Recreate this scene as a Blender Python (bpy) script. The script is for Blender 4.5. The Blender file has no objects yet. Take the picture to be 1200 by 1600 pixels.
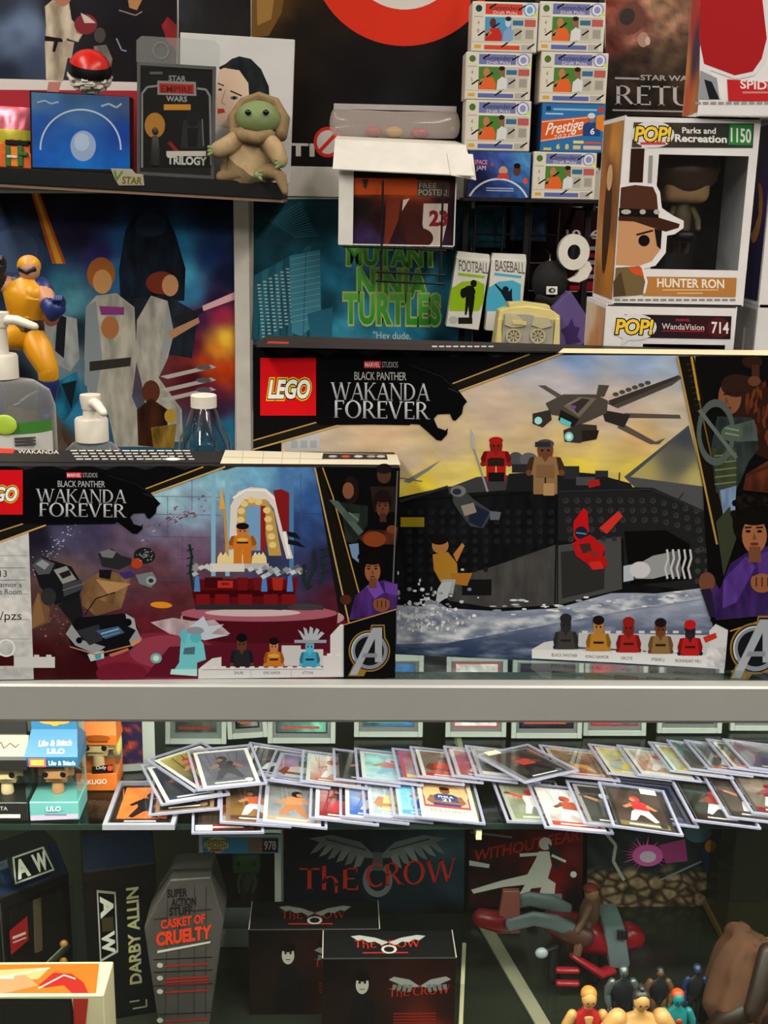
import bpy, bmesh, math, random
from mathutils import Vector, Matrix, noise
R_ = math.radians
random.seed(7)
SC = bpy.context.scene
COL = SC.collection

# ------------------------------------------------------------------ camera
F = 1850.0                       # focal length in pixels of the 1200x1600 frame
ZT = 1.02                        # height of the display case top
CAM = Vector((0, 0, ZT + .4235))
_p, _y, _r = R_(15), R_(2.5), R_(1.2)
FW = Vector((math.sin(_y) * math.cos(_p), math.cos(_y) * math.cos(_p), -math.sin(_p)))
_rt = Vector((math.cos(_y), -math.sin(_y), 0)); _up = _rt.cross(FW)
RT = _rt * math.cos(_r) + _up * math.sin(_r)
UP = _up * math.cos(_r) - _rt * math.sin(_r)
cd = bpy.data.cameras.new('camera'); cam = bpy.data.objects.new('camera', cd); COL.objects.link(cam)
cd.sensor_width = 36; cd.sensor_fit = 'AUTO'; cd.lens = 36 * F / 1600; cd.clip_start = .02
m3 = Matrix((RT, UP, -FW)).transposed()
cam.matrix_world = Matrix.Translation(CAM) @ m3.to_4x4()
SC.camera = cam

# ------------------------------------------------------------------ world, lights, exposure
w = bpy.data.worlds.new('world'); SC.world = w; w.use_nodes = True
w.node_tree.nodes['Background'].inputs[0].default_value = (.9, .93, 1, 1)
w.node_tree.nodes['Background'].inputs[1].default_value = .15
SC.view_settings.view_transform = 'Standard'; SC.view_settings.look = 'None'
SC.view_settings.gamma = 1; SC.view_settings.use_curve_mapping = False
SC.view_settings.exposure = 0.45
CEIL = 2.75
CEIL_LIGHTS = [(-1.0, .25, 17), (.9, .25, 17), (-1.0, 1.55, 9), (.9, 1.55, 9), (-1.0, -1.4, 26), (.9, -1.4, 26)]
LIGHT_COL = (1, .93, .83)
def area(name, loc, sx, sy, power, col, rot=(0, 0, 0)):
    l = bpy.data.lights.new(name, 'AREA'); l.shape = 'RECTANGLE'; l.size = sx; l.size_y = sy; l.energy = power; l.color = col
    o = bpy.data.objects.new(name, l); COL.objects.link(o); o.location = loc; o.rotation_euler = rot
    return o
for i, (x, y, pw) in enumerate(CEIL_LIGHTS):
    area('ceiling_lamp_light', (x, y, CEIL - .075), .28, 1.15, pw, LIGHT_COL)
# the light strip under the front rail of the case
area('case_strip_light', (.06, 1.035, ZT - .032), 1.9, .012, 8.5, (1, .94, .82), (R_(28), 0, 0))

# ------------------------------------------------------------------ helpers
def ray(px, py): return FW + RT * ((px - 600) / F) + UP * ((800 - py) / F)
def onY(px, py, Y): d = ray(px, py); return CAM + d * (Y / d.y)
def onZ(px, py, z): d = ray(px, py); return CAM + d * ((z - CAM.z) / d.z)
def lin(c):
    if isinstance(c, str):
        c = c.lstrip('#'); c = [int(c[i:i + 2], 16) / 255 for i in (0, 2, 4)]
    return tuple((x / 12.92 if x <= .04045 else ((x + .055) / 1.055) ** 2.4) for x in c[:3])
def hx(c): c = c.lstrip('#'); return tuple(int(c[i:i + 2], 16) / 255 for i in (0, 2, 4))
def mixc(a, b, t): return tuple(x + (y - x) * t for x, y in zip(a, b))
class PL:
    def __init__(s, o, u, v): s.o = Vector(o); s.u = Vector(u).normalized(); s.v = Vector(v).normalized(); s.n = s.u.cross(s.v).normalized()
    def hit(s, px, py):
        d = ray(px, py); p = CAM + d * ((s.o - CAM).dot(s.n) / d.dot(s.n)) - s.o
        return p.dot(s.u), p.dot(s.v)
    def pt(s, a, b, c=0): return s.o + s.u * a + s.v * b + s.n * c
    def off(s, c): return PL(s.o + s.n * c, s.u, s.v)
def vplane(o, yaw=0, lean=0, roll=0):
    u = Vector((math.cos(yaw), math.sin(yaw), 0)); n = Vector((math.sin(yaw), -math.cos(yaw), 0))
    v = Vector((0, 0, 1)) * math.cos(lean) - n * math.sin(lean)
    if roll: u, v = u * math.cos(roll) + v * math.sin(roll), v * math.cos(roll) - u * math.sin(roll)
    return PL(o, u, v)
MATS = {}
def mat(name, col='#808080', rough=.5, metal=0, spec=.5, var=.06, vscale=30, emis=None, clear=None, coat=0, bump=0, tint='#ffffff', cloudy=False):
    if name in MATS: return MATS[name]
    m = bpy.data.materials.new(name); m.use_nodes = True; nt = m.node_tree; N = nt.nodes; L = nt.links
    MATS[name] = m
    if clear is not None:                       # thin clear plastic or glass: see-through with a reflection
        N.clear(); out = N.new('ShaderNodeOutputMaterial'); mx = N.new('ShaderNodeMixShader'); tr = N.new('ShaderNodeBsdfTransparent')
        gl = N.new('ShaderNodeBsdfPrincipled' if cloudy else 'ShaderNodeBsdfGlossy'); gl.inputs[0].default_value = (*lin(col), 1); gl.inputs['Roughness'].default_value = rough
        tr.inputs[0].default_value = (*lin(tint), 1)
        lw = N.new('ShaderNodeLayerWeight'); lw.inputs[0].default_value = .5
        fr = N.new('ShaderNodeMath'); fr.operation = 'POWER'; fr.inputs[1].default_value = 5; L.new(lw.outputs['Facing'], fr.inputs[0])
        ad = N.new('ShaderNodeMath'); ad.operation = 'MULTIPLY_ADD'; ad.use_clamp = True; ad.inputs[1].default_value = .8; ad.inputs[2].default_value = clear + .025
        L.new(fr.outputs[0], ad.inputs[0]); L.new(ad.outputs[0], mx.inputs[0]); L.new(tr.outputs[0], mx.inputs[1]); L.new(gl.outputs[0], mx.inputs[2])
        L.new(mx.outputs[0], out.inputs[0]); return m
    b = N['Principled BSDF']
    b.inputs['Roughness'].default_value = rough; b.inputs['Metallic'].default_value = metal; b.inputs['Specular IOR Level'].default_value = spec
    if coat: b.inputs['Coat Weight'].default_value = coat; b.inputs['Coat Roughness'].default_value = .12
    c = lin(col)
    tc = N.new('ShaderNodeTexCoord'); nz = N.new('ShaderNodeTexNoise'); nz.inputs['Scale'].default_value = vscale; nz.inputs['Detail'].default_value = 4
    L.new(tc.outputs['Object'], nz.inputs['Vector'])
    rp = N.new('ShaderNodeValToRGB'); rp.color_ramp.elements[0].position = .3; rp.color_ramp.elements[1].position = .7
    rp.color_ramp.elements[0].color = (*[x * (1 - var) for x in c], 1); rp.color_ramp.elements[1].color = (*[min(1, x * (1 + var)) for x in c], 1)
    L.new(nz.outputs['Fac'], rp.inputs[0]); L.new(rp.outputs[0], b.inputs['Base Color'])
    if bump:
        bp = N.new('ShaderNodeBump'); bp.inputs['Strength'].default_value = bump; bp.inputs['Distance'].default_value = .002
        L.new(nz.outputs['Fac'], bp.inputs['Height']); L.new(bp.outputs[0], b.inputs['Normal'])
    if emis: b.inputs['Emission Color'].default_value = (*lin(emis[0]), 1); b.inputs['Emission Strength'].default_value = emis[1]
    return m
def printmat(name, rough=.38, spec=.4, coat=0):
    if name in MATS: return MATS[name]
    m = bpy.data.materials.new(name); m.use_nodes = True; nt = m.node_tree; b = nt.nodes['Principled BSDF']
    at = nt.nodes.new('ShaderNodeAttribute'); at.attribute_name = 'Col'
    nt.links.new(at.outputs['Color'], b.inputs['Base Color'])
    b.inputs['Roughness'].default_value = rough; b.inputs['Specular IOR Level'].default_value = spec
    if coat: b.inputs['Coat Weight'].default_value = coat; b.inputs['Coat Roughness'].default_value = .08
    MATS[name] = m; return m
P_GLOSS = printmat('print_gloss', .42, .06); P_MATTE = printmat('print_matte', .7, .05); P_CARD = printmat('print_card', .3, .15)

ROOTLOC = {}
def setprops(o, label=None, cat=None, group=None, kind=None):
    if label: o['label'] = label
    if cat: o['category'] = cat
    if group: o['group'] = group
    if kind: o['kind'] = kind
def root(name, label, cat, loc, group=None, kind=None):
    o = bpy.data.objects.new(name, None); COL.objects.link(o); o.location = loc; o.empty_display_size = .02
    ROOTLOC[o] = Vector(loc); setprops(o, label, cat, group, kind); return o
def link(name, me, parent=None):
    o = bpy.data.objects.new(name, me); COL.objects.link(o)
    if parent is not None: o.parent = parent; ROOTLOC[o] = ROOTLOC.get(parent, Vector())
    else: ROOTLOC[o] = Vector()
    return o
def mesh(name, V, Fs, material, parent=None, smooth=False):
    off = ROOTLOC.get(parent, Vector()) if parent is not None else Vector()
    me = bpy.data.meshes.new(name); me.from_pydata([tuple(Vector(v) - off) for v in V], [], Fs)
    if material: me.materials.append(material)
    if smooth: me.polygons.foreach_set('use_smooth', [True] * len(me.polygons))
    me.update(); return link(name, me, parent)
def bm_obj(name, bm, material, parent=None, smooth=False):
    off = ROOTLOC.get(parent, Vector()) if parent is not None else Vector()
    bmesh.ops.translate(bm, verts=bm.verts, vec=-off)
    bmesh.ops.recalc_face_normals(bm, faces=bm.faces)
    me = bpy.data.meshes.new(name); bm.to_mesh(me); bm.free()
    for x in (material if isinstance(material, (list, tuple)) else [material]): me.materials.append(x)
    if smooth:
        me.polygons.foreach_set('use_smooth', [True] * len(me.polygons))
        try: me.set_sharp_from_angle(angle=R_(40))
        except Exception: pass
    return link(name, me, parent)
def add_prism(bm, pl, pts, c0, c1, mi=0):
    n = len(pts)
    a = [bm.verts.new(pl.pt(p[0], p[1], c0)) for p in pts]; b = [bm.verts.new(pl.pt(p[0], p[1], c1)) for p in pts]
    fs = [bm.faces.new(a), bm.faces.new(b)]
    for i in range(n): fs.append(bm.faces.new((a[i], a[(i + 1) % n], b[(i + 1) % n], b[i])))
    for f in fs: f.material_index = mi
    return fs
def add_box(bm, pl, a0, a1, b0, b1, c0, c1, mi=0): return add_prism(bm, pl, [(a0, b0), (a1, b0), (a1, b1), (a0, b1)], c0, c1, mi)
def box(name, pl, a0, a1, b0, b1, c0, c1, material, parent=None, bevel=.001, seg=1):
    bm = bmesh.new(); add_box(bm, pl, a0, a1, b0, b1, c0, c1)
    if bevel: bmesh.ops.bevel(bm, geom=bm.edges[:], offset=bevel, segments=seg, affect='EDGES', profile=.5)
    return bm_obj(name, bm, material, parent, smooth=seg > 1)
def sheet(name, pl, a0, a1, b0, b1, c, material, parent): return mesh(name, [pl.pt(a0, b0, c), pl.pt(a1, b0, c), pl.pt(a1, b1, c), pl.pt(a0, b1, c)], [(0, 1, 2, 3)], material, parent)
def prism(name, pl, pts, c0, c1, material, parent=None, bevel=0, seg=1):
    bm = bmesh.new(); add_prism(bm, pl, pts, c0, c1)
    if bevel: bmesh.ops.bevel(bm, geom=bm.edges[:], offset=bevel, segments=seg, affect='EDGES', profile=.5)
    return bm_obj(name, bm, material, parent, smooth=seg > 1)
def frame(bm, pl, a0, a1, b0, b1, wl, wr, wb, wt, c0, c1):
    add_box(bm, pl, a0, a0 + wl, b0, b1, c0, c1); add_box(bm, pl, a1 - wr, a1, b0, b1, c0, c1)
    add_box(bm, pl, a0 + wl, a1 - wr, b0, b0 + wb, c0, c1); add_box(bm, pl, a0 + wl, a1 - wr, b1 - wt, b1, c0, c1)
def add_loft(bm, pts, radii, n=14, cap=True, squash=None):
    """tube through pts; radii: number or (rx, ry) per point; rounded ends"""
    pts = [Vector(p) for p in pts]; rings = []
    prev = None
    rr = [(r, r) if not isinstance(r, (tuple, list)) else r for r in radii]
    P2, R2 = [], []
    if cap:
        d0 = (pts[0] - pts[1]).normalized(); d1 = (pts[-1] - pts[-2]).normalized(); m0 = min(rr[0]); m1 = min(rr[-1])
        for k in (.98, .8, .45): P2.append(pts[0] + d0 * m0 * k); R2.append(tuple(x * math.sqrt(1 - k * k) for x in rr[0]))
    P2 += pts; R2 += rr
    if cap:
        for k in (.45, .8, .98): P2.append(pts[-1] + d1 * m1 * k); R2.append(tuple(x * math.sqrt(1 - k * k) for x in rr[-1]))
    for i, p in enumerate(P2):
        t = (P2[min(i + 1, len(P2) - 1)] - P2[max(i - 1, 0)])
        t = t.normalized() if t.length > 1e-9 else Vector((0, 0, 1))
        if prev is None:
            ref = Vector((1, 0, 0)) if abs(t.x) < .9 else Vector((0, 1, 0))
            a = (ref - t * ref.dot(t)).normalized()
        else: a = (prev - t * prev.dot(t)).normalized()
        prev = a; b = t.cross(a)
        rings.append([bm.verts.new(p + a * math.cos(2 * math.pi * j / n) * R2[i][0] + b * math.sin(2 * math.pi * j / n) * R2[i][1]) for j in range(n)])
    for i in range(len(rings) - 1):
        for j in range(n): bm.faces.new((rings[i][j], rings[i][(j + 1) % n], rings[i + 1][(j + 1) % n], rings[i + 1][j]))
    bm.faces.new(rings[0][::-1]); bm.faces.new(rings[-1])
def loft(name, pts, radii, material, parent=None, n=14, cap=True):
    bm = bmesh.new(); add_loft(bm, pts, radii, n, cap); return bm_obj(name, bm, material, parent, True)
def add_ell(bm, c, r, u=18, v=10, rot=None):
    M = Matrix.Translation(Vector(c)) @ (rot.to_4x4() if rot else Matrix.Identity(4)) @ Matrix.Diagonal((*r, 1))
    bmesh.ops.create_uvsphere(bm, u_segments=u, v_segments=v, radius=1, matrix=M)
def ell(name, c, r, material, parent=None, u=18, v=10, rot=None):
    bm = bmesh.new(); add_ell(bm, c, r, u, v, rot); return bm_obj(name, bm, material, parent, True)
def lathe(name, c, prof, material, parent=None, n=28, sx=1, sy=1):
    """prof: (radius, height) list around vertical axis at c"""
    bm = bmesh.new(); rings = []
    for r, z in prof: rings.append([bm.verts.new((c[0] + math.cos(2 * math.pi * j / n) * r * sx, c[1] + math.sin(2 * math.pi * j / n) * r * sy, c[2] + z)) for j in range(n)])
    for i in range(len(rings) - 1):
        for j in range(n): bm.faces.new((rings[i][j], rings[i][(j + 1) % n], rings[i + 1][(j + 1) % n], rings[i + 1][j]))
    if prof[0][0] > 1e-5: bm.faces.new(rings[0][::-1])
    if prof[-1][0] > 1e-5: bm.faces.new(rings[-1])
    bmesh.ops.remove_doubles(bm, verts=bm.verts, dist=1e-6)
    return bm_obj(name, bm, material, parent, True)

TXT = {}
def text2d(s, off=0, shear=0, space=1.0):
    k = (s, off, shear, space)
    if k in TXT: return TXT[k]
    cu = bpy.data.curves.new('t', 'FONT'); cu.body = s; cu.size = 1; cu.offset = off; cu.shear = shear; cu.space_character = space; cu.resolution_u = 3; cu.fill_mode = 'FRONT'
    o = bpy.data.objects.new('t', cu); COL.objects.link(o)
    dg = bpy.context.evaluated_depsgraph_get(); oe = o.evaluated_get(dg); me = oe.to_mesh()
    V = [(v.co.x, v.co.y) for v in me.vertices]; Fs = [tuple(p.vertices) for p in me.polygons]
    oe.to_mesh_clear(); bpy.data.objects.remove(o); bpy.data.curves.remove(cu)
    TXT[k] = (V, Fs); return TXT[k]
# letters drawn as strokes with serifs: (width, thick strokes, thin strokes, rings, serif points)
def _ring(cx, cy, rx, ry, a0=0, a1=360, wt=.15, wn=.05, n=20):
    q = []
    for i in range(n):
        b = [R_(a0 + (a1 - a0) * (i + k) / n) for k in (0, 1)]
        q.append([(cx + rx * math.cos(b[0]), cy + ry * math.sin(b[0])), (cx + rx * math.cos(b[1]), cy + ry * math.sin(b[1])),
                  (cx + (rx - wt) * math.cos(b[1]), cy + (ry - wn) * math.sin(b[1])), (cx + (rx - wt) * math.cos(b[0]), cy + (ry - wn) * math.sin(b[0]))])
    return q
def serif_letter(ch):
    T, t = .15, .06; Q = []
    def st(x0, y0, x1, y1, w): Q.append([(x0 - w / 2, y0), (x0 + w / 2, y0), (x1 + w / 2, y1), (x1 - w / 2, y1)])
    def sf(x, y, w=.2, up=False): Q.append([(x - w, y), (x + w, y), (x + w * .4, y + (-.05 if up else .05)), (x - w * .4, y + (-.05 if up else .05))])
    def hb(x0, x1, y, h=.06): Q.append([(x0, y), (x1, y), (x1, y + h), (x0, y + h)])
    W = .8
    if ch == 'W': W = 1.35; st(.1, 1, .42, 0, T); st(.42, 0, .7, 1, t); st(.7, 1, 1.0, 0, T); st(1.0, 0, 1.28, 1, t); sf(.1, 1, .17, True); sf(.7, 1, .12, True); sf(1.28, 1, .14, True)
    if ch == 'A': W = .95; st(.12, 0, .5, 1, t); st(.5, 1, .85, 0, T); hb(.25, .7, .33); sf(.12, 0, .14); sf(.85, 0, .17)
    if ch == 'K': W = .85; st(.15, 0, .15, 1, T); st(.2, .45, .72, 1, t); st(.35, .58, .78, 0, T); sf(.15, 0, .17); sf(.15, 1, .17, True); sf(.72, 1, .14, True); sf(.8, 0, .15)
    if ch == 'N': W = .95; st(.14, 0, .14, 1, t); st(.14, 1, .82, 0, T); st(.82, 0, .82, 1, t); sf(.14, 0, .13); sf(.12, 1, .15, True); sf(.82, 1, .13, True)
    if ch == 'D': W = .92; st(.16, 0, .16, 1, T); Q += _ring(.3, .5, .55, .5, -90, 90, T, t); hb(.1, .32, 0); hb(.1, .32, .94); sf(.16, 0, .15); sf(.16, 1, .15, True)
    if ch == 'F': W = .68; st(.16, 0, .16, 1, T); hb(.1, .62, .94); hb(.2, .5, .48); sf(.16, 0, .17); st(.6, .8, .62, .98, .05)
    if ch == 'E': W = .7; st(.16, 0, .16, 1, T); hb(.08, .62, .94); hb(.2, .52, .48); hb(.08, .64, 0); st(.6, .8, .62, .98, .05); st(.62, .2, .64, .02, .05)
    if ch == 'O': W = 1.02; Q += _ring(.5, .5, .48, .52, 0, 360, .16, .06, 28)
    if ch == 'R': W = .86; st(.16, 0, .16, 1, T); Q += _ring(.3, .73, .36, .27, -90, 90, .14, .05, 12); hb(.1, .32, .94); hb(.1, .32, .46, .05); st(.4, .48, .76, 0, T); sf(.16, 0, .16); sf(.8, 0, .13)
    if ch == 'V': W = .92; st(.12, 1, .46, 0, T); st(.46, 0, .8, 1, t); sf(.12, 1, .17, True); sf(.8, 1, .14, True)
    if ch == 'T': W = .8; st(.4, 0, .4, 1, T); hb(.02, .78, .92, .08); sf(.4, 0, .17)
    if ch == 'H': W = .8; st(.16, 0, .16, 1.1, T); Q += _ring(.38, .3, .3, .34, -20, 180, .13, .06, 14); st(.62, -.14, .62, .3, .1)
    if ch == 'C': W = .85; Q += _ring(.5, .5, .46, .52, 50, 310, .16, .07, 22)
    if ch == 'U': W = .9; st(.16, .3, .16, 1, T); Q += _ring(.45, .32, .36, .32, 180, 360, T, t, 12); st(.78, .3, .78, 1, t); sf(.16, 1, .16, True); sf(.78, 1, .14, True)
    if ch == ' ': W = .35
    return W, Q
def serif2d(s, tight=.0):
    V, Fs, x = [], [], 0
    for ch in s:
        W, Q = serif_letter(ch)
        for q in Q:
            i = len(V); V += [(a + x, b) for a, b in q]; Fs.append((i, i + 1, i + 2, i + 3))
        x += W - tight
    return V, Fs

class Print:
    """flat printing on a plane: coloured faces a hair above the surface, in photo pixels or plane units"""
    def __init__(s, pl, px=True, base=.0004, eps=3e-5): s.pl = pl; s.px = px; s.base = base; s.eps = eps; s.V = []; s.F = []; s.C = []; s.bb = []; s.map = None; s.gain = 1.0
    def h(s, p):
        if s.map: p = s.map(*p)
        return s.pl.hit(*p) if s.px else p
    def lay(s, P, layer=None):
        xs = [p[0] for p in P]; ys = [p[1] for p in P]; b = (min(xs), min(ys), max(xs), max(ys))
        if layer is None:
            layer = 0
            for c in s.bb:
                if c[4] >= layer and b[0] < c[2] and b[2] > c[0] and b[1] < c[3] and b[3] > c[1]: layer = c[4] + 1
        s.bb.append((*b, layer)); return s.base + layer * s.eps
    def add(s, pts2, faces, cols, layer=None):
        P = [s.h(p) for p in pts2]; c = s.lay(P, layer); i = len(s.V)
        s.V += [s.pl.pt(a, b, c) for a, b in P]
        for f in faces: s.F.append(tuple(k + i for k in f))
        for f in faces:
            for k in f: s.C.append(cols[k] if isinstance(cols, list) else cols)
        return s
    def poly(s, pts, col, layer=None): return s.add(pts, [tuple(range(len(pts)))], hx(col) if isinstance(col, str) else col, layer)
    def blob(s, pts, c1, c2, cell=2.2, fx=.06, fy=.02, amp=.75):
        """painted area: polygon with cloth-like variation between two printed colours"""
        A, B = hx(c1), hx(c2); s.poly(pts, mixc(A, B, .45)); xs = [q[0] for q in pts]; ys = [q[1] for q in pts]; x0, y0 = min(xs), min(ys)
        nx, ny = int((max(xs) - x0) / cell) + 1, int((max(ys) - y0) / cell) + 1; n = len(pts)
        def ins(x, y):
            r = False; j = n - 1
            for i in range(n):
                (xi, yi), (xj, yj) = pts[i], pts[j]
                if (yi > y) != (yj > y) and x < (xj - xi) * (y - yi) / (yj - yi) + xi: r = not r
                j = i
            return r
        V, C, idx, Fs = [], [], {}, []
        for j in range(ny + 1):
            for i in range(nx + 1):
                x, y = x0 + i * cell, y0 + j * cell
                if ins(x, y):
                    idx[i, j] = len(V); V.append((x, y)); t = .45 + amp * noise.fractal(Vector((x * fx, y * fy, x0)), 1, 2, 3); C.append(mixc(A, B, min(1, max(0, t))))
        for i, j in idx:
            k = [(i, j), (i + 1, j), (i + 1, j + 1), (i, j + 1)]
            if all(q in idx for q in k): Fs.append(tuple(idx[q] for q in k))
        if Fs: s.add(V, Fs, C)
        return s
    def rect(s, x0, y0, x1, y1, col): return s.poly([(x0, y0), (x1, y0), (x1, y1), (x0, y1)], col)
    def ell(s, cx, cy, rx, ry, col, n=22, rot=0, a0=0, a1=360):
        c, q = math.cos(rot), math.sin(rot); L = []
        m = n if a1 - a0 >= 360 else n + 1
        for i in range(m):
            a = R_(a0 + (a1 - a0) * i / n); x, y = rx * math.cos(a), ry * math.sin(a); L.append((cx + x * c - y * q, cy + x * q + y * c))
        return s.poly(L, col)
    def ring(s, cx, cy, rx, ry, wd, col, a0=0, a1=360, n=30):
        V = []; Fs = []
        for i in range(n + 1):
            a = R_(a0 + (a1 - a0) * i / n); V += [(cx + rx * math.cos(a), cy + ry * math.sin(a)), (cx + (rx - wd) * math.cos(a), cy + (ry - wd * ry / rx) * math.sin(a))]
            if i: k = 2 * i; Fs.append((k - 2, k - 1, k + 1, k))
        return s.add(V, Fs, hx(col))
    def line(s, pts, wd, col):
        V = []; Fs = []
        for i in range(len(pts) - 1):
            (x0, y0), (x1, y1) = pts[i], pts[i + 1]; d = math.hypot(x1 - x0, y1 - y0) or 1; nx, ny = -(y1 - y0) / d * wd / 2, (x1 - x0) / d * wd / 2
            k = len(V); V += [(x0 + nx, y0 + ny), (x1 + nx, y1 + ny), (x1 - nx, y1 - ny), (x0 - nx, y0 - ny)]; Fs.append((k, k + 1, k + 2, k + 3))
        return s.add(V, Fs, hx(col))
    def field(s, quad, nx, ny, fn, inside=None):
        """grid over a quad (tl, tr, br, bl); fn(x, y) -> sRGB"""
        V, C, Fs = [], [], []
        for j in range(ny + 1):
            for i in range(nx + 1):
                u, v = i / nx, j / ny
                x = (quad[0][0] * (1 - u) + quad[1][0] * u) * (1 - v) + (quad[3][0] * (1 - u) + quad[2][0] * u) * v
                y = (quad[0][1] * (1 - u) + quad[1][1] * u) * (1 - v) + (quad[3][1] * (1 - u) + quad[2][1] * u) * v
                V.append((x, y)); C.append(tuple(min(1, max(0, k)) for k in fn(x, y)))
        for j in range(ny):
            for i in range(nx):
                k = j * (nx + 1) + i; Fs.append((k, k + 1, k + nx + 2, k + nx + 1))
        return s.add(V, Fs, C)
    def text(s, t, x0, y0, x1, y1, h, col, off=0, shear=0, space=1.0, lean=0, grow=0, serif=False, fit=None, up=None):
        """baseline from (x0,y0) to (x1,y1), cap height h (photo pixels grow downwards)"""
        V, Fs = serif2d(t) if serif else text2d(t, off, shear, space)
        if not V: return s
        B = V if (serif or not off) else text2d(t, 0, shear, space)[0]
        xa, xb = min(v[0] for v in B), max(v[0] for v in B); hh = 1.0 if serif else (fit or .69)
        sg = -1 if s.px else 1
        dx, dy = x1 - x0, y1 - y0; ux, uy = up or (lean, sg)
        P = [(x0 + dx * (v[0] - xa) / (xb - xa) + ux * h * v[1] / hh, y0 + dy * (v[0] - xa) / (xb - xa) + uy * h * v[1] / hh) for v in V]
        c = col
        if isinstance(col, (list, tuple)) and isinstance(col[0], str):          # vertical gradient
            a, b = hx(col[0]), hx(col[1]); c = [mixc(b, a, min(1, max(0, v[1] / hh))) for v in V]
        elif isinstance(col, str): c = hx(col)
        return s.add(P, Fs, c)
    def build(s, name, parent, material=None):
        off = ROOTLOC.get(parent, Vector())
        me = bpy.data.meshes.new(name); me.from_pydata([tuple(v - off) for v in s.V], [], s.F)
        at = me.color_attributes.new('Col', 'FLOAT_COLOR', 'CORNER')
        buf = []
        cache = {}
        for c in s.C:
            if c not in cache: cache[c] = (*lin([min(1, k * s.gain) for k in c]), 1.0)
            buf += cache[c]
        at.data.foreach_set('color', buf)
        # faces look along the plane normal
        me.materials.append(material or P_GLOSS); me.update()
        return link(name, me, parent)
def idw(cp, pw=3.0, nz=0, ns=.05, streak=None, seed=0):
    cp = [(x, y, hx(c)) for x, y, c in cp]
    def fn(x, y):
        S = 0; A = [0, 0, 0]
        for a, b, c in cp:
            q = 1 / (((x - a) ** 2 + (y - b) ** 2) ** (pw / 2) + 1e-6); S += q
            for i in range(3): A[i] += c[i] * q
        k = 1
        if nz:
            sx, sy = streak or (1, 1); k = 1 + nz * noise.fractal(Vector((x * ns * sx, y * ns * sy, seed)), 1, 2, 4)
        return tuple(v / S * k for v in A)
    return fn
def lerpf(f, g, m): return lambda x, y: mixc(f(x, y), g(x, y), m(x, y))
# ------------------------------------------------------------------ the room
M_WALL = mat('wall_paint', '#c4beb4', .8); M_FLOOR = mat('floor_vinyl', '#4a4640', .5); M_CEIL = mat('ceiling_tile', '#e6e4df', .9)
YW = 2.58
M_WALL2 = mat('wall_paint_dark', '#4c4844', .8)
XY = PL((0, 0, 0), (1, 0, 0), (0, 1, 0))
def struct(o): o['kind'] = 'structure'; return o
struct(box('floor', XY, -2.6, 2.6, -2.6, YW, -.05, 0, M_FLOOR, bevel=0))
struct(box('ceiling', XY, -2.6, 2.6, -2.6, YW, CEIL, CEIL + .05, M_CEIL, bevel=0))
struct(box('wall_back', XY, -2.65, 2.65, YW, YW + .08, 0, CEIL, M_WALL, bevel=0))
struct(box('wall_left', XY, -2.68, -2.6, -2.6, YW, 0, CEIL, M_WALL2, bevel=0))
struct(box('wall_right', XY, 2.6, 2.68, -2.6, YW, 0, CEIL, M_WALL2, bevel=0))
struct(box('wall_front', XY, -2.6, 2.6, -2.68, -2.6, 0, CEIL, M_WALL2, bevel=0))
M_LAMP = mat('lamp_diffuser', '#ffffff', .5, emis=('#fff1dc', 3.0)); M_LBODY = mat('lamp_housing', '#e8e8e8', .4)
for i, (x, y, pw) in enumerate(CEIL_LIGHTS):
    side = 'left' if x < 0 else 'right'; row = ['over the counter', 'by the back wall', 'behind the counter front'][i // 2]
    r = root('ceiling_light', f'long white ceiling light {row}, {side} one of its pair', 'ceiling light', (x, y, CEIL), 'ceiling lights')
    box('housing', XY, x - .17, x + .17, y - .62, y + .62, CEIL - .05, CEIL, M_LBODY, r, .006)
    box('diffuser', XY, x - .15, x + .15, y - .59, y + .59, CEIL - .065, CEIL - .05, M_LAMP, r, .004)

# ------------------------------------------------------------------ display case
M_ALU = mat('brushed_aluminium', '#b4b6b4', .42, .35, var=.04, vscale=8); M_ALU2 = mat('strip_metal', '#b9b29a', .4, .5)
M_GLASS = mat('case_glass', '#ffffff', .02, clear=.0, tint='#f4faf7'); M_TOPG = mat('case_top_glass', '#ffffff', .03, clear=.03, tint='#eaf2ee')
M_GEDGE = mat('glass_edge', '#1d2a26', .15, spec=.7); M_BACK = mat('case_back_panel', '#3a392c', .35); M_DECK = mat('case_deck', '#23271f', .16, var=.2, vscale=6)
M_CREAM = mat('shelf_standard', '#d9cda6', .5)
YF, YB, X0, X1 = .99, 1.52, -.95, 1.05
ZS, ZD = CAM.z - .66, CAM.z - .96           # card shelf, bottom deck
YS = 1.154                            # front edge of card shelf
case = root('display_case', 'long glass display case with grey metal front rail and glass card shelf', 'display case', ((X0 + X1) / 2, (YF + YB) / 2, 0))
bm = bmesh.new()                      # front rail with a small step on its top edge
pr = [(YF, ZT - .040), (YF - .004, ZT - .036), (YF - .004, ZT - .0045), (YF - .0025, ZT - .0025), (YF + .002, ZT - .0012), (YF + .006, ZT - .0006), (YF + .008, ZT - .009), (YF + .022, ZT - .0095), (YF + .022, ZT - .014), (YF + .010, ZT - .040)]
YZ = PL((0, 0, 0), (0, 1, 0), (0, 0, 1))
add_prism(bm, YZ, pr, X0, X1); bm_obj('front_rail', bm, M_ALU, case)
box('top_glass', XY, X0, X1, YF + .0065, YB, ZT - .008, ZT, M_TOPG, case, 0)
box('back_rail', XY, X0, X1, YB - .02, YB, ZT - .04, ZT - .008, M_ALU, case, .001)
for x in (X0, X1 - .02): box('end_rail', XY, x, x + .02, YF + .022, YB - .02, ZT - .04, ZT - .008, M_ALU, case, .001)
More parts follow.
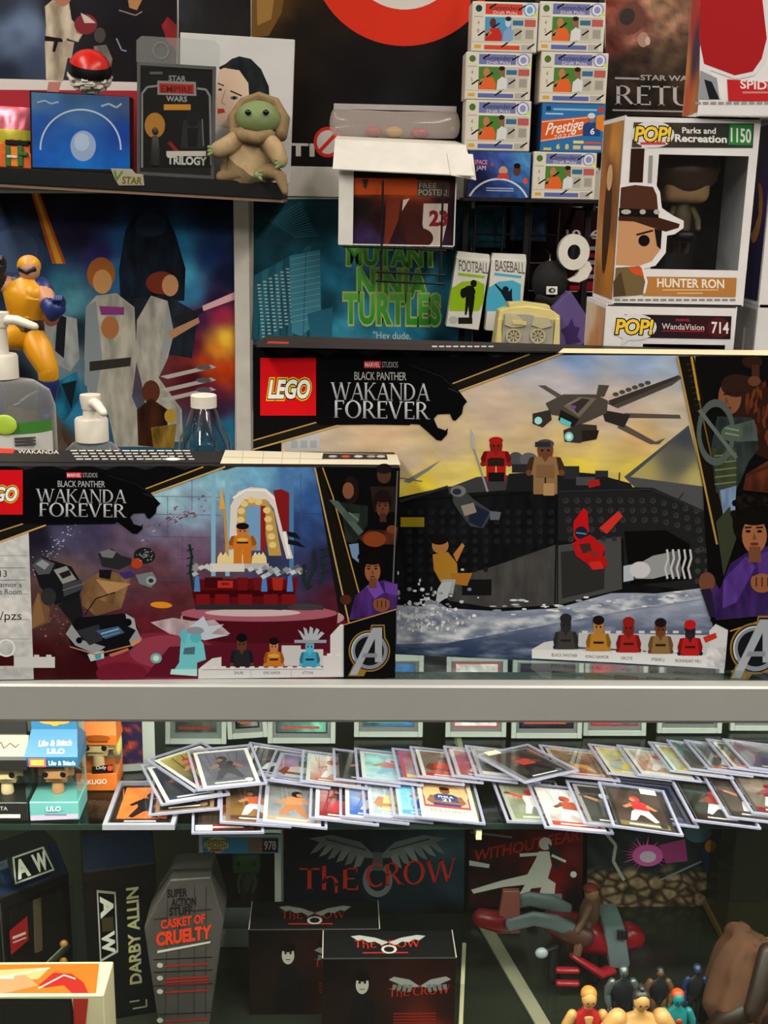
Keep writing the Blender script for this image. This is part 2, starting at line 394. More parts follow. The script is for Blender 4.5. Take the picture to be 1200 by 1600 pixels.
for x in (X0, X1 - .022):
    for y in (YF, YB - .022): box('corner_post', XY, x, x + .022, y, y + .022, .06, ZT - .04, M_ALU, case, .001)
box('front_glass', XY, X0 + .022, X1 - .022, YF + .002, YF + .007, ZD - .02, ZT - .04, M_GLASS, case, 0)
box('back_panel', XY, X0 + .022, X1 - .022, YB - .012, YB - .004, .06, ZT - .04, M_BACK, case, 0)
for x in (X0 + .004, X1 - .012): box('end_panel', XY, x, x + .008, YF + .022, YB - .022, .06, ZT - .04, M_BACK, case, 0)
box('deck', XY, X0 + .012, X1 - .012, YF + .01, YB - .012, ZD - .02, ZD, M_DECK, case, 0)
box('plinth', XY, X0 + .01, X1 - .01, YF + .03, YB - .01, 0, ZD - .02, mat('plinth', '#2a2a2a', .6), case, 0)
sh = box('card_shelf', XY, X0 + .014, X1 - .014, YS, YB - .014, ZS - .006, ZS, mat('shelf_glass', '#ffffff', .03, clear=.02, tint='#e2ebe6'), case, 0)
box('shelf_edge', XY, X0 + .014, X1 - .014, YS - .0015, YS, ZS - .0065, ZS, M_GEDGE, sh, 0)
q = onZ(737, 1250, ZS - .012)
for bx_ in (q.x, q.x - .72): box('shelf_bracket', XY, bx_ - .003, bx_ + .003, YS + .0, YB - .014, ZS - .02, ZS - .0065, M_CREAM, case, 0)
a, b = onZ(727, 1440, ZD), onZ(720, 1600, ZD)
box('deck_joint', PL(b, (a - b), Vector((0, 0, 1)).cross(a - b)), -.2, (a - b).length - .05, -.0025, .0025, 0, .0015, M_CREAM, case, 0)
M_LED = mat('light_strip_tube', '#fff6e0', .5, emis=('#fff0d2', 2.5))
r = root('light_strip', 'slim warm light strip fixed under the front rail inside the case', 'light strip', (.05, YF + .035, ZT - .02))
box('channel', XY, X0 + .03, X1 - .03, YF + .026, YF + .046, ZT - .022, ZT - .0095, mat('channel_grey', '#5c6460', .5), r, .001)
box('diffuser', XY, X0 + .03, X1 - .03, YF + .029, YF + .043, ZT - .025, ZT - .022, M_LED, r, 0)
# ------------------------------------------------------------------ the two big building-set boxes
M_CARTON = mat('carton_black', '#0e0e10', .45, spec=.2); M_EDGE = mat('carton_edge', '#d8cfa8', .6)
def studs(p, x0, x1, y, n, w, h, col):
    for i in range(n):
        x = x0 + (x1 - x0) * (i + .5) / n; p.rect(x - w / 2, y - h, x + w / 2, y, col)
def minifig(p, cx, by, h, body, head, hair, arms=None, half=False, hat=None):
    """small generic toy-brick person printed on a box; by = baseline, h = height"""
    w = h * .36; arms = arms or body
    if not half:
        p.poly([(cx - w * .62, by), (cx - w * .04, by), (cx - w * .04, by - h * .36), (cx - w * .62, by - h * .36)], body); p.poly([(cx + w * .04, by), (cx + w * .62, by), (cx + w * .62, by - h * .36), (cx + w * .04, by - h * .36)], body)
        t = by - h * .36
    else: t = by
    hh = h * (.34 if not half else .5)
    dk = tuple(k * .72 for k in hx(arms))
    for sg in (-1, 1): p.poly([(cx + sg * w * .92, t - hh * .22), (cx + sg * w * .98, t - hh * .5), (cx + sg * w * .78, t - hh * .96), (cx + sg * w * .5, t - hh), (cx + sg * w * .62, t - hh * .2)], dk); p.ell(cx + sg * w * .84, t - hh * .12, w * .17, w * .17, head, 8)
    p.poly([(cx - w * .72, t), (cx + w * .72, t), (cx + w * .56, t - hh), (cx - w * .56, t - hh)], body); p.poly([(cx - w * .2, t - hh), (cx + w * .2, t - hh), (cx, t - hh * .7)], head)
    ch = h * (.26 if not half else .4); ty = t - hh
    p.poly([(cx - w * .36, ty), (cx + w * .36, ty), (cx + w * .42, ty - ch * .5), (cx + w * .36, ty - ch), (cx - w * .36, ty - ch), (cx - w * .42, ty - ch * .5)], head)
    p.ell(cx, ty - ch * .92, w * .46, ch * .34, hair, 12)
    p.rect(cx - w * .22, ty - ch * .52, cx - w * .1, ty - ch * .38, '#1a1410'); p.rect(cx + w * .1, ty - ch * .52, cx + w * .22, ty - ch * .38, '#1a1410')
    p.rect(cx - w * .4, t - hh * .55, cx + w * .4, t - hh * .42, '#2a2018')
def ring_a(p, cx, cy, r, k=1.0):
    """round silver badge with a slanted A"""
    G, S, D = '#8a6a2c', '#7d8290', '#15151a'
    p.ell(cx, cy, r * 1.12, r * 1.12, G, 40); p.poly([(cx + r * .02, cy - r * 1.02), (cx + r * .1, cy - r * 1.42), (cx + r * .82, cy - r * 1.42), (cx + r * .9, cy - r * .3)], G)
    p.poly([(cx - r * .75, cy + r * .5), (cx - r * 1.15, cy + r * 1.36), (cx - r * .3, cy + r * 1.36), (cx + r * .1, cy + r * .6)], G)
    p.ell(cx, cy, r * 1.04, r * 1.04, D, 40); p.poly([(cx + r * .08, cy - r * .98), (cx + r * .15, cy - r * 1.34), (cx + r * .76, cy - r * 1.34), (cx + r * .8, cy - r * .3)], D)
    p.ring(cx, cy, r * .98, r * .98, r * .2, S, 0, 360, 40); p.ring(cx, cy, r * .98, r * .98, r * .07, '#b9bdc8', 150, 290, 20)
    p.poly([(cx - r * 1.05, cy + r * 1.28), (cx + r * .18, cy - r * 1.26), (cx + r * .68, cy - r * 1.26), (cx + r * .68, cy + r * .6), (cx + r * .3, cy + r * .6), (cx + r * .3, cy - r * .68), (cx - r * .66, cy + r * 1.28)], '#9ba0ab')
    p.poly([(cx - r * .3, cy + r * .12), (cx + r * .42, cy + r * .12), (cx + r * .42, cy + r * .34), (cx - r * .42, cy + r * .34)], S)
def header(p):
    K = '#08080a'
    p.poly([(470, 640), (520, 566), (640, 566), (690, 583), (712, 604), (730, 627), (724, 634), (722, 646), (712, 657), (707, 656), (703, 646), (684, 647), (678, 654), (684, 668), (696, 672), (700, 668), (699, 678), (690, 688), (682, 687), (668, 674), (655, 663), (640, 662), (500, 664)], K)
    p.line([(700, 606), (716, 613)], 2, '#26262c'); p.line([(640, 570), (690, 588), (712, 608)], 1.6, '#1c1c22')
    p.rect(407, 559, 494, 649, '#d4141c')
    for c, o in (('#f6cf1a', .13), ('#0c0c0c', .085), ('#f4f2ee', .04)): p.text('LEGO', 420, 621, 484, 621, 27, c, o, .22, 1.0)
    p.rect(569, 564, 595, 575, '#c8303a'); p.text('MARVEL', 570.5, 573, 593.5, 573, 7, '#f3dede', .01); p.text('STUDIOS', 597, 574, 622, 574, 9, '#a8a8a8')
    p.text('BLACK PANTHER', 554, 593, 635, 594, 12.5, '#b4b6ba', 0, 0, .95)
    p.text('WAKANDA', 516, 624, 673, 626, 27, ['#c9ccd2', '#8f939c'], serif=True); p.text('FOREVER', 521, 652, 673, 655, 27, ['#d6d8dc', '#8d929d'], serif=True)
def goldband(p, a, b, c, d):
    """two thin gold lines with dark band between: a-b upper, c-d lower"""
    p.poly([a, b, d, c], '#191816'); p.line([a, b], 2.0, '#b8934e'); p.line([c, d], 2.4, '#c9a45a')
def person(p, fx, fy, fw, fh, skin, hair, hshape=1.25):
    p.ell(fx, fy - fh * .3, fw * hshape * 1.05, fh * .98, hair, 20); p.ell(fx, fy + fh * .16, fw * .72, fh * .74, skin, 20); p.ell(fx, fy - fh * .62, fw * .95, fh * .36, hair, 18)
    d = tuple(k * .72 for k in hx(skin)); p.poly([(fx - fw * .3, fy + fh * .6), (fx + fw * .35, fy + fh * .6), (fx + fw * .4, fy + fh * 1.25), (fx - fw * .35, fy + fh * 1.25)], d)
    for sx in (-.36, .3): p.ell(fx + fw * sx, fy - fh * .02, fw * .16, fh * .06, '#1c100c', 8); p.line([(fx + fw * (sx - .2), fy - fh * .17), (fx + fw * (sx + .2), fy - fh * .19)], fh * .07, '#20120d')
    p.poly([(fx - fw * .02, fy), (fx + fw * .14, fy + fh * .32), (fx - fw * .12, fy + fh * .32)], d); p.ell(fx, fy + fh * .5, fw * .26, fh * .07, '#5c2c26', 10)
def fist(p, cx, cy, r, skin):
    d = tuple(k * .6 for k in hx(skin)); p.ell(cx, cy, r, r * .85, skin, 14)
    for i in range(4): p.ell(cx - r * .75 + i * r * .5, cy - r * .1, r * .25, r * .55, skin, 10)
    for i in range(3): p.line([(cx - r * .5 + i * r * .5, cy - r * .5), (cx - r * .5 + i * r * .5, cy + r * .3)], r * .1, '#2c1710' if isinstance(d, tuple) else d)

# ---- smaller box, in front
A0, A1 = onZ(0, 1061.5, ZT), onZ(617, 1057.5, ZT)
plS = vplane(A0 + Vector((0, 0, .0006)), math.atan2(A1.y - A0.y, A1.x - A0.x))
aR = (A1 - A0).length; aL = plS.hit(-38, 900)[0]; hS = plS.hit(300, 728)[1]; dS = .062
sb = root('building_set_box', 'smaller black building-set box with a red and white throne pictured, at the counter front', 'toy box', plS.pt((aL + aR) / 2, 0, -dS / 2), 'large building-set boxes')
box('carton', plS, aL, aR, 0, hS, -dS, 0, M_CARTON, sb, .0012)
p = Print(plS)
art = idw([(60, 840, '#1d1a2a'), (100, 835, '#4a4868'), (150, 835, '#3f3a58'), (190, 850, '#5d4c62'), (240, 830, '#6a6a88'), (260, 780, '#9cc6d6'), (340, 740, '#86bcd2'), (300, 800, '#86a6c0'), (400, 745, '#6fa8cc'), (460, 745, '#4a7ab2'), (490, 780, '#2f5590'), (470, 830, '#2c4378'), (510, 880, '#2a2444'), (530, 940, '#4a1c2a'), (300, 860, '#6b5470'), (230, 900, '#57333c'), (280, 940, '#54262c'), (240, 870, '#5e3f4c'), (100, 900, '#6a5650'), (60, 960, '#4a3230'), (60, 1030, '#3a1014'), (130, 1045, '#330c10'), (230, 1040, '#4a1420'), (230, 980, '#5c1e28'), (180, 1000, '#3a1418'), (520, 1000, '#5a1a2c'), (330, 900, '#5a3c50'), (440, 880, '#33385e')], 3, .16, .06)
TL = [(0, 846), (70, 819), (182, 818)]
p.field([(44, 728), (492, 730), (546, 1058), (44, 1061)], 110, 80, art)
for y in (775, 803, 838, 872, 905): p.line([(235, y), (345, y + 2)], .8, '#4a4560')
for y in (800, 850, 900): p.line([(440, y), (500, y + 3)], .8, '#2a3c66')
for x, y0, y1 in ((262, 775, 838), (300, 745, 803), (285, 838, 905), (470, 740, 850), (330, 872, 930), (120, 835, 890), (160, 820, 870)): p.line([(x, y0), (x, y1)], .8, '#4a4862')
for x in (330, 352, 452): p.rect(x, 735, x + 7, 900, '#7fb0cc' if x < 400 else '#4c78a8')
random.seed(3)
for i in range(60):
    t = random.random(); x = 60 + 55 * t + random.gauss(0, 7); y = 890 - 68 * t + random.gauss(0, 9); p.ell(x, y, random.uniform(.8, 2.2), random.uniform(.6, 1.5), random.choice(['#9a98ae', '#6f6c84', '#b8b6c6']), 6)
for i in range(40):
    t = random.random(); x = 225 + 105 * t + random.gauss(0, 5); y = 838 - 60 * t + random.gauss(0, 7); p.ell(x, y, random.uniform(1, 5), random.uniform(.8, 2), random.choice(['#7c6470', '#59485a', '#8a4a48', '#a99aa6']), 7, -.4)
for i in range(50):
    x = random.uniform(60, 135); y = random.uniform(940, 1010); p.ell(x, y, random.uniform(.8, 2.5), random.uniform(.8, 2), random.choice(['#7a4a48', '#5a2c2c', '#8d6a62']), 6)
# dais
p.ell(415, 1000, 150, 56, '#5e1624', 40); p.ell(410, 965, 128, 22, '#b58a94', 40); p.ell(415, 990, 120, 16, '#48101c', 30); p.poly([(285, 962), (528, 955), (526, 985), (290, 992)], '#4a0f1a'); p.ell(405, 958, 122, 13, '#a05a6c', 40); p.ell(395, 957, 75, 6, '#c9b2b8', 30)
p.ell(250, 1032, 100, 44, '#7a2438', 30); p.ell(262, 1018, 60, 26, '#8d3a4c', 26); p.ell(190, 1052, 40, 18, '#6a1a2c', 20); p.poly([(265, 1010), (540, 1000), (540, 1058), (225, 1058)], '#571426')
p.ell(480, 1040, 60, 26, '#701c34', 22)
# throne
p.poly([(300, 925), (305, 905), (440, 903), (463, 912), (460, 948), (440, 953), (305, 946)], '#5a0d12'); p.poly([(303, 922), (460, 920), (460, 930), (303, 934)], '#3a0608')
for x in (306, 336, 372, 412, 440): p.rect(x, 928, x + 22, 948, '#74141a')
p.rect(305, 944, 505, 952, '#2c2a30'); p.ell(478, 948, 28, 5, '#3c3c40')
p.rect(320, 902, 348, 918, '#3c0a0e'); p.rect(340, 907, 364, 918, '#b03028'); p.rect(346, 910, 358, 914, '#7a1a16')
for x in (370, 395, 425, 447): p.poly([(x, 902), (x + 18, 902), (x + 16, 922), (x + 2, 922)], '#6a1218' if x != 425 else '#a02a1c')
for x in (408, 448, 303): p.poly([(x + 2, 900), (x + 8, 900), (x + 10, 924), (x, 924)], '#4a7cc4')
p.poly([(358, 868), (360, 790), (372, 768), (392, 761), (415, 763), (430, 776), (440, 800), (452, 850), (458, 872), (448, 873), (436, 830), (428, 795), (418, 782), (380, 782), (371, 795), (370, 868)], '#d8d2cc')
p.line([(364, 778), (385, 765), (415, 766), (430, 780), (441, 820), (452, 868)], 3, '#efeae4'); p.line([(434, 800), (440, 798)], 1.5, '#4a4444'); p.line([(441, 830), (447, 827)], 1.5, '#4a4444')
p.poly([(427, 766), (440, 764), (452, 770), (451, 830), (442, 830), (432, 790)], '#7c1a1e')
p.poly([(371, 868), (372, 796), (382, 780), (416, 780), (428, 800), (440, 868), (420, 868), (410, 800), (384, 800), (383, 868)], '#b8964c'); p.rect(384, 790, 408, 860, '#6f9cc6'); p.rect(407, 790, 415, 860, '#8a2020')
for x, y in ((377, 798), (376, 812), (376, 826), (417, 797), (419, 811), (421, 824), (424, 838), (426, 851), (382, 787), (393, 781), (404, 784)): p.ell(x, y, 6, 5.2, '#e0c684', 10)
p.poly([(346, 762), (350, 795), (353, 800), (357, 866), (353, 866), (349, 800), (344, 794)], '#c08a34'); p.poly([(345, 758), (352, 795), (343, 795)], '#d9a548')
p.poly([(448, 830), (462, 832), (470, 842), (452, 838)], '#14141a'); p.poly([(450, 842), (466, 846), (478, 856), (462, 852), (450, 850)], '#14141a')
p.rect(328, 880, 382, 893, '#d6d2cc'); p.rect(382, 880, 420, 888, '#b4b6b8')
for x in (345, 352, 362, 376, 399, 405, 411): p.poly([(x - 6, 880), (x - 5, 870), (x, 862), (x + 5, 870), (x + 6, 880)], '#e3cf96')
minifig(p, 379, 880, 62, '#c87424', '#c07a40', '#141012'); p.ell(379, 843, 9, 3, '#d8b04c')
random.seed(5)
for cx in (310, 398, 418, 440, 455): 
    for i in range(7): x = cx + random.gauss(0, 8); y = 890 + random.gauss(0, 4); p.poly([(x, y), (x + 7, y - 4), (x + 12, y + 1), (x + 4, y + 5)], random.choice(['#8d9098', '#c3c8cc', '#5a5c64', '#a8b4bc']))
for pts in ([(296, 850), (300, 870), (297, 890), (302, 920)], [(476, 880), (474, 905), (482, 920)], [(490, 858), (492, 885), (480, 912), (488, 915)], [(512, 858), (503, 872), (506, 895), (500, 912)]): p.line(pts, 4, '#173026')
for y in (860, 872, 884, 896): p.line([(500, y), (514, y - 4)], 1.6, '#12261f'); p.line([(292, y), (303, y - 3)], 1.6, '#12261f')
# dark vehicle, tan shards
random.seed(9)
p.poly([(37, 980), (60, 925), (78, 950), (76, 972), (45, 985)], '#6e5038'); p.poly([(60, 925), (70, 970), (45, 985)], '#82623f')
p.blob([(128, 912), (160, 890), (205, 900), (190, 950), (150, 962), (128, 945)], '#8a6a48', '#5c442c'); p.poly([(150, 905), (205, 912), (170, 930)], '#a88358'); p.poly([(135, 930), (150, 962), (190, 948)], '#6d5034'); p.line([(133, 960), (150, 935), (180, 925)], 1.8, '#17120f')
p.poly([(50, 880), (66, 870), (112, 885), (130, 915), (122, 935), (85, 945), (62, 915)], '#16161a'); p.poly([(50, 882), (64, 871), (86, 880), (78, 896), (60, 898)], '#4d4f58'); p.poly([(56, 881), (66, 874), (78, 881), (70, 890)], '#8a9098'); p.poly([(84, 890), (104, 884), (120, 905), (98, 912)], '#8d8d8a'); p.poly([(92, 896), (108, 890), (112, 898), (98, 904)], '#1d1d22'); p.poly([(98, 912), (128, 905), (130, 920), (100, 932)], '#3c3e46'); p.line([(98, 922), (130, 912)], 1.5, '#6a6c74'); p.ell(76, 932, 12, 14, '#2c2c30')
p.poly([(90, 945), (125, 930), (132, 975), (112, 972)], '#1a1a1e'); p.poly([(104, 985), (120, 965), (195, 958), (212, 972), (222, 1000), (200, 1018), (140, 1030), (112, 1010)], '#101014'); p.poly([(103, 990), (112, 975), (130, 1000), (165, 1010), (150, 1022), (118, 1008)], '#8d939a'); p.poly([(196, 958), (210, 966), (214, 985), (200, 978)], '#9aa0a6'); p.poly([(214, 982), (222, 1000), (205, 1008), (202, 1000)], '#8d939a')
p.poly([(120, 985), (155, 975), (160, 1000), (140, 1008)], '#2c2e36'); p.poly([(150, 985), (185, 978), (195, 988), (165, 998)], '#3d5878'); p.line([(158, 990), (186, 982)], 2, '#8fb6d0'); p.line([(160, 995), (188, 987)], 1.4, '#6a90b0')
p.ell(124, 1000, 5, 5, '#0c0c0e'); p.ell(200, 972, 6, 6, '#0c0c0e'); p.poly([(137, 1022), (162, 1016), (163, 1028), (142, 1033)], '#b9c0c0'); p.poly([(148, 1023), (158, 1020), (158, 1028), (150, 1030)], '#2aa0b8'); p.poly([(170, 1022), (200, 1012), (202, 1016), (174, 1026)], '#b06a50'); p.line([(110, 1010), (150, 1022), (205, 1008), (222, 996)], 2, '#b07a5c'); p.poly([(204, 1004), (218, 996), (220, 1002), (207, 1010)], '#c08a68')
p.poly([(153, 865), (175, 857), (190, 868), (205, 872), (208, 880), (186, 890), (160, 885)], '#26262a'); p.poly([(156, 862), (170, 858), (182, 862), (176, 872), (160, 870)], '#6f7074'); p.ell(226, 868, 17, 13, '#1a1c20', 18); p.ell(214, 880, 9, 8, '#a83c20')
for i in range(40): a = random.uniform(0, 6.3); q = random.uniform(0, 1); p.ell(227 + 15 * q * math.cos(a), 867 + 11 * q * math.sin(a), 1.3, 1, random.choice(['#767c82', '#3a3c44', '#a3a8ac']), 5)
p.poly([(155, 890), (175, 890), (172, 905), (155, 902)], '#141418'); p.poly([(185, 895), (205, 892), (212, 900), (195, 905)], '#3a2c6a'); p.poly([(212, 898), (238, 893), (245, 905), (236, 918), (218, 912)], '#6d787c'); p.ell(236, 907, 8, 7, '#8f9a9c'); p.ell(236, 907, 4, 3.4, '#2a2e30')
p.ell(252, 945, 17, 5, '#d88a1c', 20, .05); p.ell(244, 1028, 9, 8, '#6fa9a4'); p.ell(244, 1028, 5, 4.5, '#c4dcd8')
# blue toy person with a pale head-dress
p.blob([(235, 972), (270, 965), (300, 970), (335, 968), (360, 990), (320, 1000), (265, 990)], '#c9b6bc', '#9a8890'); p.poly([(290, 985), (318, 962), (326, 978), (350, 975), (330, 990), (358, 992), (320, 1000)], '#b9c6d6')
p.poly([(284, 990), (300, 985), (318, 1005), (322, 1030), (308, 1035), (308, 1055), (268, 1052), (280, 1035), (282, 1010)], '#6cc0cc'); p.ell(306, 995, 9, 9, '#4fb0c4'); p.poly([(280, 992), (288, 982), (294, 990), (288, 1008)], '#5ab6c6'); p.poly([(288, 1012), (305, 1010), (304, 1022), (286, 1022)], '#4a6878'); p.poly([(268, 1045), (308, 1045), (308, 1056), (266, 1053)], '#a8dcdc'); p.ell(305, 985, 14, 6, '#8a8e98')
# white brick column left and strip bottom
p.field([(-38, 832), (45, 832), (53, 1061), (-38, 1062)], 24, 60, idw([(0, 850, '#cfd0d0'), (30, 900, '#b8babc'), (10, 960, '#dadad8'), (40, 1000, '#c2c4c6'), (10, 1040, '#b0b2b4')], 2, .12, .09))
for y in (868, 928, 968, 998, 1030): p.line([(-38, y), (46, y)], .9, '#8e9092')
p.rect(-38, 1024, 22, 1040, '#3a1014'); p.rect(22, 1026, 86, 1043, '#c9cacb'); studs(p, 48, 86, 1026, 2, 8, 3.4, '#c9cacb'); studs(p, -30, 22, 1044, 4, 8, 3.4, '#bfc0c2')
p.line([(-38, 887), (40, 887)], .8, '#3a3a3a'); p.text('13', 0, 901, 11, 901, 10, '#161616'); p.line([(-38, 906), (40, 906)], .8, '#3a3a3a')
p.text("Namor's", -10, 917, 34, 917, 8, '#161616'); p.text('Throne Room', -30, 928, 34, 928, 8, '#161616'); p.text('/pzs', 0, 968, 34, 968, 13, '#161616'); p.ring(10, 1012, 14, 14, 2.5, '#e8e8e6')
p.poly([(310, 1060), (310, 1045), (316, 1040), (332, 1028), (346, 1026), (346, 1043), (505, 1042), (505, 1024), (516, 1024), (516, 992), (532, 975), (537, 975), (537, 1057)], '#cfd0d2'); p.poly([(440, 1030), (440, 1008), (470, 1008), (470, 1014), (505, 1014), (505, 1040), (440, 1040)], '#c2c3c6')
studs(p, 312, 505, 1044, 13, 8, 3.5, '#d9dadb'); studs(p, 508, 536, 1024, 2, 8, 3.5, '#d9dadb'); p.line([(316, 1046), (505, 1045)], 1, '#8a8c90'); p.line([(392, 1046), (392, 1058)], .8, '#a0a2a6'); p.line([(455, 1046), (455, 1058)], .8, '#a0a2a6')
minifig(p, 378, 1041, 52, '#22242c', '#5c3826', '#0e0e10', half=True); minifig(p, 428, 1041, 46, '#c07224', '#b87a48', '#14100f', half=True); p.ell(428, 1024, 9, 3, '#caa43c'); minifig(p, 484, 1041, 46, '#3a9cc0', '#58aecb', '#8a8e98', half=True)
for a in (-40, -18, 5, 28, 50): x = 484 + 26 * math.sin(R_(a)); y = 1003 - 22 * math.cos(R_(a)); p.poly([(480 + a * .1, 1003), (488 + a * .1, 1003), (x + 3, y), (x - 2, y - 3)], '#a9b2c0')
p.rect(460, 999, 510, 1004, '#9298a4')
for t, x in (('SHURI', 366), ('KING NAMOR', 412), ('ATTUMA', 472)): p.text(t, x, 1053, x + (14 if len(t) < 6 else 26 if len(t) > 8 else 18), 1053, 4.5, '#222222')
# people panel and badge
p.poly([(498, 729), (625, 731), (619, 950), (546, 975)], '#0a0a0c')
p.line([(492, 730), (546, 976)], 2.4, '#b79a5c'); p.poly([(494, 730), (502, 730), (560, 928), (548, 972)], '#15130f'); p.line([(504, 730), (520, 775), (562, 930)], 2.0, '#b48c3a')
p.ell(600, 742, 11, 13, '#4a3024'); p.ell(600, 732, 12, 8, '#1a1414'); p.poly([(578, 760), (622, 760), (620, 800), (585, 800)], '#241c1a'); p.ell(548, 765, 13, 22, '#1c1210'); p.ell(544, 766, 9, 13, '#7a4c34'); p.blob([(518, 782), (575, 790), (574, 820), (555, 850), (540, 845), (535, 805)], '#232c28', '#121816'); p.poly([(514, 780), (528, 782), (568, 830), (560, 836)], '#4a5a54'); p.poly([(536, 800), (562, 802), (560, 816), (540, 812)], '#3f5048'); p.line([(545, 800), (560, 812)], 2, '#6a7c70'); p.poly([(545, 850), (560, 848), (562, 880), (550, 870)], '#6a86a8')
person(p, 598, 790, 14, 20, '#5c3826', '#1a1110', 1.0); p.blob([(560, 840), (575, 828), (608, 828), (622, 822), (618, 850), (570, 850)], '#5a2f1c', '#2c160e'); p.ell(612, 826, 8, 6, '#6a3c26'); p.ell(585, 842, 18, 12, '#7a3a1e'); p.line([(621, 735), (614, 910)], 2.2, '#5c5c60')
p.blob([(545, 968), (555, 930), (572, 915), (600, 905), (621, 912), (620, 950), (580, 965)], '#4c2c74', '#2c1848'); p.poly([(572, 915), (590, 905), (600, 925), (585, 935)], '#6a44a0'); p.poly([(600, 908), (621, 912), (621, 930), (602, 925)], '#5f3a92')
random.seed(4)
person(p, 582, 888, 17, 24, '#8a5638', '#0d0a0a', 1.25)
for i in range(26): a = random.uniform(3.3, 6.2); p.ell(581 + 20 * math.cos(a), 876 + 19 * math.sin(a), 4, 4, '#0b0909', 8)
fist(p, 596, 944, 13, '#7c4a30'); p.ell(540, 936, 9, 8, '#4a2618')
p.poly([(537, 976), (619, 951), (617, 1058), (537, 1059)], '#0c0c0e'); p.line([(538, 975), (619, 951)], 1.6, '#b48c3a'); ring_a(p, 577, 1016, 29)
# header with its own band
p.poly([(-38, 728), (352, 728), (232, 770), (180, 818), (70, 820), (0, 846), (-38, 860)], '#0b0b0d')
for i in range(6): x = 20 + i * 62; p.poly([(x, 728), (x + 42, 728), (x + 21, 734)], '#26262a')
goldband(p, (226, 764), (318, 729), (234, 772), (352, 729)); goldband(p, (-38, 842), (36, 818), (-38, 860), (72, 820))
p.map = lambda X, Y: (55 + (X - 515) * .911, 763 + (Y - 596.6) * .775); header(p); p.map = None
p.build('front_print', sb)
t = Print(PL(plS.pt(0, hS, 0), plS.u, -plS.n)); 
t.poly([(-30, 703), (350, 706), (345, 724), (-38, 722)], '#232325'); t.poly([(-30, 700), (24, 702), (20, 709), (-34, 708)], '#b8321c')
for i in range(4): 
    for k in range(14): x = 110 + k * 13.5 + (i * 3); t.rect(x, 704 + i * 4.4, x + random.uniform(8, 12), 705.6 + i * 4.4, '#c0beb8')
t.text('WAKANDA', 28, 709, 92, 710, 6, '#c8c6c0'); t.ell(270, 718, 12, 2.2, '#d8d6d0')
t.poly([(352, 704), (620, 711), (626, 727), (344, 725)], '#c9c3ad')  # light grey bricks in cream: their strong light is put into the colour
for x in (380, 412, 442, 470): t.line([(x, 706), (x - 2, 725)], 1, '#9a947e')
t.line([(350, 715), (505, 718)], 1, '#a59f88'); t.poly([(505, 709), (604, 711), (606, 719), (503, 718)], '#1c1a1a')
for x, c in ((520, '#a0a0a0'), (540, '#c0402c'), (560, '#b8b8b8'), (580, '#909090'), (595, '#b0b0b0')): t.ell(x, 714, 7, 2, c, 10)
t.build('top_print', sb)

# ---- larger box, behind
B0, B1 = onZ(622, 1018, ZT), onZ(1132, 1045, ZT)
yw = math.atan2(B1.y - B0.y, B1.x - B0.x)
plL = vplane(B0 + Vector((0, 0, .0006)), yw)
bL = plL.hit(395, 600)[0]; bR = bL + .54; hL = plL.hit(700, 546)[1]; dL = .066
lb = root('building_set_box', 'larger black building-set box with a dark hovering craft and ship pictured, behind the smaller one', 'toy box', plL.pt((bL + bR) / 2, 0, -dL / 2), 'large building-set boxes')
box('carton', plL, bL, bR, 0, hL, -dL, 0, M_CARTON, lb, .0012)
p = Print(plL)
sky = idw([(500, 680, '#c8b8a4'), (600, 660, '#d2b394'), (700, 700, '#c4ae92'), (760, 600, '#c9b8a8'), (800, 560, '#9aa8c0'), (900, 560, '#7d98c4'), (1000, 555, '#8aa2c8'), (1060, 570, '#98a8c0'), (880, 600, '#b9b4bc'), (780, 640, '#c9b4a0'), (960, 640, '#c4b0ac'), (1050, 640, '#c2b4a4'), (900, 700, '#d2b87c'), (1000, 690, '#d0ae78'), (700, 740, '#d8c46c'), (660, 760, '#e0c83c'), (900, 730, '#e2cc48'), (1000, 740, '#d8c44c'), (1060, 790, '#c8c060'), (830, 690, '#c8b08a'), (640, 720, '#c8b49a'), (1080, 700, '#b8ac8c'), (760, 760, '#d8c850')], 3, .1, .02, (1, 3))
p.field([(440, 552), (1095, 556), (1100, 820), (440, 790)], 100, 50, sky)
p.poly([(975, 745), (1076, 664), (1100, 760), (1100, 820), (990, 760)], '#4a4c50'); p.field([(1050, 690), (1076, 666), (1100, 760), (985, 745)], 16, 12, idw([(1070, 680, '#3e444c'), (1000, 740, '#a89c60'), (1090, 750, '#b0a468'), (1060, 720, '#5c5c54')], 3))
p.rect(447, 674, 500, 704, '#b9bcc0')
for x in (455, 470, 485): p.rect(x, 688, x + 10, 700, '#a4a8ac')
# sea
def sea(x, y):
    b = mixc(hx('#8d97ac'), hx('#2c3a58'), min(1, max(0, (y - 945) / 70))); n = noise.fractal(Vector((x * .02, y * .09, 1)), 1, 2, 5); k = max(0, n + .1) * .55
    dx = (x - 672) / 55; dy = (y - 965) / 45; k += max(0, 1.1 - dx * dx - dy * dy) * .8 * (1 + noise.noise(Vector((x * .12, y * .12, 4)))); return mixc(b, (.82, .84, .88), min(1, max(0, k)))
p.field([(618, 930), (1108, 925), (1120, 1046), (618, 1022)], 120, 44, sea)
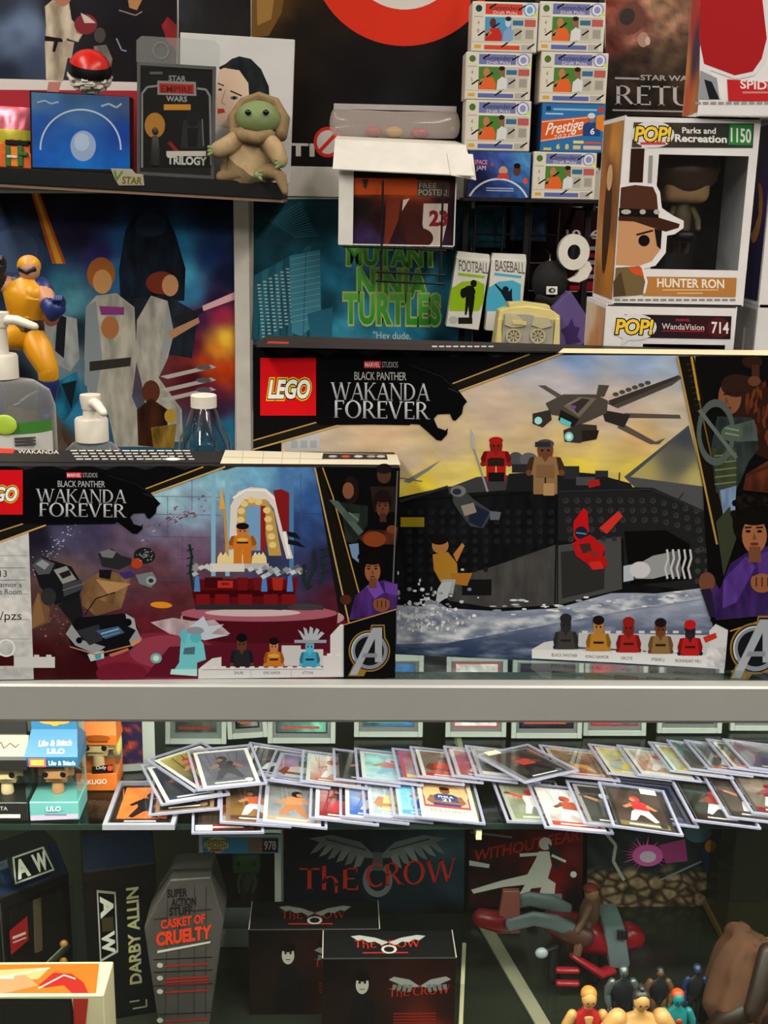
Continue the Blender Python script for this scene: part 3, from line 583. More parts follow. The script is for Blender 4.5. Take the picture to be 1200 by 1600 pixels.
# ship hull
p.blob([(618, 778), (700, 760), (880, 758), (1020, 762), (1105, 800), (1128, 870), (1110, 930), (960, 925), (870, 950), (780, 955), (618, 945)], '#17181a', '#0c0c0e')
p.poly([(872, 770), (1020, 766), (1100, 800), (1120, 870), (1100, 925), (975, 910), (975, 842), (872, 845)], '#1f2022'); p.blob([(770, 885), (870, 850), (870, 945), (775, 950), (700, 938), (700, 905)], '#4a4a4a', '#363636'); p.poly([(872, 852), (970, 838), (972, 920), (930, 930), (872, 945)], '#454646'); p.poly([(876, 862), (945, 855), (944, 920), (878, 935)], '#2a2b2b'); p.line([(870, 765), (867, 948)], 2, '#0a0a0b'); p.line([(622, 783), (868, 768)], 2, '#0b0b0c'); p.line([(872, 768), (1018, 764), (1100, 800)], 2.5, '#2c2d30')
p.rect(626, 808, 663, 823, '#8d7a1c'); p.rect(722, 905, 768, 930, '#161617'); p.poly([(975, 830), (1040, 828), (1078, 850), (1075, 905), (985, 915)], '#0b0b0c')
for j in range(9):
    for i in range(14):
        x = 640 + i * 17; y = 800 + j * 15
        if (x < 770 or y < 850) and not (626 < x < 668 and 800 < y < 828) and not (x > 690 and y > 890): p.ell(x, y, 4.2, 4.2, '#232427', 10); p.ell(x - .6, y - .6, 3, 3, '#1b1c1e', 10)
for j in range(5):
    for i in range(13):
        x = 884 + i * 17 + j * 2; y = 782 + j * 15 + max(0, i - 8) * 4
        if not (970 < x < 1082 and y > 826) : p.ell(x, y, 4.6, 4.6, '#3a3b3e', 10); p.ell(x - .5, y - .6, 3.4, 3.4, '#2a2b2e', 10)
for j in range(4):
    for i in range(2): p.ell(1090 + i * 15, 860 + j * 16, 4.6, 4.6, '#38393c', 10)
# deck gear
p.poly([(700, 762), (745, 745), (798, 742), (800, 765), (702, 772)], '#3a3b3e'); p.poly([(795, 740), (870, 735), (930, 740), (985, 755), (990, 764), (790, 768)], '#1c1d20'); p.rect(880, 728, 905, 748, '#2a2b2e'); p.rect(900, 745, 930, 758, '#46474b'); p.poly([(918, 752), (936, 748), (938, 758), (920, 762)], '#a0201c'); p.line([(967, 758), (968, 738)], 2, '#222226'); p.line([(1058, 782), (1068, 770)], 2, '#2a2a2a'); p.rect(930, 735, 950, 745, '#2b2c30')
p.line([(625, 783), (700, 760)], 4, '#2a2b2e'); p.poly([(630, 752), (690, 718), (670, 735), (640, 755)], '#77787c'); p.line([(622, 746), (660, 752)], 2, '#6a6a6e')
# gun, spear carrier, soldier
p.ell(806, 718, 12, 12, '#4a4c50'); p.ell(826, 718, 14, 11, '#5c5e62'); p.rect(800, 725, 830, 738, '#26272a')
minifig(p, 775, 752, 68, '#a41c1c', '#7c2018', '#a01c18', '#8c1816'); p.rect(762, 716, 788, 728, '#2c1c16'); p.poly([(763, 752), (788, 752), (788, 738), (763, 738)], '#141416'); p.line([(740, 700), (762, 768)], 3.2, '#8c8e94'); p.poly([(735, 668), (741, 680), (742, 702), (736, 698)], '#a8aab0')
minifig(p, 852, 772, 84, '#8a6a48', '#6a4028', '#4a4a4a', '#54382a'); p.rect(838, 726, 866, 746, '#7a5c3e'); p.rect(849, 755, 866, 774, '#a8885c'); p.rect(836, 690, 860, 698, '#2c2c2e')
# masked dark figure (plain), diving
p.poly([(706, 760), (722, 762), (740, 780), (770, 800), (755, 825), (735, 822), (718, 800), (708, 785)], '#3a3d42'); p.ell(716, 767, 12, 9, '#6a6e74'); p.ell(714, 768, 7, 5, '#2a2c30'); p.poly([(735, 785), (765, 800), (752, 824), (732, 815)], '#1a2234'); p.poly([(720, 790), (740, 785), (745, 800), (726, 806)], '#8a8276'); p.poly([(765, 798), (783, 800), (780, 812), (766, 812)], '#5c6270')
# orange figure rising from splash
p.ell(688, 852, 13, 13, '#b07a44'); p.ell(686, 843, 14, 8, '#14110f'); p.poly([(676, 866), (700, 862), (714, 880), (716, 905), (690, 912), (678, 890)], '#b0802c'); p.poly([(708, 866), (722, 848), (726, 852), (714, 878)], '#b87a3c'); p.poly([(704, 895), (738, 895), (730, 915), (706, 912)], '#a8702c'); p.poly([(690, 905), (712, 905), (708, 928), (692, 925)], '#9fb0a8'); p.poly([(690, 910), (706, 908), (700, 932), (680, 945), (684, 920)], '#b8c0c8')
p.blob([(620, 962), (640, 944), (658, 950), (668, 934), (690, 944), (704, 952), (730, 962), (800, 966), (866, 958), (872, 948), (900, 950), (960, 936), (1000, 930), (1100, 918), (1108, 934), (1000, 950), (900, 968), (800, 986), (700, 1004), (620, 1006)], '#6c788e', '#d4d8de', 3, .03, .09, 1.1)
for i in range(160):
    x = random.gauss(672, 30); y = 985 - abs(random.gauss(0, 34)); p.ell(x, y, random.uniform(1, 4), random.uniform(1, 3.4), random.choice(['#c4c8d0', '#e4e6ea', '#9aa2b0', '#7c869a']), 7)
for i in range(50): x = random.uniform(760, 1090); y = 955 - (x - 760) * .07 + random.gauss(0, 5); p.ell(x, y, random.uniform(2, 8), random.uniform(.8, 2), random.choice(['#b9bec8', '#d8dade', '#8f98a8']), 7)
# red armoured figure
p.poly([(896, 815), (912, 793), (918, 800), (920, 830), (905, 850), (896, 838)], '#b81418'); p.ell(908, 832, 10, 10, '#1a2230'); p.line([(900, 832), (916, 834)], 2, '#5c8cb0'); p.poly([(894, 848), (922, 835), (946, 855), (940, 870), (914, 878), (900, 868)], '#b0161a'); p.poly([(936, 825), (966, 798), (973, 806), (948, 834)], '#c43026'); p.poly([(910, 872), (945, 868), (950, 884), (924, 888)], '#a81818'); p.poly([(905, 850), (922, 848), (925, 862), (910, 864)], '#3a2a26'); p.poly([(916, 860), (936, 862), (930, 872)], '#7a2c26'); p.poly([(920, 878), (938, 876), (944, 888), (926, 890)], '#c22a24')
# torpedo
p.poly([(990, 885), (1020, 868), (1050, 862), (1052, 896), (1020, 904), (992, 904)], '#8f9296'); p.poly([(974, 884), (990, 881), (990, 906), (974, 909)], '#a9b4c0'); p.ell(1000, 890, 16, 13, '#c2c4c8'); p.poly([(1045, 862), (1062, 860), (1064, 900), (1048, 902)], '#5c5e62')
for i in range(5): x = 1042 + i * 9; p.line([(x, 858), (x - 2 + 4, 872), (x - 3, 888), (x + 1, 904)], 3.4, '#b9bbc0')
# flying craft
D, Gy, Lt = '#2c2824', '#4a443e', '#6e665c'
p.poly([(947, 630), (1060, 586), (1066, 590), (1050, 602), (965, 638)], Gy); p.poly([(950, 626), (1060, 586), (1058, 592), (956, 634)], '#37322e')
for i in range(6): p.ell(962 + i * 10, 616 - i * 3.6, 5, 3.4, '#4a443e', 8)
p.poly([(840, 602), (852, 602), (882, 620), (878, 626)], '#57504a'); p.poly([(935, 601), (952, 602), (944, 620), (931, 620)], Gy); p.poly([(975, 645), (1062, 648), (1064, 654), (1058, 654), (982, 653)], '#544c46'); p.poly([(970, 660), (1024, 690), (1040, 684), (1030, 694), (1016, 694), (964, 668)], '#57504a'); p.poly([(940, 640), (985, 648), (975, 668), (945, 658)], D)
p.poly([(852, 630), (880, 616), (930, 616), (950, 626), (948, 645), (920, 658), (895, 668), (876, 650), (862, 648)], Gy); p.poly([(880, 634), (905, 620), (932, 622), (905, 652)], Lt); p.poly([(892, 632), (910, 622), (922, 624), (902, 646)], '#35302c'); p.ell(896, 636, 4, 3, '#6a4c9a'); p.poly([(876, 640), (905, 655), (895, 668), (872, 656)], '#1e1b19'); p.poly([(876, 652), (893, 660), (890, 667), (874, 660)], '#58c0c8')
p.poly([(832, 646), (860, 640), (862, 656), (848, 668), (832, 662)], '#35302c'); p.ell(841, 657, 6, 6, '#9adce0', 14); p.poly([(880, 672), (905, 662), (932, 664), (934, 680), (906, 692), (882, 690)], '#37322e'); p.ell(889, 682, 7, 7.5, '#7cc8d0', 14); p.ell(889, 682, 4, 4.4, '#d0f0f0', 12); p.poly([(908, 672), (936, 672), (932, 686), (910, 690)], '#241f1c'); p.line([(886, 632), (904, 624)], 1.5, '#8a8278')
# white base strip with five figures
p.poly([(831, 1027), (831, 1014), (850, 1003), (868, 1000), (868, 1012), (1108, 1022), (1108, 985), (1126, 966), (1139, 964), (1132, 1045)], '#c6c8cc'); p.poly([(903, 1010), (904, 988), (1108, 992), (1108, 1022)], '#b9bcc0'); studs(p, 905, 1100, 989, 11, 9, 4, '#c6c8cc'); p.field([(1104, 1012), (1134, 1010), (1132, 1044), (1104, 1042)], 6, 6, idw([(1110, 1020, '#cfd0d4'), (1130, 1040, '#a8aab0')], 2, .2, .2))
p.poly([(831, 1014), (1104, 1024), (1104, 1042), (831, 1028)], '#d2d4d6'); studs(p, 834, 1100, 1019, 20, 7, 3.5, '#d2d4d6')
for cx, by, bd, hd, hr in ((884, 1014, '#3c3a38', '#2c2c2e', '#26272a'), (935, 1017, '#b07c2c', '#a87840', '#1c1410'), (982, 1019, '#a02420', '#7a2018', '#8c1c16'), (1032, 1021, '#86683c', '#6a3c26', '#1c1614'), (1078, 1024, '#b01c20', '#24242c', '#b4181c')): minifig(p, cx, by, 56, bd, hd, hr, half=True)
p.poly([(1098, 995), (1118, 988), (1120, 996), (1102, 1004)], '#b8301c')
for tx, x, n, y in (('BLACK PANTHER', 862, 40, 1025), ('KING NAMOR', 915, 36, 1027.5), ('OKOYE', 970, 18, 1030), ("M'BAKU", 1018, 20, 1032), ('IRONHEART MK1', 1055, 40, 1034)): p.text(tx, x, y, x + n, y + n * .035, 5, '#222226')
# right panel
p.poly([(1086, 556), (1206, 556), (1206, 970), (1140, 985), (1110, 970)], '#0b0b0c'); p.poly([(1058, 556), (1084, 556), (1140, 800), (1140, 830), (1112, 830)], '#14120e'); p.line([(1058, 556), (1120, 850)], 3, '#a8873e'); p.line([(1080, 557), (1092, 625)], 3.6, '#b3862c'); p.line([(1092, 625), (1130, 800)], 2.2, '#6e5420')
for y in range(570, 660, 9): p.line([(1072 + (y - 570) * .22, y), (1078 + (y - 570) * .22, y - 2)], 2, '#2f2a20')
p.poly([(1130, 590), (1150, 584), (1185, 590), (1206, 610), (1206, 720), (1160, 700), (1128, 640)], '#2a1712')
random.seed(12)
for i in range(40): x = random.uniform(1165, 1200); y = random.uniform(595, 690); p.ell(x, y, 3, 9, random.choice(['#4a2414', '#2c150e', '#5c2f18']), 8, random.uniform(-.4, .4))
p.ell(1140, 620, 18, 27, '#7a4e38'); p.ell(1150, 602, 24, 18, '#2b1a14'); p.line([(1130, 616), (1142, 614)], 2, '#20110c'); p.line([(1148, 614), (1158, 613)], 2, '#20110c'); p.ell(1137, 637, 6, 2, '#54241e'); p.poly([(1134, 618), (1131, 630), (1138, 630)], '#6a402c')
p.ell(1175, 565, 16, 10, '#2a1a12'); p.rect(1174, 570, 1186, 600, '#3c2418'); p.ell(1178, 595, 10, 8, '#5c3a28')
p.blob([(1120, 650), (1175, 652), (1185, 700), (1170, 720), (1150, 765), (1118, 770), (1110, 700)], '#323c3a', '#1c2422'); p.blob([(1140, 665), (1178, 655), (1184, 688), (1150, 690)], '#55635f', '#36423e'); p.blob([(1112, 700), (1150, 700), (1150, 760), (1120, 762)], '#3f4a36', '#262e20')
for i in range(5): p.line([(1116, 712 + i * 11), (1150, 708 + i * 11)], 2.2, '#6a7244')
p.ring(1118, 675, 30, 52, 7, '#4a5652'); p.line([(1092, 640), (1150, 715)], 6, '#59645f'); p.ell(1143, 676, 17, 13, '#4a5a4c'); p.line([(1132, 668), (1154, 672)], 2, '#7c8c7a'); p.line([(1132, 676), (1154, 680)], 2, '#7c8c7a'); p.blob([(1124, 765), (1150, 758), (1148, 800), (1130, 810)], '#7c98b8', '#4a6484'); p.poly([(1118, 815), (1140, 790), (1150, 840), (1130, 900)], '#33382a')
p.blob([(1165, 740), (1206, 715), (1206, 770), (1160, 765)], '#5c2f1e', '#2c140c'); p.line([(1165, 742), (1206, 726)], 5, '#3c2014')
p.blob([(1098, 905), (1112, 930), (1118, 968), (1206, 960), (1206, 850), (1170, 860), (1140, 880), (1124, 920), (1112, 900)], '#3f2864', '#241640'); p.blob([(1130, 905), (1165, 868), (1180, 885), (1150, 940), (1128, 950)], '#5c3c92', '#3c2468'); p.poly([(1180, 868), (1206, 858), (1206, 905), (1186, 900)], '#4a2f78'); p.ell(1104, 908, 13, 15, '#6a4230'); p.poly([(1094, 920), (1110, 918), (1118, 965), (1108, 962)], '#241a30')
person(p, 1178, 830, 27, 38, '#96603f', '#0f0c0b', 1.2)
for i in range(50): a = random.uniform(3.2, 6.2); k = random.uniform(.6, 1.1); p.ell(1176 + 33 * k * math.cos(a), 806 + 32 * k * math.sin(a), 5.5, 5.5, random.choice(['#0d0a0a', '#15100e', '#1c1614']), 8)
fist(p, 1190, 910, 18, '#8a5638'); p.poly([(1140, 985), (1206, 962), (1206, 1046), (1132, 1046)], '#0b0b0c'); p.line([(1140, 985), (1206, 963)], 2, '#b48c3a'); ring_a(p, 1180, 1012, 36)
# header
p.poly([(396, 543), (872, 549), (700, 614), (640, 664), (520, 662), (396, 702)], '#0b0b0d')
for i in range(7): x = 420 + i * 66; p.poly([(x, 546 + i * .6), (x + 50, 546 + i * .6), (x + 25, 556 + i * .6)], '#26262a')
goldband(p, (705, 600), (828, 553), (714, 612), (880, 551)); goldband(p, (396, 688), (500, 658), (396, 702), (530, 664)); header(p)
p.build('front_print', lb)
t = Print(PL(plL.pt(0, hL, 0), plL.u, -plL.n))
t.poly([(404, 533), (880, 544), (870, 552), (400, 543)], '#1c1c1e'); t.poly([(420, 534), (452, 535), (450, 538), (416, 537)], '#9a2c1c'); t.poly([(880, 545), (1206, 548), (1206, 556), (872, 552)], '#d6cda8')  # cream right part: glare on the box top painted into the print
for k in range(9): t.rect(675 + k * 11, 541, 683 + k * 11, 543, '#b0aea8')
t.build('top_print', lb)
# ------------------------------------------------------------------ back wall: trims and posters
M_TRIM = mat('white_trim', '#d6d2ca', .55); M_PAPER = mat('poster_paper', '#d8d4cc', .7); M_BLK = mat('black_plastic', '#0b0b0c', .45, spec=.25); M_WIRE = mat('black_wire', '#0b0b0c', .35, .3)
M_WHITEC = mat('white_carton', '#d9d6d0', .6); M_CLEAR = mat('clear_plastic', '#ffffff', .06, clear=.05, tint='#f6f8f8'); M_CLEAR2 = mat('clear_plastic_cloudy', '#ffffff', .18, clear=.06, tint='#eef0f0', cloudy=True)
def wallbox(name, x0, y0, x1, y1, Y, d, material, parent=None, bevel=.001):
    a, b = onY((x0 + x1) / 2, y1, Y), onY((x0 + x1) / 2, y0, Y); l = onY(x0, (y0 + y1) / 2, Y).x; r = onY(x1, (y0 + y1) / 2, Y).x
    return box(name, XY, l, r, Y, Y + d, a.z, b.z, material, parent, bevel)
o = wallbox('trim_1', 369.5, 303, 392.5, 1150, YW - .022, .022, M_TRIM); struct(o); struct(wallbox('trim_2', 394, 262, 736, 309, YW - .012, .012, M_TRIM))
def poster(name, label, x0, y0, x1, y1, Y=YW - .005, cat='poster', material=M_PAPER, group='posters on the back wall'):
    mx, my = (x0 + x1) / 2, (y0 + y1) / 2; l, r, t, b = onY(x0, my, Y).x, onY(x1, my, Y).x, onY(mx, y0, Y).z, onY(mx, y1, Y).z
    pl = PL((l, Y, b), (1, 0, 0), (0, 0, 1)); rt = root(name, label, cat, (mx and (l + r) / 2, Y, b), group)
    box('sheet', pl, 0, r - l, 0, t - b, -.003, 0, material, rt, 0); return rt, pl, Print(pl, base=.0003), r - l, t - b
# space-battle coloured poster (plain stand-in)
rt, pl, p, W, H = poster('poster', 'large space poster, dark blue with a cyan glow and an orange burst, behind bottles', -45, 300, 368, 860)
fn = idw([(0, 310, '#17161f'), (60, 310, '#241a20'), (150, 320, '#1a1a2a'), (230, 320, '#141c34'), (330, 320, '#12162a'), (120, 370, '#241c3c'), (160, 400, '#33286a'), (180, 420, '#2e6a9a'), (190, 380, '#2a5a96'), (280, 390, '#2f8ac0'), (290, 430, '#4aa6cc'), (300, 460, '#3a86b8'), (330, 400, '#1e3470'), (355, 430, '#161a3c'), (340, 470, '#241a3c'), (310, 500, '#4a1c4a'), (345, 490, '#a82c50'), (300, 540, '#5a1a30'), (340, 545, '#e8902c'), (352, 530, '#f2c040'), (320, 570, '#b8401c'), (350, 580, '#c44018'), (300, 590, '#4a1420'), (330, 620, '#6a1c40'), (340, 640, '#3a2440'), (355, 670, '#2a7aa0'), (300, 690, '#2a6a84'), (20, 360, '#2c3a5c'), (40, 380, '#34405e'), (60, 420, '#26486a'), (90, 450, '#3a7a94'), (110, 470, '#5a9ab0'), (120, 520, '#20303c'), (100, 560, '#7a8a90'), (90, 620, '#3a90b4'), (130, 650, '#2a7ca8'), (20, 450, '#1c2c3c'), (30, 600, '#15181f'), (30, 670, '#3a2c24'), (90, 690, '#4a3428'), (200, 700, '#2a5c74'), (250, 850, '#1c2838'), (60, 850, '#1a1a22')], 3.2, .14, .05)
p.field([(-45, 302), (367, 302), (367, 858), (-45, 858)], 80, 90, fn)
p.poly([(49, 302), (62, 302), (103, 412), (82, 412)], '#c85a20'); p.poly([(53, 302), (58, 302), (98, 412), (88, 412)], '#e8a838')
p.ell(25, 395, 45, 42, '#3a4868', 26); p.ell(22, 392, 38, 34, '#46587a', 24)
p.blob([(188, 470), (186, 420), (196, 360), (214, 330), (236, 322), (258, 332), (274, 365), (290, 420), (288, 470)], '#10131a', '#1c2c44'); p.ell(236, 352, 26, 18, '#26344a', 18)        # dark rounded mass
p.blob([(186, 470), (260, 460), (310, 490), (300, 560), (180, 540)], '#171b22', '#2a3440')
p.ell(158, 428, 22, 26, '#a8642c', 22); p.ell(160, 440, 15, 19, '#d09860', 18); p.ell(252, 442, 24, 18, '#7c3424', 18); p.ell(266, 446, 13, 17, '#d0966c', 16)     # two plain pale figures
p.blob([(134, 480), (150, 462), (182, 458), (210, 480), (214, 560), (206, 620), (240, 698), (180, 698), (168, 640), (140, 640), (132, 560)], '#c2beb0', '#8c8c84'); p.poly([(134, 480), (150, 470), (160, 560), (150, 620), (132, 600)], '#8a949a'); p.poly([(140, 565), (205, 558), (204, 572), (140, 580)], '#33302c'); p.ell(172, 512, 14, 18, '#b07048'); p.poly([(155, 478), (194, 480), (194, 492), (158, 492)], '#8a3c80')
p.blob([(214, 500), (236, 462), (262, 470), (272, 520), (262, 560), (248, 590), (284, 640), (286, 690), (236, 690), (222, 600), (212, 560)], '#c8c4b8', '#8a8a84'); p.poly([(262, 470), (272, 520), (250, 586), (256, 520)], '#9aa0a4'); p.poly([(262, 518), (310, 496), (312, 504), (268, 530)], '#b98a68'); p.poly([(270, 496), (318, 480), (320, 488), (274, 506)], '#23252c'); p.poly([(316, 478), (367, 456), (367, 468), (318, 486)], '#e8b4bc')
p.blob([(66, 500), (90, 490), (120, 498), (124, 560), (110, 580), (84, 566)], '#b4bab8', '#7c8486'); p.poly([(90, 490), (104, 496), (100, 560), (86, 548)], '#1e2228'); p.ell(80, 496, 13, 14, '#8a4c34'); p.blob([(84, 600), (120, 580), (128, 620), (100, 660), (88, 650)], '#2c8cb4', '#123c54'); p.poly([(96, 600), (120, 594), (112, 640)], '#16242c')
p.ell(236, 612, 14, 18, '#5c3420'); p.blob([(214, 640), (236, 622), (262, 640), (262, 700), (216, 696)], '#4a2a1c', '#2a1810'); p.ell(266, 650, 9, 11, '#b8963c'); p.blob([(236, 668), (276, 662), (272, 700), (240, 700)], '#a8883a', '#5c4818')
for y in (570, 590, 605): p.poly([(250, y + 18), (330, y), (338, y + 4), (262, y + 22)], '#b9b4b0'); p.ell(318, y + 4, 12, 4, '#5c5a60')
p.build('print', rt, P_GLOSS)
# turtle-film coloured poster: lettering kept, picture plain
rt, pl, p, W, H = poster('poster', 'teal poster with big green lettering, right of the white wall post', 396, 310, 736, 640)
fn = idw([(400, 320, '#123038'), (450, 340, '#1c4450'), (520, 330, '#12303c'), (620, 330, '#10262e'), (700, 340, '#1a3a44'), (730, 400, '#16323a'), (520, 430, '#2a7ca0'), (560, 400, '#3a98bc'), (600, 480, '#3fa4c8'), (680, 470, '#3a94b4'), (540, 510, '#3f9ec0'), (640, 525, '#2f88aa'), (720, 500, '#0f2a34'), (700, 530, '#164454'), (410, 440, '#123844'), (500, 480, '#1c5468'), (480, 520, '#134050'), (560, 600, '#1c5870'), (420, 620, '#0e2830')], 3, .3, .03)
p.field([(396, 311), (736, 311), (736, 639), (396, 639)], 60, 60, fn)
for i in range(9):                                                                       # slanting tower blocks
    x = 398 + i * 11; p.poly([(x, 430 - i * 6), (x + 11, 424 - i * 6), (x + 5, 530), (x - 4, 530)], '#2f6f84' if i % 2 else '#255c70')
for j in range(16):
    for i in range(7): p.rect(402 + i * 9 + j * .5, 444 + j * 5.4 - i * 5, 407 + i * 9 + j * .5, 446.4 + j * 5.4 - i * 5, '#9fc4c8')
p.poly([(452, 400), (500, 390), (502, 500), (470, 525), (456, 520)], '#4a93ac'); p.line([(478, 395), (474, 522)], 1.4, '#2c687c')
for j in range(12): p.line([(454, 405 + j * 9), (500, 396 + j * 9)], 1.1, '#7ab4c4')
for j in range(14): p.line([(420 + j * 3, 345 + j * 2), (470 + j * 2, 316 + j * 4)], .9, '#3f7c8c')
p.poly([(480, 490), (520, 480), (518, 530), (486, 530)], '#2f6f8c')
for t, x0, x1, y, h in (('MUTANT', 543, 682, 413, 30), ('NINJA', 560, 666, 461, 40), ('TURTLES', 538, 687, 504, 44)):
    p.text(t, x0, y, x1, y + 2, h, '#c8d67c', .085, 0, 1.04); p.text(t, x0, y, x1, y + 2, h, ['#74d65c', '#3ca83a'], .035, 0, 1.04)
p.text('"Hey dude,', 583, 529, 642, 530, 11, '#c8e0e4'); p.text('this is no cartoon."', 560, 552, 670, 553, 11, '#c8e0e4')
p.build('print', rt, P_GLOSS)
# dark film poster, upper left: plain pale figures on black, white and red bands
rt, pl, p, W, H = poster('poster', 'dark poster with a figure in white cloth and red band, upper left corner', -40, -60, 277, 285)
fn = idw([(0, 0, '#2c3442'), (20, 60, '#5c6c8a'), (45, 40, '#6f82a4'), (60, 100, '#3c4a64'), (10, 120, '#242c3a'), (90, 20, '#17151a'), (200, 40, '#16131a'), (250, 20, '#1a161a'), (150, 100, '#1c1518'), (240, 110, '#1a1418'), (100, -50, '#121016'), (250, -50, '#121016')], 3, .12, .03)  # blue-grey band at left: glare of a plastic sleeve painted into the print
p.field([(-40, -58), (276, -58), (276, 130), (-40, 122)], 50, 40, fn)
p.poly([(-40, 122), (276, 130), (276, 142), (-40, 140)], '#d8d0cc'); p.poly([(-40, 140), (276, 142), (276, 285), (-40, 285)], '#a8303a')
p.blob([(70, 10), (82, 0), (108, 4), (112, 30), (130, 52), (122, 66), (104, 60), (106, 90), (98, 128), (72, 124), (70, 70), (72, 40)], '#cfc2ae', '#8a7c6a'); p.poly([(70, 56), (96, 60), (100, 66), (70, 64)], '#1a1614'); p.poly([(85, 62), (92, 62), (86, 82), (82, 80)], '#1a1614'); p.ell(98, -8, 14, 18, '#a8745a'); p.blob([(98, 62), (116, 66), (112, 92), (98, 88)], '#c8bba8', '#8a7c6a'); p.ell(126, 48, 8, 6, '#a87458')
p.ell(134, 38, 18, 16, '#7c2c34', 16); p.poly([(126, 20), (138, 26), (150, 36), (132, 36)], '#c8bcb4'); p.blob([(146, 72), (166, 70), (176, 92), (172, 112), (148, 90)], '#8a827c', '#4a4442'); p.ell(156, 55, 9, 12, '#4a4242'); p.poly([(200, 0), (222, 0), (214, 16), (202, 12)], '#b08050'); p.line([(186, 16), (212, 24), (222, 18)], 2, '#8a8078'); p.blob([(252, 40), (262, 26), (276, 40), (276, 80), (262, 66)], '#a02c30', '#5c1418'); p.line([(182, 60), (190, 78), (198, 80)], 2.4, '#7a8aa0'); p.poly([(76, 128), (96, 128), (90, 150), (72, 150)], '#b87a70')
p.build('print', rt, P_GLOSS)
# black poster with the red ring
rt, pl, p, W, H = poster('poster', 'black poster with a huge red ring at the top edge of the photo', 393, -60, 945, 262)
p.field([(393, -60), (945, -60), (945, 262), (393, 262)], 30, 20, idw([(400, 20, '#241a10'), (430, 10, '#4a3216'), (470, 40, '#1a1410'), (560, 120, '#121012'), (600, 200, '#191a1f'), (700, 160, '#151416'), (800, 100, '#0c0b0c'), (900, 200, '#0d0c0d')], 3, .2, .03))
p.poly([(393, -60), (452, -60), (440, 20), (420, 56), (393, 58)], '#6a4c24'); p.poly([(400, -60), (436, -60), (424, 30), (402, 40)], '#94703a')
p.ell(632, -75, 147, 147, '#d2321e', 60); p.ell(632, -75, 90, 90, '#d4cfca', 50)
p.text('TI', 452, 243, 490, 244, 19, '#cfcac4', .03)
p.ell(512, 222, 21, 23, '#c8c4c0', 24); p.ring(512, 222, 22, 24, 5, '#cc3020', 0, 360, 30); p.line([(498, 238), (526, 208)], 6, '#cc3020')
p.build('print', rt, P_GLOSS)
# bronze film poster with lettering
rt, pl, p, W, H = poster('poster', 'dark bronze poster with a RETURN title, right of the trading-card boxes', 946, -60, 1190, 186)
p.field([(946, -60), (1190, -60), (1190, 186), (946, 186)], 50, 50, idw([(950, 0, '#7a3a2c'), (975, 20, '#94584a'), (1000, 30, '#6a3c34'), (990, 60, '#8a5a4c'), (1020, 10, '#a07a60'), (1040, 40, '#8a6a54'), (960, 70, '#5a2c28'), (1000, 90, '#3a2c26'), (1030, 90, '#4a3c30'), (960, 110, '#2a221e'), (1020, 140, '#231e1a'), (950, 170, '#1c1814'), (1100, 100, '#2a2420'), (1100, 0, '#6a4a3c')], 3, .45, .05))
p.ell(985, 30, 22, 26, '#6a4038', 16, .5); p.ell(980, 26, 12, 14, '#3c3030', 14, .5); p.ell(1005, 62, 9, 12, '#a88478', 12); p.ell(1012, 64, 4, 7, '#c8a89c', 10)
p.text('STAR WARS', 1001, 125, 1092, 127, 8, '#a8a4a0', .02); p.line([(961, 122), (999, 123)], 3, '#a8a4a0'); p.text('RETURN', 960, 163, 1150, 167, 30, '#b8b0b0', serif=True); p.line([(957, 172), (1150, 176)], 2.4, '#a8a0a0')
p.build('print', rt, P_GLOSS)
# dark banner with red and pale letters behind the rack
rt, pl, p, W, H = poster('banner', 'black cloth banner with red printed lines, behind the white tape dispenser', 738, 312, 946, 600, cat='banner', group=None)
p.field([(738, 312), (946, 312), (946, 600), (738, 600)], 20, 20, idw([(740, 320, '#0c0c10'), (860, 420, '#15090c'), (930, 420, '#2a0a12'), (930, 520, '#12060a')], 2, .2, .05))
p.text('1016', 885, 372, 935, 373, 13, '#b8b0b0', .02)
for i in range(6): p.rect(905, 385 + i * 11, 944, 391 + i * 11, '#7c1420' if i % 2 else '#8a8080')
p.rect(890, 446, 944, 453, '#8a1420'); p.build('print', rt, P_MATTE)
# small dark sleeved poster above the portrait
rt, pl, p, W, H = poster('poster', 'dark poster in a shiny clear sleeve above the portrait canvas', 279, -60, 391, 215)
p.field([(279, -60), (391, -60), (391, 215), (279, 215)], 20, 20, idw([(285, 10, '#2c2c34'), (340, 20, '#1a181c'), (380, 30, '#1c1a1a'), (300, 100, '#17161a')], 2, .3, .06))
p.build('print', rt, P_GLOSS)
sheet('sleeve', pl, .004, W - .004, .004, H - .004, .0019, M_CLEAR, rt)

# ------------------------------------------------------------------ black wall shelf at upper left with toys
YSH = 2.36
SP = vplane(onY(0, 261, YSH), 0, 0, R_(-2.0))           # shelf front plane, b=0 is its top
def sx(px, py=250, c=0): return SP.off(c).hit(px, py)[0]
def sh_(px, py, c=0): return SP.off(c).hit(px, py)[1]
r = root('wall_shelf', 'thin black wall shelf carrying toys, under the portrait canvas', 'shelf', SP.pt(sx(200), -.03, -.1))
e0, e1 = sx(-60), sx(443, 290)
box('board', SP, e0, e1, -.030, 0, -.21, 0, M_BLK, r, .001); box('edge_lip', SP, e0, e1, -.036, -.030, -.20, -.004, mat('lip_brown', '#8a6e58', .5), r, 0)
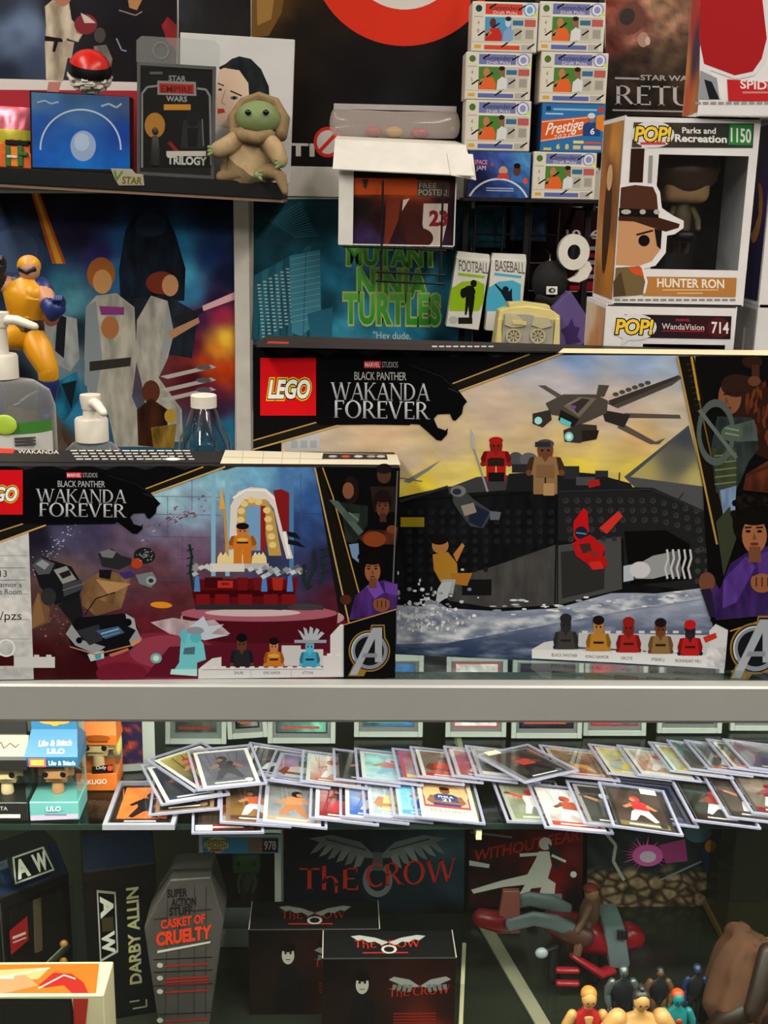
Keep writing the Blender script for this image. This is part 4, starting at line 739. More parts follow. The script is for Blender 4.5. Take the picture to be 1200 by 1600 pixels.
# blue collector box
def shelf_box(name, label, cat, x0, x1, y0, c, d, material, group=None):
    a0, a1, hgt = sx(x0, 200, c), sx(x1, 200, c), sh_((x0 + x1) / 2, y0, c); rt = root(name, label, cat, SP.pt((a0 + a1) / 2, 0, c - d / 2), group)
    box('carton', SP, a0, a1, .0003, hgt, c - d, c, material, rt, .001); return rt, SP.off(c), a0, a1, hgt
rt, pl, a0, a1, hh = shelf_box('collector_box', 'shiny blue collector box with a pale ring, on the black shelf', 'toy box', 47, 202, 146, -.012, .05, M_CARTON)
p = Print(pl)
p.field([(49, 144), (202, 151), (203, 266), (51, 261)], 40, 30, idw([(60, 150, '#4a6a94'), (120, 155, '#34567e'), (190, 160, '#3a4f74'), (60, 200, '#2450a0'), (125, 220, '#1c55b0'), (195, 210, '#1c3f94'), (60, 258, '#1c5ab4'), (125, 262, '#1c6ac0'), (198, 262, '#1858b0'), (125, 180, '#3e6498')], 3, .08, .05))
p.ring(126, 232, 64, 62, 2.6, '#a8bccc', 178, 362, 40); p.ell(130, 228, 20, 24, '#8aa0c4', 20); p.ell(128, 222, 12, 14, '#a4b6d2', 16)
p.line([(58, 160), (70, 157), (80, 162), (92, 159)], 2.5, '#8aa4bc'); p.line([(158, 166), (170, 162), (182, 168), (190, 162)], 3, '#8aa4bc')
p.build('front_print', rt); p2 = Print(PL(pl.pt(a0, hh, 0), pl.u, -pl.n), px=False)
# ball on top of it
bc = pl.pt(sx(139, 112) - 0, 0, -.028); bc.z = pl.pt(sx(139, 112), hh).z; rb = .041
rt = root('toy_ball', 'red, black and white toy ball on top of the blue box', 'toy', bc)
bc2 = bc + Vector((0, 0, rb + .0004)); tilt = Matrix.Rotation(R_(22), 3, 'X') @ Matrix.Rotation(R_(8), 3, 'Y')
def cap_ball(name, a, b, rr, material):
    bm = bmesh.new(); n = 28; rings = []
    for i in range(9):
        t = R_(a + (b - a) * i / 8); rings.append([bm.verts.new(bc2 + tilt @ Vector((math.cos(t) * math.cos(2 * math.pi * j / n), math.cos(t) * math.sin(2 * math.pi * j / n), math.sin(t))) * rr) for j in range(n)])
    for i in range(8):
        for j in range(n): bm.faces.new((rings[i][j], rings[i][(j + 1) % n], rings[i + 1][(j + 1) % n], rings[i + 1][j]))
    bm.faces.new(rings[0]); bm.faces.new(rings[-1]); return bm_obj(name, bm, material, rt, True)
cap_ball('upper_half', 24, 89, rb, mat('red_plastic', '#c81c14', .3)); cap_ball('band', -4, 25, rb * .99, M_BLK); cap_ball('lower_half', -89, -4, rb * .9, mat('white_plastic', '#d8d0c4', .45))
random.seed(21); bm = bmesh.new()
for i in range(130):
    t = R_(random.uniform(-70, -6)); f = random.uniform(0, 6.283); c = bc2 + tilt @ Vector((math.cos(t) * math.cos(f), math.cos(t) * math.sin(f), math.sin(t))) * rb * .9
    add_box(bm, PL(c, (1, 0, 0), (0, 0, 1)), -.006, .006, -.0025, .0025, -.004, .004)
bm_obj('bumpy_bricks', bm, mat('white_plastic'), rt)['kind'] = 'stuff'
# clear-hook carded figure
rt, pl, a0, a1, hh = None, None, 0, 0, 0
c0 = -.008; pl = SP.off(c0); a0, a1, hh = sx(214, 180, c0), sx(336, 180, c0), sh_(275, 100, c0)
rt = root('carded_figure', 'black carded action figure in a clear blister case, beside the blue box', 'toy pack', pl.pt((a0 + a1) / 2, 0, -.02))
box('backing_card', pl, a0 + .004, a1 - .004, .004, hh - .003, -.006, -.004, M_CARTON, rt, 0)
bm = bmesh.new(); frame(bm, pl, a0, a1, .0004, hh, .006, .006, .006, .006, -.012, 0); bm_obj('case_rim', bm, mat('case_rim', '#4a4a4c', .2, spec=.8), rt)
sheet('case_cover', pl, a0 + .006, a1 - .006, .006, hh - .006, -.0008, M_CLEAR, rt)
m = (a0 + a1) / 2; tab = [(a0 - .002, hh), (a1 + .006, hh), (a1 + .006, hh + .038), (a1 - .004, hh + .046), (a0 + .008, hh + .046), (a0 - .002, hh + .038)]
prism('hook_tab', pl, tab, -.006, -.005, M_CLEAR2, rt); 
bm = bmesh.new(); 
for i in range(24):
    t0, t1 = 2 * math.pi * i / 24, 2 * math.pi * (i + 1) / 24; q = lambda t, rr: (m - .03 + rr * math.cos(t), hh + .022 + rr * math.sin(t)); add_prism(bm, pl, [q(t0, .013), q(t1, .013), q(t1, .015), q(t0, .015)], -.0052, -.003)
bm_obj('hook_ring', bm, M_CLEAR2, rt)
p = Print(pl.off(-.004)); p.rect(221, 106, 331, 262, '#0e0e10'); p.line([(222, 262), (222, 146), (230, 136), (248, 134)], 3.2, '#8a8c90'); p.line([(308, 138), (322, 140), (328, 150), (330, 258)], 3.2, '#8a8c90')
p.poly([(246, 126), (306, 128), (307, 150), (246, 148)], '#8a8c90'); p.poly([(249, 130), (303, 132), (303, 147), (249, 145)], '#b02820'); p.text('EMPIRE', 252, 144, 300, 145, 10, '#5c1410', .02); p.text('STAR', 264, 126, 290, 127, 8, '#8a8c90', .03); p.text('WARS', 260, 158, 292, 159, 8, '#9a9c9e', .03); p.rect(256, 163, 298, 172, '#c88a2c'); p.rect(234, 112, 254, 116, '#606060')
p.ell(242, 196, 16, 20, '#b07a34', 20); p.poly([(282, 232), (286, 190), (300, 176), (314, 190), (320, 232)], '#26282c'); p.ell(301, 186, 10, 12, '#15161a'); p.poly([(292, 200), (310, 200), (308, 230), (294, 230)], '#0c0d10'); p.line([(316, 186), (318, 228)], 1.6, '#7a7c80'); p.poly([(262, 224), (266, 220), (280, 236), (276, 240)], '#8a1c1c')
p.text('TRILOGY', 262, 256, 322, 258, 12, '#c8c8c4', .04); p.rect(260, 236, 322, 244, '#c9c4b8'); p.build('card_print', rt)
cxx = pl.hit(242, 230)[0]; by = pl.hit(242, 258)[1]; M_FIG = mat('dark_figure', '#15130f', .45); q = lambda a, b, c: pl.pt(cxx + a, by + b, c)
fg = loft('figure_body', [q(0, 0, -.0025), q(0, .03, -.0025), q(0, .052, -.0025)], [(.011, .0015), (.009, .0018), (.006, .0015)], M_FIG, rt)
ell('figure_head', q(0, .062, -.0025), (.006, .0018, .007), M_FIG, rt)
# portrait canvas
plc = SP.off(-.10); a0, a1, hh = plc.hit(280, 200)[0], plc.hit(456, 200)[0], plc.hit(368, 56)[1]
rt = root('portrait_canvas', 'white canvas with a painted portrait of a dark-haired woman', 'canvas', plc.pt((a0 + a1) / 2, 0, -.01))
box('canvas', plc, a0, a1, .0003, hh, -.018, 0, mat('canvas_white', '#c9c9ca', .8, var=.03), rt, .001)
p = Print(plc); p.blob([(342, 105), (352, 100), (362, 92), (374, 88), (392, 92), (408, 108), (420, 135), (422, 165), (415, 200), (390, 200), (388, 140), (378, 118), (345, 112)], '#2c3034', '#15181c'); p.poly([(342, 110), (350, 106), (374, 110), (388, 130), (390, 160), (380, 190), (360, 200), (340, 196), (338, 150)], '#d4b9a4')
p.line([(340, 130), (350, 134)], 2, '#3a2c28'); p.line([(360, 142), (378, 150)], 2.4, '#3a2c28'); p.ell(366, 153, 6, 3, '#5a6a6c'); p.ell(366, 153, 2.4, 2.4, '#1c1c1c'); p.ell(344, 140, 3, 2, '#3a3434'); p.line([(352, 140), (346, 160), (352, 164)], 1.6, '#b0907c'); p.poly([(340, 170), (350, 170), (352, 176), (340, 178)], '#b83c3c'); p.poly([(388, 128), (400, 140), (404, 190), (392, 196)], '#1f2327'); p.build('painting', rt, P_MATTE)
# cloth doll in a robe (plain stand-in)
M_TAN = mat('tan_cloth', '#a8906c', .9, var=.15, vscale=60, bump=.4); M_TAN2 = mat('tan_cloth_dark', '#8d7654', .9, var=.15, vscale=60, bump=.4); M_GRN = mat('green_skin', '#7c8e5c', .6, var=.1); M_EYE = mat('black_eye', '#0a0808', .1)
pd = SP.off(.012); q = lambda px, py, c=0: (lambda h: pd.pt(h[0], h[1], c))(pd.hit(px, py))
rt = root('cloth_doll', 'green-skinned cloth doll slumped in a tan robe on the shelf end', 'doll', q(385, 282, -.05))
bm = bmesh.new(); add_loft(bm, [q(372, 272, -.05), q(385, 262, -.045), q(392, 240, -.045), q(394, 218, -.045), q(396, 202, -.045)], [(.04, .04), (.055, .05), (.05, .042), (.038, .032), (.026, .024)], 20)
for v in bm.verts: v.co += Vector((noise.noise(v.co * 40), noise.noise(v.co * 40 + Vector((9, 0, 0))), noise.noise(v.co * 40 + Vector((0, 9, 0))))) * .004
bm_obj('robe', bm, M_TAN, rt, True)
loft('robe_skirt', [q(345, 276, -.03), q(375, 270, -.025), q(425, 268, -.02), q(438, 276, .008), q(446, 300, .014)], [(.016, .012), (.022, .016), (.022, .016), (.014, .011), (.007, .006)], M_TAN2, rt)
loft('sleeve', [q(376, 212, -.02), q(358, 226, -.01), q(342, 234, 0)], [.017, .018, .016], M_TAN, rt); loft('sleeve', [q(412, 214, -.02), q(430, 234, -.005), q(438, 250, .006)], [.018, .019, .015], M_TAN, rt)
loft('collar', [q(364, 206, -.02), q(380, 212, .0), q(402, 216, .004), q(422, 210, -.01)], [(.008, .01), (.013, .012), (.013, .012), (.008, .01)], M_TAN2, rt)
hd = ell('head', q(402, 184, -.03), (.043, .038, .033), M_GRN, rt, 24, 14); 
for s in (388, 416): ell('eye', q(s, 176, .008), (.006, .004, .005), M_EYE, rt)
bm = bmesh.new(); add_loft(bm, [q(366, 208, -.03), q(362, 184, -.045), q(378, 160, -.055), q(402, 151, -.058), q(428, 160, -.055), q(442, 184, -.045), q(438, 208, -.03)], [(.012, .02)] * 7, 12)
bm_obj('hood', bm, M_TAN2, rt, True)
def hand(name, x, y, c, dx, k=1):
    bm = bmesh.new(); add_ell(bm, q(x, y, c), (.009, .008, .008), 10, 8)
    for i in (-1, 0, 1): add_loft(bm, [q(x, y, c), q(x + dx * .7, y + i * 4 - 1, c + .004), q(x + dx * 1.3, y + i * 6, c + .006)], [.0045, .0042, .003], 8)
    bm_obj(name, bm, M_GRN, rt, True)
hand('hand', 336, 236, .004, -7); hand('hand', 440, 256, .012, -6); hand('foot', 404, 274, .02, 4)
# badge, brick toy, foil pack
pb = SP.off(.0005); rt = root('badge', 'small gold V STAR badge stuck on the black shelf edge', 'badge', pb.pt(pb.hit(200, 292)[0], pb.hit(200, 292)[1], 0))
pts = [pb.hit(*k) for k in ((173, 263), (206, 264), (212, 272), (224, 272), (226, 290), (186, 290), (180, 280))]; prism('plate', pb, pts, 0, .003, mat('badge_silver', '#b4b09c', .3, .5), rt, .0006)
p = Print(pb.off(.003)); p.text('V', 178, 282, 192, 283, 15, '#5c7a3c', .03, .2); p.text('STAR', 191, 287, 221, 288, 11, '#6a5a1c', .03, .1); p.build('badge_print', rt)
M_OR = mat('orange_brick', '#d8661c', .35); M_DG = mat('green_brick', '#2c6a34', .35)
po = SP.off(-.02); q = lambda px, py: po.hit(px, py); rt = root('brick_toy', 'small orange and green brick-built toy at the shelf left end', 'toy', po.pt(q(22, 262)[0], 0, -.015))
def bb(name, x0, y0, x1, y1, c0, c1, m_): a, b = q(x0, y1), q(x1, y0); box(name, po, a[0], b[0], max(a[1], .0003), b[1], c0, c1, m_, rt, .001)
bb('base', -8, 240, 50, 262, -.04, 0, M_OR); bb('brick_course', -4, 226, 46, 240, -.035, -.004, M_OR); bb('post', 10, 228, 17, 260, 0, .006, M_DG); bb('post', 29, 228, 36, 260, 0, .006, M_DG); bb('gate', 17, 230, 29, 260, 0, .003, mat('orange_bright', '#e8842c', .3)); bb('stripe', 12, 243, 28, 246, .006, .007, M_TRIM); bb('cross_bar', 30, 238, 44, 243, 0, .008, M_DG); bb('roof', 8, 220, 44, 226, -.03, 0, M_BLK)
for i in range(4): c = po.pt(q(4 + i * 12, 226)[0], q(22, 224.5 if i in (0, 3) else 219)[1], -.012); lathe('stud', c + Vector((0, 0, -.0005)), [(.0035, 0), (.0035, .003), (.0001, .003)], M_OR, rt, 10)
pf = SP.off(-.085); rt = root('foil_pack', 'pink and yellow foil snack pack behind the orange brick toy', 'pack', pf.pt(pf.hit(20, 262)[0], 0, 0))
bm = bmesh.new(); a0, a1, hh = pf.hit(-25, 220)[0], pf.hit(52, 220)[0], pf.hit(20, 167)[1]; n1, n2 = 14, 16; vs = {}
for s in (0, 1):
    for i in range(n1 + 1):
        for j in range(n2 + 1):
            u, v = i / n1, j / n2; bul = .018 * math.sin(math.pi * u) ** .6 * math.sin(math.pi * v) ** .6 + .001; w_ = .002 * noise.noise(Vector((u * 9, v * 9, s * 4)))
            vs[s, i, j] = bm.verts.new(pf.pt(a0 + (a1 - a0) * u, .0004 + hh * v, (bul + w_) * (1 if s else -1)))
for s in (0, 1):
    for i in range(n1):
        for j in range(n2): bm.faces.new((vs[s, i, j], vs[s, i + 1, j], vs[s, i + 1, j + 1], vs[s, i, j + 1])).material_index = 1 if .3 < j / n2 < .62 else 0
for i in range(n1):
    for j in (0, n2): bm.faces.new((vs[0, i, j], vs[0, i + 1, j], vs[1, i + 1, j], vs[1, i, j]))
for j in range(n2):
    for i in (0, n1): bm.faces.new((vs[0, i, j], vs[0, i, j + 1], vs[1, i, j + 1], vs[1, i, j]))
bm_obj('pouch', bm, [mat('foil_pink', '#d06a7c', .25, .4), mat('foil_yellow', '#c8c23c', .3, .2)], rt, True)

# ------------------------------------------------------------------ trading-card box display
YC = 2.38
tb = onY(835, 311, YC).z
bc_ = [onY(x, 309, YC).x for x in (724, 946)]
rk = root('wire_rack', 'black wire grid rack on the wall holding trading-card boxes', 'rack', ((bc_[0] + bc_[1]) / 2, YC + .06, tb - .5))
bm = bmesh.new(); add_box(bm, XY, bc_[0], bc_[1], YC - .004, YC + .075, tb - .006, tb); add_box(bm, XY, bc_[0], bc_[1], YC - .004, YC - .002, tb, tb + .0001); bm_obj('tray', bm, M_BLK, rk)
bm = bmesh.new(); gx0, gx1 = onY(738, 400, 2.5).x, onY(950, 400, 2.5).x; gz0, gz1 = onY(800, 620, 2.5).z, onY(800, 322, 2.5).z
n = 5
for i in range(n + 1): x = gx0 + (gx1 - gx0) * i / n; add_loft(bm, [(x, 2.47, gz0), (x, 2.47, gz1)], [.0025, .0025], 6, False)
for i in range(8): z = gz0 + (gz1 - gz0) * i / 7; add_loft(bm, [(gx0, 2.472, z), (gx1, 2.472, z)], [.0025, .0025], 6, False)
bm_obj('wire_grid', bm, M_WIRE, rk)
for x in (bc_[0] + .015, (bc_[0] + bc_[1]) / 2, bc_[1] - .015): box('upright', XY, x - .006, x + .006, YC + .078, YC + .09, gz0, onY(830, -40, YC).z, M_BLK, rk, .001)
for x in (bc_[0] + .02, bc_[1] - .02): box('arm', XY, x - .003, x + .003, YC + .0, YC + .19, tb - .02, tb - .006, M_BLK, rk, 0)
def hobby(p, x0, y0, x1, y1, kind):
    X = lambda u: x0 + (x1 - x0) * u; Y = lambda v: y0 + (y1 - y0) * v; Rr = lambda u0, v0, u1, v1, c: p.poly([(X(u0), Y(v0)), (X(u1), Y(v0)), (X(u1), Y(v1)), (X(u0), Y(v1))], c)
    if kind in 'AB':
        band = '#c8402c' if kind == 'A' else '#6a72a8'; bg = '#4a90b8' if kind == 'A' else '#4a7a34'
        Rr(.02, .02, .98, .98, '#cfc9bc'); Rr(.2, .04, .76, .25, band); p.text('Contenders', X(.26), Y(.16), X(.72), Y(.16), (y1 - y0) * .09, '#3a3440', .01); p.text('Draft Picks', X(.32), Y(.24), X(.68), Y(.24), (y1 - y0) * .06, '#d8d4d0')
        Rr(.2, .3, .6, .78, bg); Rr(.6, .3, .95, .78, '#bcb8ac'); Rr(.62, .36, .78, .46, '#33688c'); Rr(.8, .34, .97, .48, '#b05a54'); Rr(.64, .52, .76, .74, '#a8a498'); Rr(.82, .54, .94, .72, '#98948a')
        p.ell(X(.87), Y(.15), (x1 - x0) * .1, (y1 - y0) * .14, '#8a8cc0' if kind == 'B' else '#6a9ac8', 18); p.ring(X(.87), Y(.15), (x1 - x0) * .075, (y1 - y0) * .11, 2.6, '#d8dce0'); p.ell(X(.95), Y(.25), (x1 - x0) * .03, (y1 - y0) * .05, '#b8d840', 8)
        o_ = '#d8602c' if kind == 'B' else '#b82c24'; sk = '#b07850'
        p.poly([(X(.2), Y(.78)), (X(.24), Y(.6)), (X(.3), Y(.52)), (X(.42), Y(.52)), (X(.47), Y(.66)), (X(.46), Y(.78))], o_); p.ell(X(.32), Y(.42), (x1 - x0) * .05, (y1 - y0) * .1, sk if kind == 'B' else '#5c2c28', 12); p.line([(X(.26), Y(.56)), (X(.22), Y(.68)), (X(.3), Y(.6))], 4, sk)
        p.poly([(X(.48), Y(.78)), (X(.49), Y(.58)), (X(.56), Y(.5)), (X(.64), Y(.56)), (X(.63), Y(.76))], '#d0d0d4' if kind == 'B' else '#7a9cc8'); p.ell(X(.55), Y(.4), (x1 - x0) * .045, (y1 - y0) * .1, '#8a5c44' if kind == 'B' else '#b8c4d8', 12); p.ell(X(.55), Y(.33), (x1 - x0) * .045, (y1 - y0) * .05, '#241c1a', 10)
        p.ell(X(.1), Y(.14), (x1 - x0) * .05, (y1 - y0) * .07, '#4a6a30' if kind == 'B' else '#1c3c40', 14); p.text('4', X(.085), Y(.46), X(.115), Y(.46), (y1 - y0) * .08, '#5a5650'); p.text('5' if kind == 'B' else '8', X(.085), Y(.62), X(.115), Y(.62), (y1 - y0) * .08, '#5a5650')
        Rr(.2, .86, .74, .95, '#5a66a4' if kind == 'B' else '#c8482c'); Rr(.05, .86, .15, .93, '#c8a03c'); Rr(.76, .84, .92, .96, '#a8a4a0'); p.line([(X(.2), Y(.28)), (X(.98), Y(.28))], .8, '#e8e4dc'); p.line([(X(.03), Y(.3)), (X(.17), Y(.3))], .8, '#6a665c'); p.line([(X(.02), Y(.8)), (X(.98), Y(.8))], .9, '#a09c90')
        for a in ((.3, .08), (.74, .1), (.14, .62), (.7, .6), (.5, .84), (.9, .86), (.36, .46)): p.poly([(X(a[0] - .05), Y(a[1] + .05)), (X(a[0] + .05), Y(a[1] - .05)), (X(a[0] + .07), Y(a[1] - .03)), (X(a[0] - .03), Y(a[1] + .07))], '#151315')
    elif kind == 'P':
        Rr(.01, .01, .99, .99, '#2c6ca8'); p.poly([(X(.01), Y(.36)), (X(.78), Y(.24)), (X(.8), Y(.62)), (X(.01), Y(.8))], '#d05a24'); p.line([(X(.01), Y(.39)), (X(.78), Y(.27))], 1, '#e8d8c8'); p.line([(X(.01), Y(.78)), (X(.8), Y(.6))], 1, '#e8d8c8')
        p.text('Prestige', X(.08), Y(.66), X(.66), Y(.52), (y1 - y0) * .24, '#e4dcd4', .015, .35); p.text('2021', X(.2), Y(.74), X(.46), Y(.69), (y1 - y0) * .08, '#e4dcd4', 0, .2, 1.2)
        p.poly([(X(.66), Y(.66)), (X(.66), Y(.42)), (X(.78), Y(.34)), (X(.92), Y(.44)), (X(.94), Y(.66))], '#24407c'); p.ell(X(.78), Y(.29), (x1 - x0) * .06, (y1 - y0) * .1, '#8a6a60', 12); p.ell(X(.78), Y(.24), (x1 - x0) * .06, (y1 - y0) * .06, '#c8ccd4', 12); p.poly([(X(.86), Y(.5)), (X(.86), Y(.24)), (X(.98), Y(.2)), (X(.98), Y(.56))], '#d87c24'); p.text('6', X(.78), Y(.62), X(.84), Y(.62), (y1 - y0) * .12, '#d8d8dc', .03)
        Rr(.18, .1, .86, .14, '#8ab0d0'); Rr(.06, .2, .34, .23, '#a8c4d8'); Rr(.07, .06, .14, .16, '#1c3458'); Rr(.88, .06, .97, .16, '#b84030'); p.text('6', X(.26), Y(.94), X(.31), Y(.94), (y1 - y0) * .1, '#e0c83c', .03); p.text('8', X(.4), Y(.94), X(.45), Y(.94), (y1 - y0) * .1, '#e0c83c', .03); Rr(.52, .76, .68, .82, '#d8c87c'); Rr(.68, .78, .96, .82, '#c8502c'); Rr(.68, .86, .96, .94, '#c8b8a8'); Rr(.06, .92, .18, .97, '#d8b83c'); Rr(.52, .86, .64, .94, '#c8b87c')
    else:
        p.field([(X(.01), Y(.01)), (X(.99), Y(.01)), (X(.99), Y(.99)), (X(.01), Y(.99))], 20, 14, idw([(X(.1), Y(.1), '#2c3a7c'), (X(.5), Y(.1), '#3a56a0'), (X(.9), Y(.2), '#4a86c0'), (X(.2), Y(.6), '#1c2048'), (X(.8), Y(.5), '#2c5a98'), (X(.5), Y(.9), '#2a4078'), (X(.1), Y(.95), '#2a3868')], 3, .3, .1))
        p.ring(X(.5), Y(1.25), (x1 - x0) * .52, (y1 - y0) * .68, 3, '#c8c8d0', 205, 335, 30); p.text('SPACE', X(.1), Y(.28), X(.3), Y(.28), (y1 - y0) * .09, '#d87c8c', .02); p.text('JAM', X(.13), Y(.4), X(.28), Y(.4), (y1 - y0) * .09, '#c8a8c0', .02)
        p.ell(X(.56), Y(.42), (x1 - x0) * .07, (y1 - y0) * .11, '#c09070', 12); p.poly([(X(.46), Y(.58)), (X(.5), Y(.46)), (X(.62), Y(.46)), (X(.68), Y(.58))], '#b84038'); p.poly([(X(.68), Y(.62)), (X(.7), Y(.5)), (X(.86), Y(.5)), (X(.9), Y(.66))], '#3a6ab0'); p.ell(X(.78), Y(.4), (x1 - x0) * .06, (y1 - y0) * .12, '#5c3426', 14); p.ell(X(.78), Y(.3), (x1 - x0) * .055, (y1 - y0) * .06, '#151012', 10); p.ell(X(.92), Y(.62), (x1 - x0) * .04, (y1 - y0) * .07, '#c8502c', 12); p.ell(X(.38), Y(.28), (x1 - x0) * .025, (y1 - y0) * .045, '#a04828', 10)
        for v in (.78, .83): Rr(.3, v, .74, v + .02, '#a8b0c8')
colz = [tb + .0004, tb + .0004]; M_HB = [mat('hobby_white', '#d0cabe', .45), mat('hobby_blue', '#1c4878', .4), mat('hobby_navy', '#14183c', .4)]
HOBBY = [(0, 731, 829, 236, 309, 'S', 'dark blue space-themed trading-card box, bottom left of its display'), (1, 832, 931, 238, 312, 'B', 'white and purple trading-card box, bottom of the right column'),
         (0, 727, 829, 157, 231, 'B', 'white and purple trading-card box above the dark blue space-themed box'), (1, 845, 945, 162, 236, 'P', 'blue and orange Prestige trading-card box in the right column'),
         (0, 727, 830, 82, 156, 'B', 'white and purple trading-card box directly under the red-banded box'), (1, 844, 949, 82, 160, 'B', 'white and purple trading-card box resting on the orange Prestige box'),
         (0, 737, 840, 3, 80, 'A', 'white trading-card box with red bands, top of the left column'), (1, 842, 945, 3, 81, 'B', 'white and purple trading-card box, top of the right column')]
for c, x0, x1, y0, y1, k, lab in HOBBY:
    my = (y0 + y1) / 2; l, r_ = onY(x0, my, YC).x, onY(x1, my, YC).x; hgt = (onY((x0 + x1) / 2, y0, YC).z - onY((x0 + x1) / 2, y1, YC).z); z = colz[c]; 
    if colz[c] > tb + .001: hgt = onY((x0 + x1) / 2, y0, YC).z - z
    pl = PL((l, YC, z), (1, 0, 0), (0, 0, 1)); rt = root('trading_card_box', lab, 'card box', ((l + r_) / 2, YC + .03, z), 'sealed trading-card boxes on the rack')
    box('carton', pl, 0, r_ - l, 0, hgt, -.062, 0, M_HB[{'A': 0, 'B': 0, 'P': 1, 'S': 2}[k]], rt, .0015); p = Print(pl, px=False, base=.0003); W = r_ - l; p.map = lambda x, y, W=W, hgt=hgt: (x, y); 
    class M_: pass
    pp = Print(pl, px=False, base=.0003, eps=2e-5); pp.map = lambda x, y, W=W, hgt=hgt: (x / 100 * W, hgt - y / 75 * hgt); pp.px_flip = True
    _t = pp.text; pp.text = (lambda t, x0, y0, x1, y1, h, col, off=0, shear=0, space=1.0, _t=_t: _t(t, x0, y0, x1, y1, h, col, off, shear, space, up=(0, -1)))
    hobby(pp, 0, 0, 100, 75, k); pp.build('front_print', rt, P_GLOSS)
    colz[c] = z + hgt + .0004

# ------------------------------------------------------------------ white carton with lid flap on a wire basket
YB2 = 2.34
q = lambda px, py, Y=YB2: onY(px, py, Y)
l, r_, zb, zt = q(529, 330).x, q(712, 330).x, q(620, 384).z, q(620, 262).z
pl = PL((l, YB2, zb), (1, 0, 0), (0, 0, 1)); W, H = r_ - l, zt - zb
rt = root('open_carton', 'white carton with a drooping paper lid and dark picture front, centre of the back wall', 'carton', ((l + r_) / 2, YB2 + .06, zb))
bm = bmesh.new(); t_ = .002; add_box(bm, pl, 0, t_, 0, H, -.13, 0); add_box(bm, pl, W - t_, W, 0, H, -.13, 0); add_box(bm, pl, 0, W, 0, t_, -.13, 0); add_box(bm, pl, 0, W, 0, H, -.132, -.13); add_box(bm, pl, 0, .028, 0, H, 0, t_); bm_obj('body', bm, M_WHITEC, rt)
bm = bmesh.new(); add_box(bm, pl, .028, W - .002, .002, H - .004, -.012, -.008); bm_obj('picture_card', bm, M_CARTON, rt)
p = Print(pl.off(-.008)); p.field([(552, 278), (712, 282), (712, 384), (552, 382)], 30, 20, idw([(560, 290, '#b8481c'), (640, 292, '#b04a20'), (560, 320, '#15100f'), (600, 350, '#241014'), (640, 330, '#3c1a14'), (700, 340, '#20101a'), (580, 375, '#33244a'), (680, 375, '#2c1c2c')], 4, .2, .06))
p.rect(552, 278, 650, 304, '#b44a20'); p.poly([(566, 280), (576, 280), (572, 296), (568, 292)], '#3a3028'); p.rect(652, 284, 702, 308, '#4a4238'); p.text('FREE', 655, 294, 682, 294, 8, '#a8a090'); p.text('POSTER!', 654, 305, 698, 305, 9, '#b0a898'); p.poly([(662, 318), (700, 318), (698, 350), (690, 384), (668, 384), (660, 350)], '#b4a8a0'); p.text('23', 672, 352, 698, 352, 22, '#7a1c28', .05); p.poly([(604, 310), (626, 312), (622, 345), (606, 384), (600, 384)], '#6a2c1c'); p.ell(655, 372, 22, 16, '#3c1c1a'); p.poly([(630, 312), (640, 310), (628, 330)], '#c0b4ac'); p.build('picture', rt, P_GLOSS)
fl = [q(526, 232, YB2 - .004), q(714, 238, YB2 - .004)]
bm = bmesh.new(); zc = zt + .002
for (xa, ya), (xb, yb_) in (((0, 0), (0, 0)),):
    A = [pl.pt(-.004, H + .06, -.10), pl.pt(W + .004, H + .055, -.10), pl.pt(W + .018, H + .045, -.03), pl.pt(W + .03, H - .012, .03), pl.pt(-.012, H - .005, .03), pl.pt(-.008, H + .05, -.03)]
    top = [bm.verts.new(v) for v in A]; bot = [bm.verts.new(v + Vector((0, .001, -.002))) for v in A]
    for idx in ((0, 1, 2, 5), (5, 2, 3, 4)): bm.faces.new([top[i] for i in idx]); bm.faces.new([bot[i] for i in idx][::-1])
    for i in range(6): j = (i + 1) % 6; bm.faces.new((top[i], bot[i], bot[j], top[j]))
bm_obj('lid_flap', bm, M_WHITEC, rt); bm = bmesh.new(); A = [(W - .02, H + .03, -.01), (W + .03, H + .028, -.01), (W + .035, H - .02, .02), (W - .015, H - .012, .034)]; B = [bm.verts.new(pl.pt(*a)) for a in A]; C_ = [bm.verts.new(pl.pt(a[0], a[1] - .001, a[2] - .003)) for a in A]
bm.faces.new(B); bm.faces.new(C_[::-1])
for i in range(4): j = (i + 1) % 4; bm.faces.new((B[i], C_[i], C_[j], B[j]))
bm_obj('side_flap', bm, M_WHITEC, rt)
# clear pouch behind on top
pv = PL((q(524, 230).x, YB2 + .10, pl.pt(0, H + .058).z), (1, 0, 0), (0, 0, 1)); Wp = q(716, 215).x - q(524, 215).x
rt2 = root('clear_pouch', 'clear zip pouch with red and yellow items on the white carton', 'pouch', pv.pt(Wp / 2, 0, 0))
loft('pouch_film', [pv.pt(.0, .028, 0), pv.pt(.03, .026, 0), pv.pt(Wp / 2, .025, 0), pv.pt(Wp - .03, .026, 0), pv.pt(Wp, .028, 0)], [(.012, .027), (.016, .026), (.018, .025), (.016, .026), (.012, .027)], mat('pouch_film', '#c8bcb6', .12, clear=.35, cloudy=True), rt2); bm = bmesh.new(); add_box(bm, pv, -.004, Wp + .004, .052, .062, -.002, .001); bm_obj('zip_strip', bm, mat('zip_strip', '#a8a0a0', .25), rt2)
for px, c in ((.075, '#a81c2c'), (.115, '#c8a03c'), (.165, '#a81c34')): ell('sweet', pv.pt(px, .012, 0), (.018, .012, .01), mat('sweet' + c, c, .3), rt2, 12, 8)
